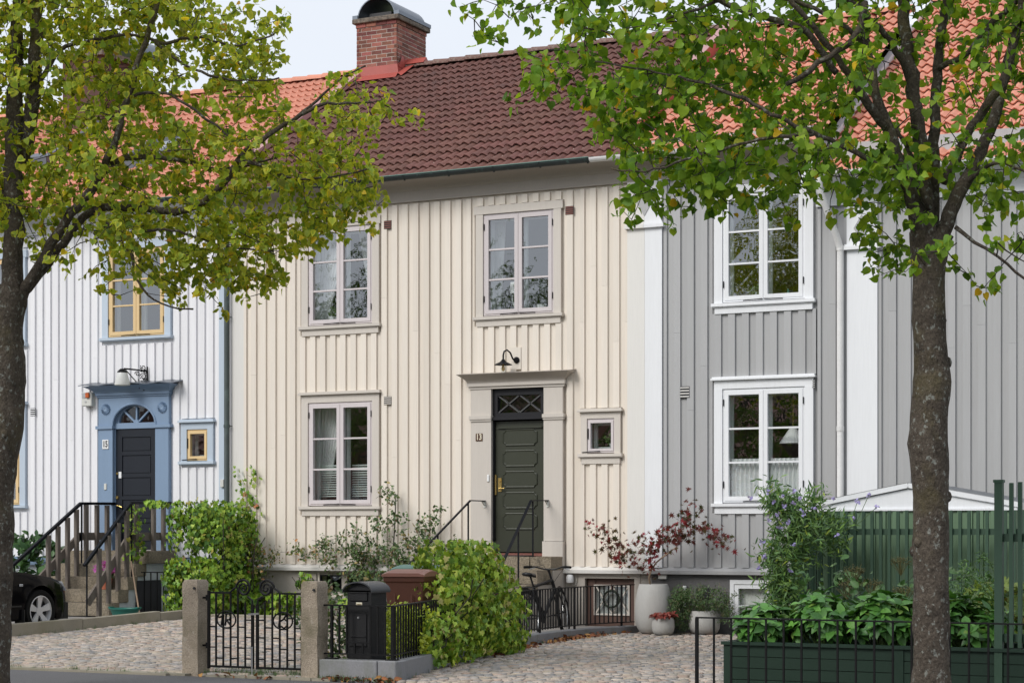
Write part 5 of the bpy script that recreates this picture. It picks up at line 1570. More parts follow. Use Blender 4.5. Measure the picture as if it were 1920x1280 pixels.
# ------------------------------------------------------------------ parked car
t = thing('parked_car', 'black parked estate car, its front wheel and bonnet showing beside the left tree', 'car', (-6.4,-5.8,.03))
hd = R(88); ch_, sh_ = math.cos(hd), math.sin(hd)
wc = Vector((-5.50,-4.55,0))             # front right wheel, outer face
def CW(l, w, z): # l forward from front axle, w: 0 = right side plane, positive to the left, z up
    return (wc.x+l*ch_-w*sh_, wc.y+l*sh_+w*ch_, .03+z)
W_ = 1.77
st_ = [  # l, z_low, z_sill, z_shoulder, z_top(hood/belt), inset top, nose inset
 (.86,.36,.42,.54,.60,.30,.42),(.80,.24,.36,.58,.66,.24,.27),(.70,.20,.36,.63,.705,.20,.16),(.55,.20,.40,.68,.755,.17,.08),(.36,.20,.45,.725,.80,.15,.035),(.0,.20,.45,.765,.855,.14,.01),
 (-.40,.20,.45,.80,.90,.14,.0),(-.75,.20,.45,.82,.935,.14,.0),(-.95,.20,.45,.825,.935,.10,.0),(-1.6,.20,.45,.84,.93,.06,.0),(-2.4,.20,.45,.86,.945,.06,.0),(-2.65,.20,.45,.87,.955,.06,.0),(-3.0,.22,.45,.87,.96,.06,.01),(-3.4,.26,.45,.86,.95,.08,.06),(-3.6,.36,.48,.80,.90,.12,.14)]
def arch(l):
    for c in (0.0,-2.65):
        d = abs(l-c)
        if d < .36: return math.sqrt(.36**2-d*d)+.315-.0
    return 0
fine = []
for (a, c) in zip(st_, st_[1:]):
    n = max(1, int(abs(a[0]-c[0])/.05))
    for i in range(n):
        q = i/n; fine.append(tuple(a[k]+(c[k]-a[k])*q for k in range(7)))
fine.append(st_[-1])
b = MB(); rings = []
for l, z0, zs_, zh, zt_, it, nose in fine:
    zl = max(z0, arch(l)); zs2 = max(zs_, zl+.015); zh2 = max(zh, zs2+.02)
    half = []
    bulge = .012 if arch(l) > 0 else 0
    half = [(nose+.06,zl,0),(nose+.015-bulge,zl+.005,1),(nose-bulge,zs2,2),(nose+.012,(zs2+zh2)/2,3),(nose+.028,zh2,4),(nose+it*.55,zt_-.012,5),(nose+it+.15,zt_+.008,6)]
    ring = [CW(l,w,z) for w,z,_ in half]+[CW(l,W_/2,zt_+.022 if l > -.8 else zt_+.01)]+[CW(l,W_-w,z) for w,z,_ in half[::-1]]
    rings.append(ring)
b.loft(rings); b.build('body', MT['car_paint'], t, smooth=True)
b = MB(); rings = []
for l, zt_, w0, w1 in ((-.78,.935,.16,.20),(-1.45,1.36,.10,.27),(-1.75,1.425,.08,.27),(-2.6,1.43,.08,.27),(-3.2,1.33,.10,.27),(-3.55,.95,.14,.2)):
    rings.append([CW(l if zt_ > .96 else l,w0,.93),CW(l,w1,zt_),CW(l,W_-w1,zt_),CW(l,W_-w0,.93)])
b.loft(rings); b.build('windows', MT['glass_dim'], t)
b = MB(); rings = [[CW(l,.26,z),CW(l,.40,z+.03),CW(l,W_-.40,z+.03),CW(l,W_-.26,z)] for l,z in ((-1.42,1.35),(-1.75,1.43),(-2.6,1.435),(-3.25,1.33))]; b.loft(rings)
b.bar(CW(-.72,.145,.925),CW(-1.45,.262,1.37),.06,.06); b.bar(CW(-2.05,.07,.93),CW(-2.1,.25,1.41),.09,.05); b.bar(CW(-3.5,.12,.94),CW(-3.15,.26,1.34),.12,.06)
b.build('roof', MT['car_paint'], t)
b = MB(); b.bar(CW(-.74,.045,.905),CW(-3.2,.02,.945),.02,.014); b.build('chrome_strip', MT['steel'], t)
b = MB(); b.obox(CW(-.98,-.09,.99), (ch_,sh_,0), (-sh_,ch_,0), (0,0,1), .055,.09,.065); b.build('mirror', MT['car_paint'], t, bevel=.03)
b = MB(); b.obox(CW(.30-.72,.005,.70), (ch_,sh_,0), (-sh_,ch_,0), (0,0,1), .035,.008,.018); b.build('side_repeater', MT['headlight'], t, bevel=.006)
b = MB(); b.loft([[CW(.60,.07,.60),CW(.60,.15,.735),CW(.60,.3,.735),CW(.60,.3,.60)],[CW(.765,.20,.60),CW(.735,.24,.675),CW(.735,.5,.675),CW(.80,.5,.58)]]); b.build('headlight', MT['headlight'], t)
b = MB(); b.box(0,0,0,0,0,0); b = MB(); b.bar(CW(-.80,.0,.22),CW(-.80,.0,.92),.006,.010,up=(1,0,0)); b.bar(CW(-1.95,.0,.22),CW(-1.95,.0,.92),.006,.010,up=(1,0,0)); b.bar(CW(-.42,-.004,.40),CW(-3.0,-.004,.42),.012,.022); b.build('door_seam', MT['car_trim'], t)
b = MB(); b.loft([[CW(.30,.05,.16),CW(.86,.42,.16),CW(.86,.42,.20),CW(.30,.03,.20)],[CW(.30,.15,.16),CW(.80,.6,.16),CW(.80,.6,.20),CW(.30,.15,.20)]]); b.obox(CW(-.40,.05,.22),(ch_,sh_,0),(-sh_,ch_,0),(0,0,1),.008,.09,.13); b.build('bumper_lip', MT['car_trim'], t)
b = MB(); b.obox(CW(-1.3,.9,.30),(ch_,sh_,0),(-sh_,ch_,0),(0,0,1),2.0,.78,.12); b.build('underbody', MT['car_trim'], t)
for l, w in ((0,.0),(-2.65,.0),(0,W_),(-2.65,W_)):
    s = 1 if w == 0 else -1
    c = Vector(CW(l, w+s*.10, .315)); fx_ = Vector((ch_,sh_,0)); nx_ = Vector((-sh_,ch_,0))*s   # nx_ points inwards
    def ringp(r_, d): return [c+fx_*math.cos(a)*r_+Vector((0,0,1))*math.sin(a)*r_+nx_*d for a in [2*math.pi*i/32 for i in range(32)]]
    b = MB(); b.loft([ringp(r_,d) for r_,d in ((.225,-.075),(.26,-.095),(.30,-.09),(.315,-.06),(.315,.08),(.29,.11),(.2,.11))], cap=False); wo = b.build('wheel', MT['tyre'], t, smooth=True)
    b = MB(); b.loft([ringp(r_,d) for r_,d in ((.228,-.085),(.215,-.088),(.205,-.05),(.20,.05))], cap=False)
    for k in range(5):
        a = math.pi/2+2*math.pi*k/5+.0; d = fx_*math.cos(a)+Vector((0,0,1))*math.sin(a); s_ = fx_*(-math.sin(a))+Vector((0,0,1))*math.cos(a)
        A = [c+d*.05-s_*.028-nx_*.055, c+d*.05+s_*.028-nx_*.055, c+d*.05+s_*.028-nx_*.03, c+d*.05-s_*.028-nx_*.03]
        B_ = [c+d*.213-s_*.055-nx_*.078, c+d*.213+s_*.055-nx_*.078, c+d*.213+s_*.055-nx_*.05, c+d*.213-s_*.055-nx_*.05]
        b.loft([A,B_])
    b.loft([ringp(.065,-.062),ringp(.06,-.04)]); b.build('rim', MT['alloy'], wo, smooth=True)
    b = MB(); b.loft([ringp(.20,-.005),ringp(.20,.0)]); b.build('brake_disc', MT['car_trim'], wo)

# ------------------------------------------------------------------ green tub and broom
t = thing('plastic_tub', 'green oval plastic tub on the ground beside the granite steps', 'tub', (-6.05,-1.9,.15))
c = Vector((-6.02,-1.95,.16)); b = MB()
rp = lambda rx,ry,z: [(c.x+rx*math.cos(a), c.y+ry*math.sin(a), c.z+z) for a in [2*math.pi*i/28 for i in range(28)]]
b.loft([rp(.20,.16,0),rp(.24,.20,.10),rp(.27,.225,.12),rp(.27,.225,.135),rp(.235,.195,.13),rp(.19,.15,.02)]); b.build('basin', MT['tub_green'], t, smooth=True)
b = MB(); b.obox(c+Vector((.27,.0,.14)),(1,0,0),(0,1,0),(0,0,1),.02,.06,.012); b.obox(c+Vector((-.27,.0,.14)),(1,0,0),(0,1,0),(0,0,1),.02,.06,.012); b.build('handle', MT['tub_green'], t, bevel=.006)
b = MB(); b.tube([(-5.98,-1.62,.16),(-6.40,-1.30,1.02)],.014,7); solo(b, 'broom_handle', MT['handle_wood'], 'wooden broom handle leaning on the steps above green tub', 'broom', (-6.0,-1.6,.16))
t = thing('cellar_railing', 'short black iron railing beside dark cellar opening behind the ivy hedge', 'railing', (-5.9,-.9,.2))
b = MB(); b.bar((-6.46,-.95,.84),(-5.75,-.95,.84),.03,.016); b.build('rail', MT['iron'], t)
for k in range(6):
    b = MB(); x = -6.40+.13*k; b.box(x-.008,x+.008,-.958,-.942,.10,.835); b.build('picket', MT['iron'], t)

# ------------------------------------------------------------------ things seen inside the windows
def curtain(x0, x1, z0, z1, y, label, grp, drift=0.0, w2=None, m='curtain', waves=7, amp=.016):
    """hanging cloth with folds; drift moves the foot sideways, w2 = width at the foot"""
    b = MB(); n = 60; k = 8; vs = []
    for j in range(k+1):
        q = j/k
        xa = x0+drift*q; wd = (x1-x0)*(1-q)+((w2 if w2 is not None else x1-x0))*q
        for i in range(n+1):
            u = i/n; vs.append((xa+wd*u, y+amp*math.sin(u*waves*2*math.pi+.6*math.sin(q*3)), z1+(z0-z1)*q))
    b.add(vs, [(j*(n+1)+i, j*(n+1)+i+1, (j+1)*(n+1)+i+1, (j+1)*(n+1)+i) for j in range(k) for i in range(n)])
    return solo(b, 'curtain', MT[m], label, 'curtain', ((x0+x1)/2, y, z0), smooth='all', group=grp, fix=False)
GC = 'curtains behind the windows'
curtain(-3.80,-3.30,2.05,3.60,.30,'pale curtain gathered at left behind the ground floor window of cream house',GC,-.02,.16)
curtain(-2.78,-2.60,2.05,3.60,.30,'narrow pale curtain at right behind the ground floor window of cream house',GC,.12,.08)
curtain(-3.80,-3.22,4.9,6.4,.30,'pale curtain at left behind upper window beside the left tree leaves',GC,0.0,.14)
curtain(-3.14,-2.56,4.9,6.4,.42,'sheer blind cloth behind right half of upper left window of cream house',GC,.28,.26)
curtain(-.62,-.40,4.9,6.4,.34,'pale curtain at left behind upper window above the green door',GC,.0,.12)
curtain(3.32,3.95,1.98,2.56,.06,'white pleated café curtain behind left sash of grey house window','white café curtains',0,None,'curtain',9,.030)
curtain(3.99,4.60,1.98,2.56,.06,'white pleated café curtain behind right sash of grey house window','white café curtains',0,None,'curtain',9,.030)
for x0, x1, lab in ((-3.76,-3.26,'white slatted blind in left sash of cream house ground floor window'),(-3.12,-2.63,'white slatted blind in right sash of cream house ground floor window')):
    t = thing('slatted_blind', lab, 'blind', (x0,.2,2.08), 'slatted blinds in the ground floor window')
    z = 2.08
    while z < 2.58:
        b = MB(); b.obox(((x0+x1)/2,.20,z),(1,0,0),(0,.8,.6),(0,-.6,.8),(x1-x0)/2,.016,.0016); b.build('slat', MT['blind'], t, fix=False); z += .038
    b = MB()
    for q in (.25,.72): b.tube([(x0+(x1-x0)*q,.19,2.06),(x0+(x1-x0)*q,.19,2.6)],.002,4)
    b.build('cord', MT['blind'], t)
def sill_pot(x, z, label, m='pot_white', r_=.075, h=.12, plant=None, y=.09):
    t = thing('sill_pot', label, 'plant pot', (x,y,z), 'pots on the window sills')
    b = MB(); b.lathe((x,y,z),[(.02,0),(r_*.78,.0),(r_,h*.95),(r_*1.05,h),(r_*.9,h)],18); b.build('vessel', MT[m], t, smooth=True)
    if plant:
        P = leafcloud(60,(x,y,z+h+.07),.10,.05,.10,int(x*100)%97)
        b = MB()
        for p in P:
            p = Vector(p); d = Vector((random.gauss(0,1),random.gauss(0,.4),random.gauss(0,1))).normalized()*.045; s = d.orthogonal().normalized()*.014
            b.add([p,p+d*.5+s,p+d,p+d*.5-s],[(0,1,2,3)])
        b.build('leaves', MT['stem_green'], t, fix=False, kind='stuff')
sill_pot(-3.42,4.86,'white pot with green plant on upper window sill near the left tree',plant=1)
sill_pot(.33,4.86,'empty white pot on upper window sill above the green door')
sill_pot(3.78,4.86,'orange terracotta bowl on upper window sill of grey house','terracotta',.08,.07,1)
sill_pot(1.50,2.78,'small pot with thin stems in the little window right of green door','pot_white',.03,.05,1)
sill_pot(-5.86,2.82,'small pot behind the little yellow framed window','pot_white',.04,.06,1)
b = MB(); b.tube([(4.27,.12,4.85),(4.27,.12,4.95),(4.27,.12,4.98)],[.022,.022,.010],10); b.box(4.26,4.28,.11,.13,4.98,5.0); solo(b,'bottle',MT['tub_green'],'small green bottle on upper window sill of grey house','bottle',(4.27,.12,4.85),smooth=True)
def table_lamp(x, z, label):
    t = thing('table_lamp', label, 'lamp', (x,.22,z), 'table lamps behind upper windows')
    b = MB()
    for s in (-1,1): b.tube([(x+s*.02,.22,z),(x+s*.02,.22,z+.06),(x+s*.075,.22,z+.22),(x+s*.06,.22,z+.28),(x-s*.0,.22,z+.28)],.008,6)
    b.build('base', MT['blind'], t)
    b = MB(); b.lathe((x,.22,z+.31),[(.10,0),(.096,.17)],24); b.build('shade', MT['curtain'], t, smooth=True)
table_lamp(-2.66,4.88,'table lamp with white drum shade behind upper left window of cream house')
table_lamp(-.16,4.88,'table lamp with white drum shade behind upper window above green door')
t = thing('pendant_lamp', 'white pleated cone lampshade behind grey house ground floor window', 'lamp', (4.27,.34,2.9))
b = MB(); n = 48; V = []
for r_, z in ((.05,3.00),(.20,2.78)):
    for i in range(n): rr = r_*(1+.03*(i%2)); V.append((4.27+rr*math.cos(2*math.pi*i/n), .34+rr*math.sin(2*math.pi*i/n), z))
b.add(V, [(i,(i+1)%n,n+(i+1)%n,n+i) for i in range(n)]); b.build('shade', MT['curtain'], t, fix=False)
b = MB(); b.tube([(4.27,.34,2.98),(4.27,.34,3.86)],.006,5); b.build('cord', MT['brass'], t)
# ------------------------------------------------------------------ trees: outlines in metres (s to the right of the trunk, z up), limbs (s, z, depth, radius)
R_LIMBS= {'trunk': [(0.0, 0.234, 0.0, 0.152), (0.0, 0.672, 0.0, 0.136), (-0.004, 1.47, 0.0, 0.132), (-0.008, 1.949, 0.0, 0.136), (-0.024, 2.148, 0.0, 0.152), (-0.012, 2.427, 0.0, 0.136), (0.008, 2.607, 0.0, 0.14), (-0.012, 2.906, 0.0, 0.124), (-0.02, 3.225, 0.0, 0.12), (-0.016, 3.544, 0.0, 0.132), (0.0, 3.703, 0.0, 0.16)], 'b1': [(-0.06, 3.584, 0.0, 0.08), (-0.132, 3.863, -0.05, 0.068), (-0.219, 4.102, -0.1, 0.06), (-0.299, 4.301, -0.12, 0.056), (-0.359, 4.481, -0.15, 0.052), (-0.439, 4.7, -0.15, 0.044), (-0.491, 5.019, -0.1, 0.04), (-0.53, 5.378, 0.0, 0.032), (-0.578, 5.697, 0.1, 0.028)], 'b1b': [(-0.347, 4.461, -0.15, 0.036), (-0.479, 4.561, -0.25, 0.04), (-0.61, 4.72, -0.35, 0.036), (-0.738, 4.86, -0.45, 0.028), (-0.977, 5.099, -0.6, 0.024), (-1.216, 5.338, -0.7, 0.02), (-1.376, 5.578, -0.8, 0.016)], 'b2': [(-0.012, 3.584, 0.0, 0.088), (-0.032, 3.863, 0.05, 0.076), (-0.048, 4.182, 0.1, 0.068), (-0.068, 4.501, 0.12, 0.064), (-0.108, 4.86, 0.15, 0.06), (-0.156, 5.219, 0.2, 0.056), (-0.179, 5.697, 0.25, 0.048)], 'b3': [(0.028, 3.623, 0.1, 0.064), (0.06, 3.982, 0.2, 0.052), (0.076, 4.301, 0.25, 0.052), (0.092, 4.66, 0.3, 0.048), (0.124, 5.019, 0.35, 0.044), (0.179, 5.378, 0.4, 0.04), (0.219, 5.697, 0.45, 0.032)], 'b4': [(0.068, 3.643, 0.0, 0.076), (0.148, 3.863, 0.0, 0.064), (0.243, 4.062, 0.05, 0.06), (0.359, 4.262, 0.1, 0.056), (0.467, 4.501, 0.15, 0.052), (0.554, 4.74, 0.2, 0.048), (0.65, 5.099, 0.25, 0.04), (0.738, 5.458, 0.3, 0.032)], 'b5': [(0.108, 4.102, 0.1, 0.036), (0.219, 4.341, 0.0, 0.04), (0.331, 4.561, -0.1, 0.04), (0.467, 4.76, -0.2, 0.04), (0.538, 5.019, -0.25, 0.036), (0.59, 5.298, -0.3, 0.036), (0.65, 5.617, -0.3, 0.032)], 'b6': [(-0.028, 3.883, -0.1, 0.04), (-0.12, 4.022, -0.2, 0.028), (-0.219, 4.262, -0.3, 0.02), (-0.339, 4.413, -0.4, 0.016)], 'b7': [(-0.738, 4.86, -0.2, 0.028), (-0.977, 5.139, -0.3, 0.028), (-1.129, 5.179, -0.35, 0.028), (-1.32, 5.219, -0.4, 0.024), (-1.651, 5.322, -0.5, 0.024), (-2.026, 5.434, -0.6, 0.02), (-2.373, 5.418, -0.6, 0.012), (-2.732, 5.358, -0.5, 0.008)], 'b8': [(-0.53, 5.378, -0.2, 0.028), (-0.578, 5.278, -0.4, 0.028), (-0.678, 5.019, -0.55, 0.028), (-0.857, 4.892, -0.6, 0.024), (-0.997, 4.78, -0.6, 0.024), (-1.168, 4.688, -0.6, 0.02)], 'b9': [(-0.219, 4.082, -0.1, 0.024), (-0.498, 4.19, -0.3, 0.02), (-0.949, 4.353, -0.5, 0.02), (-1.276, 4.473, -0.6, 0.016), (-1.531, 4.604, -0.6, 0.016), (-1.799, 4.724, -0.55, 0.012), (-2.094, 4.8, -0.5, 0.008), (-2.532, 4.9, -0.4, 0.008)], 'b10': [(-0.949, 4.353, -0.5, 0.016), (-1.216, 4.321, -0.6, 0.016), (-1.499, 4.262, -0.6, 0.012), (-1.814, 4.174, -0.6, 0.012), (-2.173, 4.082, -0.5, 0.008), (-2.413, 4.122, -0.4, 0.008)], 'b11': [(0.179, 3.903, 0.1, 0.024), (0.06, 3.384, 0.0, 0.012), (-0.179, 3.584, -0.2, 0.008)], 'b12': [(0.16, 3.743, -0.1, 0.02), (0.279, 3.623, -0.2, 0.016), (0.419, 3.504, -0.3, 0.012), (0.558, 3.384, -0.3, 0.012), (0.698, 3.284, -0.3, 0.008)], 'b13': [(0.243, 4.062, 0.1, 0.024), (0.419, 4.202, -0.2, 0.016), (0.618, 4.122, -0.3, 0.012), (0.857, 4.022, -0.3, 0.012)], 'b14': [(-0.12, 4.86, 0.15, 0.032), (-0.299, 5.139, 0.0, 0.028), (-0.618, 5.378, -0.2, 0.024), (-0.897, 5.578, -0.3, 0.02)], 'b15': [(0.124, 5.019, 0.3, 0.028), (0.299, 5.099, 0.1, 0.024), (0.467, 5.298, 0.0, 0.028), (0.618, 5.418, -0.1, 0.02)], 'b16': [(-0.491, 5.019, -0.1, 0.024), (-0.738, 5.219, -0.3, 0.02), (-1.296, 5.398, -0.4, 0.016), (-1.854, 5.239, -0.5, 0.012), (-2.253, 5.079, -0.5, 0.008), (-2.612, 5.119, -0.5, 0.008)]}
R_CROWN= [([(-3.51, 5.46), (-1.65, 5.46), (-1.65, 5.24), (-2.21, 5.06), (-2.65, 5.1), (-2.89, 5.28), (-3.13, 5.16), (-3.35, 5.15), (-3.51, 5.24)], 0.75), ([(-3.19, 4.95), (-2.97, 4.98), (-2.73, 5.16), (-2.17, 5.22), (-1.89, 4.94), (-2.17, 4.74), (-2.65, 4.72), (-2.93, 4.74)], 0.75), ([(-2.65, 4.74), (-2.17, 5.02), (-1.65, 5.3), (-0.74, 5.46), (-0.42, 5.46), (-0.42, 4.82), (-0.74, 4.18), (-1.06, 4.14), (-1.65, 4.08), (-2.01, 4.18), (-2.37, 4.32), (-2.49, 4.52)], 1.15), ([(-2.47, 4.08), (-2.17, 4.18), (-1.65, 4.18), (-0.9, 4.18), (-0.42, 4.46), (-0.22, 4.1), (-0.26, 3.9), (-0.58, 4.0), (-0.9, 3.96), (-1.1, 4.04), (-1.5, 3.98), (-1.81, 3.94), (-2.05, 3.96), (-2.25, 3.98)], 1.15), ([(-0.42, 5.46), (0.7, 5.46), (0.7, 4.86), (0.34, 4.66), (0.14, 4.38), (-0.38, 4.26)], 0.38), ([(-0.58, 4.34), (0.7, 4.34), (0.7, 3.94), (0.42, 3.98), (0.06, 4.1), (-0.1, 4.02), (-0.5, 4.14)], 1.0), ([(-0.42, 3.86), (-0.14, 3.94), (0.06, 3.5), (-0.18, 3.36), (-0.42, 3.4)], 0.8), ([(0.14, 3.7), (0.46, 3.58), (0.7, 3.46), (0.7, 3.28), (0.42, 3.28), (0.18, 3.5)], 0.35), ([(0.46, 5.46), (2.21, 5.66), (2.41, 3.78), (1.02, 3.74), (0.62, 4.14)], 0.8), ([(-2.97, 5.46), (-2.57, 6.49), (0.62, 6.97), (2.21, 5.66), (0.62, 5.46)], 0.9)]
L_LIMBS= {'trunk': [(-0.102, -0.107, 0.0, 0.193), (-0.086, 0.554, 0.0, 0.183), (-0.051, 1.47, 0.0, 0.173), (-0.041, 1.979, 0.0, 0.173), (0.031, 2.488, 0.0, 0.183), (0.051, 2.996, 0.0, 0.183), (0.041, 3.505, 0.0, 0.173), (0.112, 3.81, 0.0, 0.173)], 'b1': [(0.122, 3.709, 0.0, 0.132), (0.122, 4.116, 0.0, 0.112), (0.127, 4.523, 0.0, 0.112), (0.112, 4.879, 0.05, 0.107), (0.112, 5.286, 0.05, 0.097), (0.112, 5.795, 0.1, 0.086), (0.132, 6.253, 0.1, 0.071), (0.153, 6.863, 0.1, 0.061)], 'b2': [(0.178, 5.032, 0.1, 0.071), (0.265, 5.439, 0.1, 0.081), (0.305, 5.947, 0.1, 0.076), (0.315, 6.354, 0.1, 0.071), (0.315, 6.863, 0.1, 0.061)], 'b3': [(0.204, 3.76, 0.0, 0.071), (0.336, 3.938, -0.05, 0.061), (0.509, 4.218, -0.1, 0.056), (0.712, 4.497, -0.15, 0.051), (0.941, 4.752, -0.2, 0.051), (1.068, 4.981, -0.25, 0.046), (1.18, 5.235, -0.3, 0.036), (1.282, 5.591, -0.3, 0.036), (1.374, 5.897, -0.3, 0.031), (1.506, 6.304, -0.3, 0.031), (1.618, 6.66, -0.3, 0.025)], 'b4': [(0.229, 3.785, 0.0, 0.061), (0.407, 4.014, 0.05, 0.046), (0.661, 4.37, 0.1, 0.046), (0.89, 4.584, 0.1, 0.046), (1.323, 4.574, 0.0, 0.041), (1.73, 4.523, -0.1, 0.041), (2.035, 4.65, -0.2, 0.036), (2.264, 4.904, -0.25, 0.036), (2.351, 5.032, -0.3, 0.031), (2.748, 5.286, -0.35, 0.025), (3.053, 5.449, -0.4, 0.02), (3.256, 5.479, -0.4, 0.015), (3.562, 5.49, -0.4, 0.01)], 'b5': [(2.315, 4.971, -0.3, 0.025), (2.544, 4.904, -0.35, 0.02), (2.849, 4.777, -0.4, 0.015), (3.256, 4.803, -0.4, 0.01), (3.562, 4.879, -0.4, 0.01)], 'b6': [(1.094, 4.955, -0.2, 0.036), (1.323, 5.021, -0.2, 0.031), (1.628, 5.016, -0.15, 0.025), (2.137, 4.93, -0.1, 0.015), (2.646, 5.032, -0.1, 0.01)], 'b7': [(0.305, 5.693, 0.1, 0.031), (0.56, 6.075, 0.0, 0.025), (0.865, 6.141, -0.1, 0.02), (1.323, 6.176, -0.2, 0.015), (1.577, 6.09, -0.25, 0.02), (1.933, 6.126, -0.3, 0.015), (2.29, 6.049, -0.3, 0.01), (2.646, 6.151, -0.3, 0.01)], 'b8': [(1.526, 6.1, -0.3, 0.02), (1.755, 5.897, -0.3, 0.015), (2.035, 5.769, -0.3, 0.015), (2.391, 5.718, -0.3, 0.01), (2.697, 5.744, -0.3, 0.01)], 'b9': [(1.272, 5.566, -0.3, 0.02), (1.628, 5.591, -0.35, 0.015), (2.035, 5.337, -0.4, 0.015), (2.29, 5.133, -0.4, 0.01)], 'b10': [(0.102, 4.625, 0.0, 0.036), (-0.153, 4.879, 0.0, 0.031), (-0.458, 5.184, 0.0, 0.025), (-0.814, 5.439, 0.0, 0.02)], 'b11': [(1.018, 4.319, -0.1, 0.02), (1.272, 4.167, -0.2, 0.02), (1.313, 3.912, -0.2, 0.015), (1.577, 3.632, -0.25, 0.01), (1.883, 3.582, -0.25, 0.01)], 'b12': [(0.916, 4.574, -0.1, 0.025), (1.17, 4.319, -0.2, 0.02), (1.679, 4.319, -0.3, 0.015), (2.188, 4.167, -0.3, 0.01), (2.646, 4.116, -0.3, 0.01)], 'b13': [(2.748, 5.286, -0.3, 0.015), (3.053, 5.54, -0.3, 0.015), (3.282, 5.718, -0.35, 0.01), (3.511, 5.846, -0.35, 0.01)]}
L_CROWN= [([(0.0, 6.56), (2.01, 6.56), (1.78, 6.25), (1.53, 6.07), (1.68, 5.79), (1.42, 5.59), (0.92, 5.54), (0.31, 5.54), (0.0, 5.74)], 1.0), ([(2.01, 6.53), (2.29, 6.46), (2.77, 6.41), (2.77, 6.13), (2.54, 5.92), (2.62, 5.69), (2.39, 5.54), (2.04, 5.69), (1.78, 6.25)], 1.0), ([(0.31, 5.54), (1.42, 5.59), (2.14, 5.74), (2.62, 5.59), (2.54, 5.03), (2.14, 4.88), (1.53, 4.93), (0.92, 5.13), (0.41, 5.18)], 0.75), ([(2.44, 5.39), (2.85, 5.54), (3.51, 5.95), (3.59, 5.67), (4.02, 5.57), (3.99, 5.41), (3.51, 5.26), (3.05, 5.18), (2.54, 5.03)], 0.5), ([(0.0, 5.39), (0.92, 5.13), (1.68, 4.88), (2.34, 5.03), (3.05, 5.24), (3.56, 5.18), (3.46, 5.03), (3.69, 4.75), (3.51, 4.52), (3.05, 4.32), (2.75, 4.01), (2.24, 3.79), (2.04, 3.91), (1.27, 4.17), (0.66, 4.32), (0.2, 4.47), (0.0, 4.47)], 1.05), ([(0.56, 4.12), (1.27, 4.22), (2.04, 4.04), (2.24, 3.86), (2.04, 3.68), (1.73, 3.68), (1.48, 3.84), (1.02, 3.96), (0.71, 3.86)], 0.6), ([(0.0, 5.03), (0.2, 5.13), (0.31, 4.01), (0.0, 4.32)], 0.6), ([(-3.05, 5.79), (-1.53, 7.07), (0.0, 6.56), (0.0, 4.37), (-1.02, 4.27), (-2.29, 4.78)], 0.9), ([(-2.04, 7.07), (-0.51, 8.49), (1.27, 8.24), (2.04, 6.56), (0.0, 6.56)], 0.9)]
FWD = np.array([-math.sin(YAW), math.cos(YAW), 0.]); RGT = np.array([math.cos(YAW), math.sin(YAW), 0.]); UP = np.array([0,0,1.])
def seen(P):
    """distance from the street-side viewpoint and whether a point lies in the photographed street view"""
    Q = np.asarray(P)-CAMP; d = Q@FWD; u = Q@RGT/d; v = Q[:,2]/d
    return d, (np.abs(u) < .262) & (v < .273) & (v > -.075)

def leaf_shape(kind):
    if kind == 'lime':
        half = [(.16,-.06),(.38,.00),(.50,.19),(.50,.43),(.36,.67),(.15,.87)]
        tip = (0,1.06); base = (0,.04); mids = [(0,.32),(0,.66)]
    elif kind == 'ivy':
        half = [(.16,-.10),(.34,-.12),(.50,.02),(.36,.26),(.56,.50),(.28,.52),(.16,.72)]
        tip = (0,1.0); base = (0,.02); mids = [(0,.25),(0,.55)]
    elif kind == 'oval':
        half = [(.16,.10),(.29,.30),(.31,.50),(.24,.72),(.11,.90)]
        tip = (0,1.04); base = (0,0); mids = [(0,.33),(0,.66)]
    elif kind == 'lance':
        half = [(.07,.15),(.11,.45),(.07,.75)]
        tip = (0,1.0); base = (0,0); mids = [(0,.45)]
    elif kind == 'maple':
        half = [(.10,-.02),(.42,-.08),(.17,.16),(.62,.36),(.18,.38),(.34,.82),(.09,.52)]
        tip = (0,1.0); base = (0,.02); mids = [(0,.18),(0,.42)]
    right = [base]+half+[tip]
    V = []; rim = []
    fold = .22 if kind != 'lance' else .1
    zf = lambda x, y: fold*abs(x) - .16*y*y + (.05*math.sin(9*y) if kind == 'lime' and abs(x) > .2 else 0)
    for x, y in right: V.append((x,y,zf(x,y))); rim.append(1.0)
    rim[0] = .2
    nr = len(right)
    for x, y in half: V.append((-x,y,zf(x,y))); rim.append(1.0)
    nl = len(V)
    for x, y in mids: V.append((x,y,zf(0,y)-.02)); rim.append(0.0)
    Fc = []
    def midi(y):
        return nl+int(np.argmin([abs(m_[1]-y) for m_ in mids]))
    for side in (0,1):
        idx = list(range(nr)) if side == 0 else [0]+list(range(nr,nl))+[nr-1]
        for a, c in zip(idx, idx[1:]):
            ya = (V[a][1]+V[c][1])/2; m_ = midi(ya)
            Fc.append((a,c,m_) if side == 0 else (c,a,m_))
        # fill between mids
        mm = list(range(nl, len(V)))
        for q in range(len(mm)-1):
            # find outline vertex where the nearest mid changes
            for a, c in zip(idx, idx[1:]):
                if midi((V[a][1]+V[c][1])/2) == mm[q]: last = c
            Fc.append((last,mm[q+1],mm[q]) if side == 0 else (last,mm[q],mm[q+1]))
    return np.array(V, float), np.array(Fc, int), np.array(rim)
SH = {k: leaf_shape(k) for k in ('lime','ivy','oval','lance','maple')}

def unit(a):
    return a/np.maximum(1e-9, np.linalg.norm(a, axis=-1, keepdims=True))

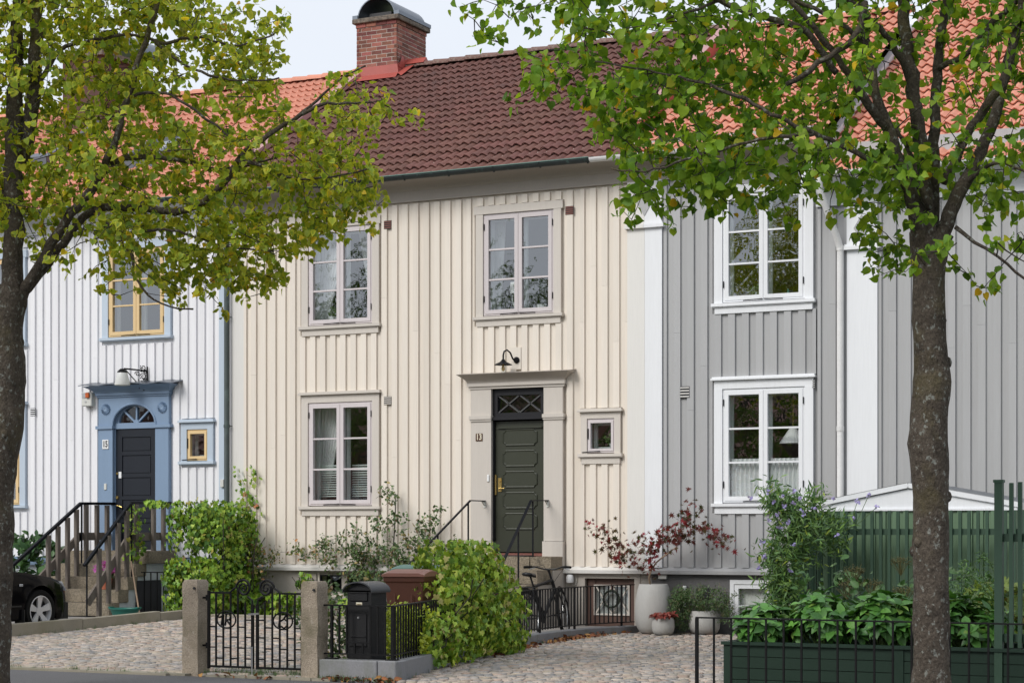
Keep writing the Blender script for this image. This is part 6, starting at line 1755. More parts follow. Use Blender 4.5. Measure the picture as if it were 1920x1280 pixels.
def put_leaves(parent, kind, P, D, Nn, size, col, rimcol, rimamt, mat_, nobj=300, stuff='foliage', r_=None, curl=.25):
    """leaves at P, pointing along D, facing Nn; the nobj that show largest are leaves of their own, the rest one mass"""
    r_ = r_ or rng
    V, F, rim = SH[kind]
    D = unit(D); X = unit(np.cross(D, Nn)); Z = np.cross(X, D)
    n = len(P)
    d, vis = seen(P)
    score = np.where(vis, size/d, 0)
    order = np.argsort(-score)
    top = order[:nobj] if nobj else order[:0]
    top = top[score[top] > 0]
    rest = np.setdiff1d(np.arange(n), top)
    o0 = np.array(ORG[parent.name]) if parent is not None else np.zeros(3)
    # variants for single leaves
    if len(top):
        K = 12; meshes = []
        pick = top[r_.integers(len(top), size=K)]
        for i in pick:
            W = V.copy(); W[:,2] += curl*(r_.random()-.5)*W[:,0]*1.2 - curl*r_.random()*.8*W[:,1]**2
            c = col[i][None]*(1-rim[:,None]*rimamt[i])+rimcol[i][None]*rim[:,None]*rimamt[i]
            meshes.append((arrays_mesh('leaf', W, F, mat_, c, True), col[i]))
        mc = np.array([m_[1] for m_ in meshes])
        for i in top:
            near = np.argsort(((mc-col[i])**2).sum(1))[:3]
            o = bpy.data.objects.new('leaf', meshes[int(near[r_.integers(3)])][0]); link(o, parent)
            s = float(size[i])
            m4 = Matrix(((X[i,0]*s,D[i,0]*s,Z[i,0]*s,P[i,0]-o0[0]),(X[i,1]*s,D[i,1]*s,Z[i,1]*s,P[i,1]-o0[1]),(X[i,2]*s,D[i,2]*s,Z[i,2]*s,P[i,2]-o0[2]),(0,0,0,1)))
            o.matrix_local = m4
    if len(rest):
        i = rest; m = len(i)
        W = np.repeat(V[None], m, 0)
        W[:,:,2] += curl*(r_.random((m,1))-.5)*W[:,:,0]*1.2 - curl*r_.random((m,1))*.8*W[:,:,1]**2
        s = size[i][:,None,None]
        Q = P[i][:,None,:] + s*(W[:,:,0:1]*X[i][:,None,:]+W[:,:,1:2]*D[i][:,None,:]+W[:,:,2:3]*Z[i][:,None,:]) - o0
        a = (rim[None,:,None]*rimamt[i][:,None,None])
        C = col[i][:,None,:]*(1-a)+rimcol[i][:,None,:]*a
        FF = (F[None]+(np.arange(m)*len(V))[:,None,None]).reshape(-1,3)
        me = arrays_mesh(stuff, Q.reshape(-1,3), FF, mat_, C.reshape(-1,3), True)
        o = bpy.data.objects.new(stuff, me); link(o, parent)
        ORG[o.name] = Vector(o0); o['kind'] = 'stuff'

def in_poly(p, poly):
    x, y = p; c = False; n = len(poly)
    for i in range(n):
        x1, y1 = poly[i]; x2, y2 = poly[(i+1)%n]
        if (y1 > y) != (y2 > y) and x < (x2-x1)*(y-y1)/(y2-y1)+x1: c = not c
    return c

class Twigs:
    """joins points to a growing skeleton with thin bent shoots"""
    def __init__(self, nodes): self.nodes = [np.array(p, float) for p in nodes]; self.paths = []
    def grow(self, targets, sag=.06, rad=.008, seed=1, step=.14):
        r_ = np.random.default_rng(seed)
        A = np.array(self.nodes)
        dist = np.array([np.min(np.linalg.norm(A-t, axis=1)) for t in targets])
        ends = []
        buf = A
        for k in np.argsort(dist):
            t = targets[k]
            dd = np.linalg.norm(buf-t, axis=1); j = int(np.argmin(dd)); p = buf[j]; L_ = dd[j]
            n = max(2, int(L_/step)+1)
            mid = (p+t)/2 + np.array([r_.normal()*.12*L_, r_.normal()*.12*L_, r_.normal()*.10*L_ + sag*L_])
            q = np.linspace(0,1,n+1)[:,None]
            path = (1-q)**2*p+2*q*(1-q)*mid+q**2*t
            path[1:-1] += r_.normal(size=(n-1,3))*.012
            self.paths.append((path, rad*min(1.6,.35+L_*.9)))
            buf = np.concatenate([buf, path[1:]])
            ends.append((k, path))
        self.nodes = list(buf)
        return ends
    def mesh(self, name, m, parent, n=4):
        o0 = np.array(ORG[parent.name]); VV = []; FF = []; nb = 0
        for path, r0 in self.paths:
            N = len(path); T = unit(np.gradient(path, axis=0))
            a = np.where(np.abs(T[:,2:3]) < .9, np.array([[0,0,1.]]), np.array([[1.,0,0]]))
            U = unit(np.cross(T, a)); W = np.cross(T, U)
            rr = np.linspace(r0, max(.0022, r0*.3), N)[:,None,None]
            ang = np.arange(n)*2*np.pi/n
            ring = path[:,None,:]+rr*(np.cos(ang)[None,:,None]*U[:,None,:]+np.sin(ang)[None,:,None]*W[:,None,:])
            VV.append(ring.reshape(-1,3)-o0)
            i = np.arange(N-1)[:,None]*n; k = np.arange(n)[None]; k2 = (k+1)%n
            FF.append(np.stack([i+k, i+k2, i+n+k2, i+n+k], -1).reshape(-1,4)+nb); nb += N*n
        me = arrays_mesh(name, np.concatenate(VV), np.concatenate(FF), m, None, True)
        o = bpy.data.objects.new(name, me); link(o, parent); ORG[o.name] = Vector(o0); o['kind'] = 'stuff'

def lime_tree(base, limbs, crown, label, lsize, palette, seed, dens, rim, smax):
    r_ = np.random.default_rng(seed); random.seed(seed)
    base = np.array(base)
    t = thing('lime_tree', label, 'tree', (base[0],base[1],0), 'street trees along the pavement')
    W = lambda s, z, d: np.array((base[0],base[1],0))+RGT*s+FWD*d+UP*z
    nodes = []
    for k, pts in limbs.items():
        # smooth resample
        P = np.array([np.append(W(s,z,d), r0) for s,z,d,r0 in pts]); N = len(P)
        out = []
        for i in range(N-1):
            p0, p1, p2, p3 = P[max(i-1,0)], P[i], P[i+1], P[min(i+2,N-1)]
            m = max(2, int(np.linalg.norm(p2[:3]-p1[:3])/.07))
            for q in np.arange(m)/m:
                out.append(.5*((2*p1)+(-p0+p2)*q+(2*p0-5*p1+4*p2-p3)*q*q+(-p0+3*p1-3*p2+p3)*q**3))
        out.append(P[-1]); out = np.array(out)
        if k == 'trunk': rad = [max(.01,x)*(1+.035*math.sin(i*.9)+.03*(r_.random()-.5)) for i, x in enumerate(out[:,3])]
        else:
            out[1:-1,:3] += r_.normal(size=(len(out)-2,3))*.006
            rad = [max(.005,x*.86)*(1+.06*(r_.random()-.5)) for x in out[:,3]]
        b = MB(); b.tube([tuple(p[:3]) for p in out], rad, 14 if k == 'trunk' else 9, jit=.03)
        if k == 'trunk':
            for q in range(9):     # knobs and old pruning scars
                i = int(r_.integers(len(out)//4, len(out)-3)); a = r_.random()*6.28
                p = out[i,:3]+(RGT*math.cos(a)+FWD*math.sin(a))*out[i,3]*.92
                b.lathe(p, [(.005,-.05),(.03,-.03),(.038,.0),(.03,.03),(.005,.05)], 8)
        b.build('trunk' if k == 'trunk' else 'branch', MT['bark'], t, smooth='all', fix=True)
        if k != 'trunk': nodes += list(out[::2,:3])
    # leaf sprays through the crown
    T = []
    for poly, w in crown:
        xs = [p[0] for p in poly]; ys = [p[1] for p in poly]
        area = abs(sum(poly[i][0]*poly[(i+1)%len(poly)][1]-poly[(i+1)%len(poly)][0]*poly[i][1] for i in range(len(poly))))/2
        n = int(area*w*dens); c = 0
        while c < n:
            s = min(xs)+(max(xs)-min(xs))*r_.random(); z = min(ys)+(max(ys)-min(ys))*r_.random()
            if not in_poly((s,z), poly): continue
            dep = np.clip(r_.normal()*.75+.30, -1.3, 1.9)*max(.3, 1-.55*abs(s)/smax)-.12
            T.append(W(s,z,dep)); c += 1
    T = np.array(T)
    tw = Twigs(nodes); ends = tw.grow(T, .05, .0085, seed)
    tw.mesh('twigs', MT['twig_bark'], t)
    P = []; D = []; Nn = []
    axis = np.array((base[0],base[1],0))
    for k, path in ends:
        L_ = len(path); m = 5+int(r_.integers(5))
        tip = path[-1]; tdir = path[-1]-path[-2]; tdir /= max(1e-6,np.linalg.norm(tdir))
        for q in range(m):
            u = 1-.30*r_.random()*min(1.,1.6/L_*3)
            p = path[int(round(u*(L_-1)))] + r_.normal(size=3)*.038
            out = tdir*.7+r_.normal(size=3)*.75; out[2] -= .50
            P.append(p); D.append(out)
            nn = np.array([0,0,1.0])+r_.normal(size=3)*.75-FWD*.25
            Nn.append(nn)
    P = np.array(P); D = np.array(D); Nn = np.array(Nn); n = len(P)
    size = lsize*(.65+.6*r_.random(n))
    pc = np.array([p[:3] for p in palette]); pw = np.array([float(p[3]) for p in palette]); pw = pw/pw.sum()
    ci = r_.choice(len(pc), size=n, p=pw)
    col = pc[ci]*(.8+.4*r_.random((n,1)))
    rimc = np.repeat(np.array(rim[:3])[None], n, 0)*(.8+.4*r_.random((n,1)))
    ra = np.clip(rim[3]*(r_.random(n)*1.4), 0, 1)
    put_leaves(t, 'lime', P, D, Nn, size, col, rimc, ra, MT['leaf'], 300, 'foliage', r_, .35)
    return t

lime_tree((9.55,-12.33), R_LIMBS, R_CROWN, 'lime tree with thick lichen speckled trunk in front of grey house', .066,
    [(.21,.36,.03,5),(.15,.30,.027,4),(.31,.45,.04,4),(.09,.19,.025,2),(.75,.47,.03,.28),(.46,.46,.04,.4)], 11, 165, (.20,.30,.04,.15), 4.2)
lime_tree((.59,-12.34), L_LIMBS, L_CROWN, 'lime tree with yellowing leaves at left edge before white house', .061,
    [(.21,.325,.035,5),(.15,.25,.032,4),(.30,.39,.04,3.5),(.16,.19,.03,.6),(.70,.50,.04,.45),(.50,.25,.04,.10),(.44,.48,.045,1.5)], 23, 222, (.66,.62,.06,.62), 4.6)

# ------------------------------------------------------------------ ivy
def ivy_mass(name, label, group, boxes, n, size, seed, palette, nobj=300, extra=None, stems=True):
    """boxes: (cx,cy,cz, rx,ry,rz) lobes; leaves sit on their outer shells"""
    r_ = np.random.default_rng(seed)
    c0 = boxes[0]
    t = thing(name, label, 'plant', (c0[0],c0[1],0), group)
    P = []; Nn = []
    vol = np.array([b[3]*b[4]+b[4]*b[5]+b[3]*b[5] for b in boxes]); vol = vol/vol.sum()
    while len(P) < n:
        b = boxes[r_.choice(len(boxes), p=vol)]
        d = unit(r_.normal(size=3)); q = (1-.38*r_.random()**1.6)
        e = np.sign(d)*np.abs(d)**.52     # boxy lobe
        p = np.array(b[:3])+e*np.array(b[3:6])*q*(1+.05*math.sin(9*d[0]+5*d[2])+.025*r_.normal())
        if p[2] < .03: continue
        P.append(p); Nn.append(unit(d/np.array(b[3:6]))+r_.normal(size=3)*.33)
    if extra is not None:
        for p in extra: P.append(np.array(p)); Nn.append(np.array([.2,-1,.3])+r_.normal(size=3)*.4)
    P = np.array(P); Nn = unit(np.array(Nn)); n = len(P)
    D = np.array([0,0,-1.])+r_.normal(size=(n,3))*.55
    Nn[:,2] += .35
    pc = np.array([p[:3] for p in palette]); pw = np.array([float(p[3]) for p in palette]); pw /= pw.sum()
    ci = r_.choice(len(pc), size=n, p=pw)
    hgt = P[:,2]/max(.1, P[:,2].max())
    col = pc[ci]*(.75+.5*r_.random((n,1)))
    rimc = col*1.25
    put_leaves(t, 'ivy', P, D, Nn, size*(.6+.7*r_.random(n)), col, rimc, np.full(n,.3), MT['ivy_leaf'], nobj, 'foliage', r_)
    if stems:
        b = MB()
        for q in range(26):
            bb = boxes[r_.integers(len(boxes))]
            x = bb[0]+(r_.random()-.5)*bb[3]; y = bb[1]+(r_.random()-.5)*bb[4]*1.4
            pts = [(x,y,.05)]
            for k in range(5): pts.append((pts[-1][0]+r_.normal()*.08, pts[-1][1]+r_.normal()*.08, pts[-1][2]+(bb[2]+bb[5])*.17))
            b.tube(pts, .008, 4)
        b.build('stems', MT['twig_bark'], t, kind='stuff')
    return t
IVY = [(.24,.39,.035,4),(.16,.30,.03,4),(.07,.16,.025,3),(.32,.42,.05,2.5),(.38,.34,.07,.5),(.42,.13,.03,.03),(.20,.12,.05,.08)]
IVY_Y = [(.33,.46,.045,4),(.23,.38,.04,4),(.12,.23,.03,2.5),(.48,.54,.08,2),(.50,.45,.15,1.0),(.55,.22,.03,.03)]
ivy_mass('ivy_bush', 'bright green ivy bush growing over the railing beside the brown bin', 'ivy growing over railings',
    [(2.80,-7.5,.56,.34,.50,.52),(2.60,-6.85,.74,.38,.66,.66),(2.46,-6.1,.58,.40,.50,.54),(3.02,-8.3,.34,.24,.36,.30),(2.46,-5.65,.38,.36,.40,.36)], 7200, .066, 31, IVY_Y)
spill = [(-4.95+.12*random.gauss(0,1), -.10-.05*random.random(), 1.6+1.0*random.random()**1.5) for _ in range(110)]
spill += [(-6.55+.10*random.gauss(0,1), -1.0+.1*random.gauss(0,1), 1.0+.95*random.random()) for _ in range(110)]
spill += [(-6.2+.4*random.random(), -1.1-.2*random.random(), 1.93+.07*random.random()) for _ in range(70)]
ivy_mass('ivy_hedge', 'tall dense ivy hedge between the white house steps and cream house', 'ivy growing over railings',
    [(-5.25,-.95,1.15,.44,.55,.86),(-4.98,-.85,1.10,.42,.55,.86),(-5.15,-1.1,.6,.55,.5,.5),(-4.75,-.65,.95,.3,.36,.65)], 7600, .072, 37, IVY, extra=spill)
ivy_mass('ivy_plant', 'low ivy climbing the beige basement wall behind the gate', 'ivy growing over railings',
    [(-4.3,-.45,.32,.45,.20,.22),(-3.75,-.22,.55,.16,.08,.30),(-4.6,-.6,.30,.3,.25,.2),(-3.1,-.5,.28,.6,.25,.18),(-2.55,-.2,.5,.08,.05,.35)], 900, .085, 41, IVY, 120)

# ------------------------------------------------------------------ generic shrub of twigs with small leaves
def twig_plant(name, label, cat, base, targets, lsize, kind, palette, seed, per=6, spread=.05, rad=.006, mat_='ivy_leaf', nobj=120, group=None, droop=-.2, sag=.05, trunk=None, nout=(0,-.6,.6), step=.12, barkm='twig_bark', vertical=None, rimcol=None):
    r_ = np.random.default_rng(seed)
    t = thing(name, label, cat, tuple(base), group)
    nodes = [np.array(base, float)] if trunk is None else [np.array(p, float) for p in trunk]
    if trunk is not None:
        b = MB(); b.tube([tuple(p) for p in trunk], list(np.linspace(rad*2.6, rad*1.5, len(trunk))), 7, jit=.1); b.build('stem', MT[barkm], t, smooth='all')
    tw = Twigs(nodes); ends = tw.grow(np.array(targets), sag, rad, seed, step)
    tw.mesh('twigs', MT[barkm], t)
    P = []; D = []
    for k, path in ends:
        L_ = len(path); td = unit(path[-1]-path[-2])
        for q in range(per):
            u = 1-.75*r_.random()**1.3
            P.append(path[int(u*(L_-1))]+r_.normal(size=3)*spread)
            d = td*.5+r_.normal(size=3)*.6; d[2] += droop; D.append(d)
    P = np.array(P); D = np.array(D); n = len(P)
    Nn = np.array(nout)+r_.normal(size=(n,3))*.5
    pc = np.array([p[:3] for p in palette]); pw = np.array([float(p[3]) for p in palette]); pw /= pw.sum()
    col = pc[r_.choice(len(pc), size=n, p=pw)]*(.75+.5*r_.random((n,1)))
    put_leaves(t, kind, P, D, Nn, lsize*(.6+.7*r_.random(n)), col, col*1.2 if rimcol is None else np.repeat(np.array(rimcol)[None],n,0), np.full(n,.3), MT[mat_], nobj, 'foliage', r_)
    return t
rr = np.random.default_rng(5)
ROSE = [(.075,.13,.04,4),(.05,.09,.03,3),(.13,.17,.06,2),(.16,.10,.05,.6),(.26,.20,.07,.6)]
def cloud(n, x0, x1, y0, y1, zf, r_=rr):
    out = []
    while len(out) < n:
        x = x0+(x1-x0)*r_.random(); y = y0+(y1-y0)*r_.random(); z = r_.random()*3
        if zf(x)[0] <= z <= zf(x)[1]: out.append((x,y,z))
    return out
def rose_h(x):      # outline of the rose along the wall
    pk = [(-3.9,.9,1.05),(-3.55,.95,1.5),(-3.2,.85,1.55),(-2.9,.75,1.7),(-2.65,.75,1.6),(-2.45,.75,1.75),(-2.28,.7,2.32),(-2.05,.7,2.30),(-1.9,.7,1.9),(-1.6,.7,1.65),(-1.35,.75,1.9),(-1.15,.8,1.95),(-.98,.9,1.5)]
    for (a,l,h),(c,l2,h2) in zip(pk, pk[1:]):
        if a <= x <= c: q = (x-a)/(c-a); return (l+(l2-l)*q, h+(h2-h)*q)
    return (9,9)
tg = cloud(150,-3.9,-.98,-.45,-.10,rose_h) + [(x,y,z) for x,y,z in cloud(140,-2.9,-1.0,-.55,-.12,lambda x:(.62,1.28))]
twig_plant('climbing_rose', 'sparse climbing rose against cream boards left of the green door', 'shrub', (-2.2,-.35,.12), tg, .052, 'oval', ROSE, 51, 13, .05, .005, nobj=60, trunk=[(-2.2,-.35,.1),(-2.2,-.3,.5),(-2.15,-.25,.9),(-2.12,-.2,1.3),(-2.1,-.18,1.7),(-2.1,-.17,2.1)])
tg = cloud(70,-5.05,-4.2,-.7,-.2,lambda x:(.8,1.5-.5*abs(x+4.7))) + cloud(12,-4.2,-3.6,-.3,-.15,lambda x:(1.1,1.35))
twig_plant('rose_bush', 'small shrub with brownish leaves between ivy hedge and cream wall', 'shrub', (-4.6,-.5,.12), tg, .052, 'oval', [(.12,.14,.04,3),(.22,.20,.06,2),(.33,.16,.06,1),(.08,.12,.03,3),(.5,.24,.1,.3)], 53, 9, .05, .006, nobj=60)
RHO = [(.035,.085,.028,4),(.055,.12,.035,3),(.08,.15,.05,1)]
tg = [tuple(p) for p in leafcloud(80,(-8.95,-.75,.95),.75,.45,.55,61,.5)]
twig_plant('rhododendron', 'dark green rhododendron bush beside wooden stair railing of white house', 'shrub', (-8.95,-.75,.15), tg, .15, 'oval', RHO, 57, 8, .04, .010, droop=.15, nobj=100)
tg = [tuple(p) for p in leafcloud(14,(2.70,-8.95,.32),.12,.2,.26,63,.3)]
twig_plant('yellow_shrub', 'yellow green conifer shrub behind railing beside black mailbox', 'shrub', (2.5,-8.8,.0), [(x,y,max(.1,z)) for x,y,z in tg]+[(3.02+.09*rr.normal(),-8.8+.22*rr.normal(),.22+.46*rr.random()) for _ in range(80)], .045, 'oval', [(.34,.40,.025,4),(.40,.46,.03,2),(.20,.27,.02,2)], 59, 26, .05, .006, droop=.5, nobj=0)
tg = [tuple(p) for p in leafcloud(110,(1.35,-7.2,.48),.60,.7,.46,67,.2)]
twig_plant('green_shrub', 'dark green shrub behind right gate pillar and mailbox', 'shrub', (.9,-6.9,.0), [(x,y,max(.1,z)) for x,y,z in tg], .06, 'oval', ROSE, 69, 12, .05, .006, nobj=60)
# heather in and around the medium pot
HEA = [(.055,.105,.03,4),(.08,.14,.045,2),(.12,.11,.05,1.2)]
tg = [tuple(p) for p in leafcloud(110,(3.12,-.42,.52),.48,.22,.22,71,.2)]+[tuple(p) for p in leafcloud(60,(2.86,-.55,.36),.16,.16,.30,72,.2)]+[(3.5+.12*rr.normal(),-.4+.08*rr.normal(),.42+.12*rr.normal()) for _ in range(30)]
twig_plant('heather_plant', 'feathery green heather hanging over the medium round pot', 'plant', (3.16,-.36,.36), tg, .045, 'lance', HEA, 73, 26, .035, .003, droop=-.1, nobj=0, trunk=[(3.16,-.36,.3),(3.16,-.37,.45)])
# red maple in the tall pot
MAP = [(.085,.06,.03,3),(.13,.035,.032,3),(.24,.03,.04,2.4),(.06,.06,.02,1.5),(.30,.02,.045,.8)]
mt = [(2.36,-.46,.70),(2.34,-.46,.84),(2.38,-.46,.95),(2.46,-.47,1.05),(2.6,-.5,1.15),(2.8,-.52,1.28)]
tg = []
for c, r0, n in (((1.55,-.62,1.58),(.10,.08,.06),5),((1.75,-.6,1.48),(.12,.08,.07),6),((1.70,-.62,1.24),(.06,.05,.03),3),((1.95,-.55,1.30),(.16,.12,.08),9),((2.05,-.55,1.12),(.22,.14,.09),12),((2.30,-.5,1.22),(.16,.12,.08),9),((2.40,-.5,1.42),(.18,.14,.09),10),((2.62,-.5,1.45),(.15,.12,.10),7),((2.85,-.5,1.42),(.20,.14,.10),12),((2.92,-.5,1.62),(.11,.10,.10),9),((2.95,-.52,1.78),(.07,.06,.05),4),((3.05,-.5,1.92),(.05,.05,.03),2),((3.18,-.5,1.52),(.12,.10,.06),7),((3.42,-.5,1.42),(.13,.08,.04),6),((3.58,-.5,1.35),(.06,.05,.03),3),((2.25,-.5,1.02),(.14,.1,.05),6)):
    tg += [tuple(np.array(c)+rr.normal(size=3)*np.array(r0)*.6) for _ in range(n)]
twig_plant('red_maple', 'small japanese maple with dark red leaves in tall concrete pot', 'tree', (2.36,-.46,.72), tg, .078, 'maple', MAP, 77, 5, .08, .006, mat_='leaf', droop=-.35, nobj=200, trunk=mt, barkm='handle_wood', step=.1)
t = thing('red_plant', 'dark red leafy plant in the smallest concrete pot', 'plant', (2.70,-.80,.26))
P = leafcloud(60,(2.70,-.80,.285),.19,.17,.045,79); n = len(P)
put_leaves(t,'ivy',P,np.stack([P[:,0]-2.7,P[:,1]+.8,.0*P[:,2]],1)+rng.normal(size=(n,3))*.04,np.array([0,-.3,1.])+rng.normal(size=(n,3))*.35,np.full(n,.085),np.array([(.22,.035,.03)])*(.6+.8*rng.random((n,1))),np.repeat(np.array([(.35,.10,.06)]),n,0),np.full(n,.4),MT['ivy_leaf'],60,'foliage')
t = thing('flower_pot', 'terracotta pot with pink flowers standing on granite steps of white house', 'plant pot', (-6.87,-1.36,.565))
b = MB(); b.lathe((-6.87,-1.36,.565),[(.02,0),(.08,0),(.105,.15),(.112,.155),(.112,.18),(.09,.18)],18); b.build('pot', MT['terracotta'], t, smooth=True)
P = leafcloud(110,(-6.87,-1.36,.92),.21,.16,.13,81,.3); n = len(P)
put_leaves(t,'ivy',P,rng.normal(size=(n,3)),np.array([0,-1.,.6])+rng.normal(size=(n,3))*.5,np.full(n,.055),np.array([(.42,.07,.36)])*(.7+.6*rng.random((n,1))),np.repeat(np.array([(.6,.2,.5)]),n,0),np.full(n,.5),MT['petal'],60,'flowers')
P = leafcloud(80,(-6.87,-1.36,.80),.15,.13,.09,82,.2); n = len(P)
put_leaves(t,'oval',P,rng.normal(size=(n,3)),np.array([0,-1.,.6])+rng.normal(size=(n,3))*.5,np.full(n,.06),np.array([(.06,.12,.03)])*(.7+.6*rng.random((n,1))),np.repeat(np.array([(.1,.2,.05)]),n,0),np.full(n,.3),MT['ivy_leaf'],0,'foliage')
# potted flowers on step by green door, seen behind the ivy
t = thing('flower_pot', 'white pot with red flowers behind ivy at foot of the door rail', 'plant pot', (1.25,-3.4,.0))
b = MB(); b.lathe((1.25,-3.4,.30),[(.07,.0),(.10,.22),(.105,.24),(.09,.24)],16); b.box(1.13,1.37,-3.52,-3.28,0,.30); b.build('pot', MT['pot_white'], t, smooth=True)
P = leafcloud(36,(1.32,-3.45,.66),.14,.10,.08,83,.3); n = len(P)
put_leaves(t,'ivy',P,rng.normal(size=(n,3)),np.array([0,-1.,.6])+rng.normal(size=(n,3))*.5,np.full(n,.05),np.array([(.55,.035,.015)])*(.7+.6*rng.random((n,1))),np.repeat(np.array([(.7,.1,.03)]),n,0),np.full(n,.3),MT['petal'],20,'flowers')

# ------------------------------------------------------------------ hydrangeas and the bed by the shed
HYD = [(.07,.19,.032,4),(.045,.13,.028,3),(.11,.26,.045,2),(.15,.25,.05,.4)]
def hydrangea(cx, cy, cz, rx, ry, rz, n, label, seed, size=.125, pal=HYD, nobj=130):
    r_ = np.random.default_rng(seed)
    t = thing('hydrangea', label, 'plant', (cx,cy,.42), 'hydrangeas in the planter')
    b = MB(); P = []; D = []; Nn = []
    heads = []
    while len(heads) < n:
        d = unit(r_.normal(size=3)); 
        if d[2] < -.15: continue
        q = .55+.45*r_.random()**.5
        heads.append(np.array((cx,cy,cz))+d*np.array((rx,ry,rz))*q)
    for h in heads:
        root = np.array((cx+(h[0]-cx)*.4, cy+(h[1]-cy)*.4, .40))
        mid = (root+h)/2+np.array((0,0,.05)); b.tube([root,mid,h], .006, 4)
        a0 = r_.random()*6.28; ax = unit(h-np.array((cx,cy,cz-.5*rz))+np.array((0,0,.25)))
        s1 = unit(np.cross(ax, np.array((.3,.2,1.)))); s2 = np.cross(ax, s1)
        for lay, (m, sl, tilt) in enumerate(((4,.62,.75),(4,1.0,.25),(4,1.05,-.15))):
            for k in range(m):
                a = a0+lay*.78+k*2*math.pi/m; o = s1*math.cos(a)+s2*math.sin(a)+r_.normal(size=3)*.18
                P.append(h-ax*.035*lay); D.append(o+ax*tilt+r_.normal(size=3)*.12-np.array((0,0,.25))); Nn.append(ax*1.0-o*tilt*.6+r_.normal(size=3)*.15)
    b.build('stems', MT['stem_green'], t, kind='stuff')
    P = np.array(P); D = np.array(D); Nn = np.array(Nn); n = len(P)
    pc = np.array([p[:3] for p in pal]); pw = np.array([float(p[3]) for p in pal]); pw /= pw.sum()
    col = pc[r_.choice(len(pc), size=n, p=pw)]*(.75+.5*r_.random((n,1)))
    sz = size*(.65+.5*r_.random(n)); 
    put_leaves(t, 'oval', P, D, Nn, sz, col, col*1.15, np.full(n,.3), MT['ivy_leaf'], nobj, 'foliage', r_, .4)
hydrangea(7.15,-9.12,.56,.32,.36,.26,38,'hydrangea with broad leaves at left end of green planter box',101)
hydrangea(7.72,-9.05,.62,.36,.40,.30,42,'hydrangea with upright shoots in middle of planter left of trunk',103)
hydrangea(8.28,-9.08,.62,.36,.38,.32,44,'leafy hydrangea just left of the thick tree trunk',105,.135)
hydrangea(9.08,-9.05,.60,.40,.38,.30,42,'dark leafy hydrangea right of the thick tree trunk',107,.13)
hydrangea(8.72,-8.9,.62,.30,.34,.32,24,'hydrangea mostly hidden behind the thick tree trunk',109,.15)
# shrub with faded flower heads behind
BK_ = [(.05,.115,.03,4),(.035,.085,.025,3),(.09,.16,.045,1.5)]
tg = [(x,y,z) for x,y,z in zip(7.0+1.9*rr.random(120), -7.6+1.2*rr.random(120), .45+.62*rr.random(120)**1.3)]
twig_plant('bed_shrub', 'dark leafy shrub with faded flower heads in front of slatted fence', 'shrub', (7.7,-7.0,.0), tg, .085, 'oval', BK_, 111, 12, .06, .006, nobj=100, nout=(0,-.7,.7))
t = thing('faded_flower_heads', 'flat faded brown green flower heads above the shrub by the fence', 'flower heads', (7.6,-7.2,.4))
for (x,y,z) in ((7.45,-7.3,1.06),(7.62,-7.25,.93),(7.92,-7.2,1.16),(7.98,-7.3,.86),(7.3,-7.0,.90)):
    b = MB()
    for q in range(150):
        a = random.random()*6.28; r_0 = .12*math.sqrt(random.random()); p = Vector((x+r_0*math.cos(a), y+r_0*math.sin(a), z+.05-2.2*r_0*r_0+.02*random.gauss(0,1)))
        s = .012; b.add([p+Vector((-s,0,0)),p+Vector((0,-s,.004)),p+Vector((s,0,0)),p+Vector((0,s,.006))],[(0,1,2,3)])
        if q % 6 == 0: b.tube([(x,y,z-.12), p], .0025, 3, cap=False)
    b.build('flower_head', MT['dry_flower'] if 'dry_flower' in MT else MT['handle_wood'], t, fix=False)
b = MB()
tg = [(x,y,z) for x,y,z in zip(8.75+.75*rr.random(60), -8.0+.8*rr.random(60), .45+.5*rr.random(60))]
twig_plant('autumn_shrub', 'yellow green lobed shrub between the trunk and green trellis', 'shrub', (9.1,-7.8,.0), tg, .085, 'ivy', [(.16,.22,.035,3),(.10,.17,.03,3),(.22,.20,.04,1)], 113, 12, .06, .006, nobj=80, nout=(0,-.6,.8))
# fern-like asparagus leaning over the right end
def fern(label, base, tips, seed, w=.13):
    r_ = np.random.default_rng(seed); t = thing('asparagus_fern', label, 'plant', base, 'feathery ferns by the trellis')
    b = MB(); P = []; D = []; Nn = []
    for tip in tips:
        p0 = np.array(base, float); p2 = np.array(tip, float); p1 = (p0+p2)/2+np.array((0,0,.45))
        q = np.linspace(0,1,22)[:,None]; path = (1-q)**2*p0+2*q*(1-q)*p1+q*q*p2
        b.tube([tuple(p) for p in path], list(np.linspace(.006,.002,22)), 4)
        for k in range(7,22):
            td = unit(path[k]-path[k-1]); sd = unit(np.cross(td, UP))
            for s in (-1,1):
                for e in range(5):
                    L_ = w*(1.05-k/24); st = path[k]+sd*s*L_*e/5+UP*.01*r_.normal()-UP*.02*e
                    P.append(st); D.append(sd*s*.8+td*(.5+.6*r_.normal())+UP*.4*r_.normal()); Nn.append(UP+r_.normal(size=3)*.4)
    b.build('stem', MT['stem_green'], t)
    n = len(P); col = np.array([(.12,.23,.06)])*(.7+.6*r_.random((n,1)))
    put_leaves(t,'lance',np.array(P),np.array(D),np.array(Nn),np.full(n,.05),col,col*1.2,np.full(n,.2),MT['ivy_leaf'],0,'foliage',r_)
fern('feathery pale green fern left of trellis post, bending over the planter', (9.30,-8.3,.3), [(8.75,-8.6,.98),(8.85,-8.5,1.22),(8.95,-8.9,.72),(9.1,-8.8,1.3),(9.05,-9.0,.62),(8.8,-8.4,1.1)], 121)
fern('feathery fern behind the slats of the trellis at right edge', (9.9,-8.5,.3), [(9.55,-8.9,1.30),(9.7,-9.2,.95),(10.1,-8.9,1.2),(9.5,-9.3,.85),(9.65,-8.8,1.45),(9.9,-9.1,1.0)], 123)
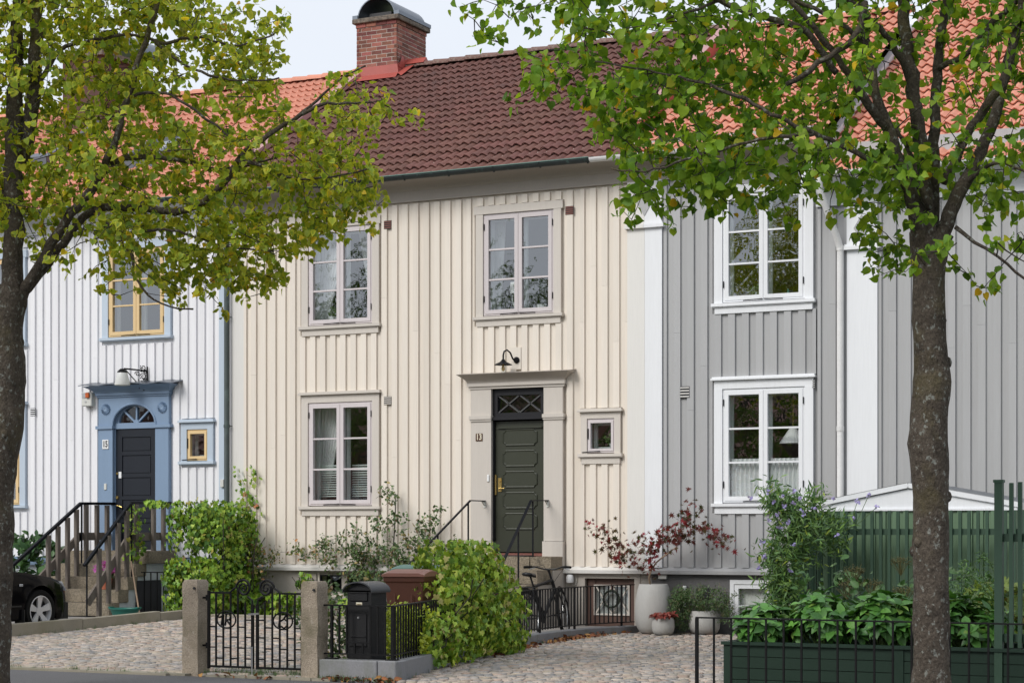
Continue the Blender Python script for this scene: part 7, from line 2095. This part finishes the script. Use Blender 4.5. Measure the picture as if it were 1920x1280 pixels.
# sweet peas climbing the end of the fence
def vine(seed):
    r_ = np.random.default_rng(seed)
    t = thing('sweet_pea', 'sweet pea vine with lilac flowers climbing the left end of slatted fence', 'plant', (5.6,-4.0,.0))
    ends = []
    tgt = []
    for c, r0, n in (((5.55,-4.1,1.62),(.22,.20,.28),80),((5.42,-4.1,1.2),(.16,.2,.3),50),((5.35,-4.1,.75),(.14,.2,.35),95),((5.25,-4.05,1.3),(.08,.15,.45),30),((5.9,-3.8,1.45),(.22,.15,.18),40),((5.3,-4.1,1.9),(.13,.12,.10),22),((5.75,-4.0,1.85),(.12,.12,.12),14)):
        tgt += [np.array(c)+np.array((.24,0,0))+r_.normal(size=3)*np.array(r0)*.8 for _ in range(n)]
    tgt = np.array([p for p in tgt if p[2] > .15])
    tw = Twigs([np.array((5.7+.06*k,-4.05,.05)) for k in range(4)]+[np.array((5.76,-4.1,z)) for z in np.linspace(.1,1.5,10)])
    ends = tw.grow(tgt, -.1, .004, seed, .1); tw.mesh('tendrils', MT['stem_green'], t)
    P = []; D = []
    for k, path in ends:
        for q in range(17):
            P.append(path[int(r_.random()*(len(path)-1))]+r_.normal(size=3)*.05); d = r_.normal(size=3); d[2] -= .1; D.append(d)
    n = len(P); pal = np.array([(.11,.21,.06),(.16,.28,.06),(.07,.15,.05),(.28,.36,.04)]); col = pal[r_.choice(4,size=n,p=[.4,.3,.27,.03])]*(.7+.6*r_.random((n,1)))
    put_leaves(t,'lance',np.array(P),np.array(D),np.array([0,-1.,.4])+r_.normal(size=(n,3))*.6,.085*(.6+.8*r_.random(n)),col,col*1.2,np.full(n,.2),MT['ivy_leaf'],60,'foliage',r_)
    fl = [(5.28,-4.3,1.98),(5.05,-4.3,1.90),(5.45,-4.3,1.92),(5.60,-4.3,1.98),(5.5,-4.35,1.80),(5.62,-4.35,1.83),(5.4,-4.35,1.70),(5.72,-4.3,1.72),(5.85,-4.3,1.78),(6.05,-4.2,1.88),(5.3,-4.35,1.62),(5.55,-4.35,1.6),(5.2,-4.3,1.35),(5.22,-4.3,1.18),(5.15,-4.3,1.05),(5.6,-4.35,1.33),(6.1,-4.2,1.45),(5.55,-4.3,1.02),(6.35,-3.45,1.86),(6.5,-3.45,1.95),(6.6,-3.45,1.80),(6.3,-3.45,1.65),(5.35,-4.3,1.86),(5.68,-4.3,1.90),(5.42,-4.3,1.55)]
    P = []; D = []
    fl = [(x+.22,y,z) if k < 18 or k > 21 else (x,y,z) for k, (x,y,z) in enumerate(fl)]
    for f_ in fl:
        for q in range(6): P.append(np.array(f_)+r_.normal(size=3)*.012); D.append(r_.normal(size=3)+np.array((0,-.3,.3)))
    n = len(P); col = np.array([(.42,.37,.72)])*(.8+.5*r_.random((n,1)))
    put_leaves(t,'ivy',np.array(P),np.array(D),np.array([0,-1.,.3])+r_.normal(size=(n,3))*.6,np.full(n,.034),col,col*1.2,np.full(n,.3),MT['petal'],100,'flowers',r_)
    b = MB()
    for f_ in fl[18:22]: b.tube([(6.2,-3.45,1.5),((f_[0]+6.2)/2,-3.46,1.62),f_],.004,4)
    b.build('stem', MT['stem_green'], t)
vine(131)

# ------------------------------------------------------------------ beds and fallen leaves
b = MB(); b.add([(-5.0,-.03,.10),(-5.0,-1.35,.13),(-4.2,-1.42,.15),(-3.0,-1.40,.16),(-2.2,-1.15,.16),(-1.2,-1.1,.16),(-1.2,-.03,.2)],[tuple(range(7))]); b.build('flower_bed', MT['soil'], None, kind='structure', fix=False)
t = thing('bed_edging', 'row of grey edging stones along the bed before the cream wall', 'edging', (-3.5,-1.4,.1))
pl = [(-5.0,-1.36),(-4.6,-1.41),(-4.2,-1.43),(-3.8,-1.44),(-3.4,-1.44),(-3.0,-1.42),(-2.6,-1.32),(-2.2,-1.18),(-1.8,-1.14),(-1.3,-1.12)]
for (xa,ya),(xb,yb) in zip(pl, pl[1:]):
    b = MB(); b.bar((xa+.01,ya,.14),(xb-.01,yb,.14),.10,.13); b.build('stone', MT['kerb_stone'], t, bevel=.01)
b = MB(); b.add([(x-.10,y,.085) for x,y in WALL[2:]]+[(-.0,-.05,.085),(-.0,-3.0,.085),(1.4,-5.5,.085)], [tuple(range(len(WALL)-2+3))]); b.build('gravel_strip', MT['gravel'], None, kind='structure', fix=False)
def litter(label, spots, seed, size=.06, pal=((.22,.075,.03),(.30,.11,.04),(.14,.05,.025),(.38,.20,.06))):
    r_ = np.random.default_rng(seed); P = np.array(spots); n = len(P)
    D = r_.normal(size=(n,3)); D[:,2] *= .25
    pal = np.array(pal); col = pal[r_.choice(len(pal),size=n)]*(.7+.6*r_.random((n,1)))
    t = bpy.data.objects.new('fallen_leaves', None); COL.objects.link(t); ORG[t.name] = Vector((0,0,0)); t['kind'] = 'stuff'; t['label'] = label; t['category'] = 'fallen leaves'
    put_leaves(t,'oval',P,D,np.array([0,0,1.])+r_.normal(size=(n,3))*.4,size*(.6+.8*r_.random(n)),col,col*.8,np.full(n,.3),MT['dry_leaf'],0,'leaves',r_,.9)
sp = []
for q in range(520):
    y = -6.3+5.9*random.random()**.85; w_ = .03+.14*random.random()**2
    if 3*math.sin(y*2.1)+random.random()*4 < .3: continue
    sp.append((wall_x(y)+.11+w_, y, .02+.05*random.random()*(1-w_*4)))
for q in range(60): sp.append((2.75+.9*random.random(), -10.03-.1*random.random()**2, .01+.03*random.random()))
for q in range(14): sp.append((1.3+1.2*random.random(), -10.1-.1*random.random(), .015))
litter('brown fallen leaves gathered along the foot of the low wall', sp, 141)
# grass tufts at edges
def tufts(label, spots, seed, h=.06):
    r_ = random.Random(seed); b = MB()
    for (x,y,z) in spots:
        for q in range(7):
            a = r_.random()*6.28; L_ = h*(.6+.8*r_.random()); dx, dy = .5*L_*math.cos(a), .5*L_*math.sin(a)
            px, py = x+.03*r_.gauss(0,1), y+.03*r_.gauss(0,1)
            b.add([(px-.004*math.sin(a),py+.004*math.cos(a),z),(px+.004*math.sin(a),py-.004*math.cos(a),z),(px+dx,py+dy,z+L_)],[(0,1,2)])
    o = b.build('grass', MT['stem_green'], None, kind='stuff', fix=False); o['label'] = label; o['category'] = 'grass'
sp = [(1.1+1.6*random.random(), -9.95+.9*random.random()**2, .0) for _ in range(170)]+[(-1.5+2.4*random.random()**2, -10.12, .0) for _ in range(30)]+[(wall_x(y)+.10,y,.0) for y in [-9.8+9*random.random() for _ in range(70)]]
sp += [(-5.6-.8*random.random(),-2.6-.8*random.random(),.08) for _ in range(90)]+[(kerb_x(y)+.08,y,gz(kerb_x(y),y)) for y in [-8*random.random()-1.2 for _ in range(60)]]
sp += [(2.75+.85*random.random(), -10.05, .0) for _ in range(40)]
tufts('short green grass and moss along kerbs, gate and wall foot', sp, 151, .05)

# ------------------------------------------------------------------ across the street: what the windows mirror
def plain_tree(x, y, h, w, seed, label):
    r_ = np.random.default_rng(seed); t = thing('street_tree', label, 'tree', (x,y,0), 'street trees on the far pavement')
    b = MB(); b.tube([(x,y,-.1),(x+.05,y,2.2),(x-.05,y+.1,4.5),(x,y,h*.8)],[.2,.16,.12,.04],8); 
    nodes = [np.array((x,y,z)) for z in np.linspace(2.6,h*.85,14)]
    b.build('trunk', MT['bark'], t, smooth='all')
    T = np.array([p for p in leafcloud(230,(x,y,h*.62),w,w,h*.36,seed,.15)])
    tw = Twigs(nodes); ends = tw.grow(T, .08, .03, seed, .5); tw.mesh('branches', MT['twig_bark'], t, 4)
    P = []
    for k, path in ends:
        for q in range(11): P.append(path[int((.4+.6*r_.random())*(len(path)-1))]+r_.normal(size=3)*.22)
    P = np.array(P); n = len(P); col = np.array([(.09,.16,.025)])*(.6+.7*r_.random((n,1)))
    put_leaves(t,'lime',P,r_.normal(size=(n,3)),r_.normal(size=(n,3))+UP,np.full(n,.17),col,col,np.zeros(n),MT['leaf'],0,'foliage',r_)
plain_tree(-15.5,-33,11.0,3.2,201,'tall leafy street tree on the far pavement, mirrored in windows')
plain_tree(-6.5,-31,9.5,2.9,203,'leafy street tree on the far pavement beside a taller one')
plain_tree(-24,-36,12.5,3.6,205,'largest street tree at the far left of the far pavement')
plain_tree(-32,-45,12.5,4.0,207,'broad street tree beyond the others on the far pavement')
t = thing('opposite_house', 'long red brown house across the street, mirrored in the windows', 'house', (-20,-48,0))
b = MB(); b.box(-45,8,-56,-47,-.1,5.6); b.build('wall', MT['bin_lid'], t)
b = MB(); b.loft([[(x,-46.4,5.5),(x,-51.5,8.6),(x,-56.6,5.5)] for x in (-45.5,8.5)]); b.build('roof', MT['tile_brown'], t)
for k in range(9):
    x = -42+5.6*k
    f = MB(); frame_ring(f, x, x+1.3, 1.6, 3.1, .12, -47.0, -46.95); w = f.build('window', MT['white_trim'], t)
    p = MB(); p.box(x+.12,x+1.18,-46.998,-46.985,1.72,2.98); p.build('pane', MT['glass_dim'], w)
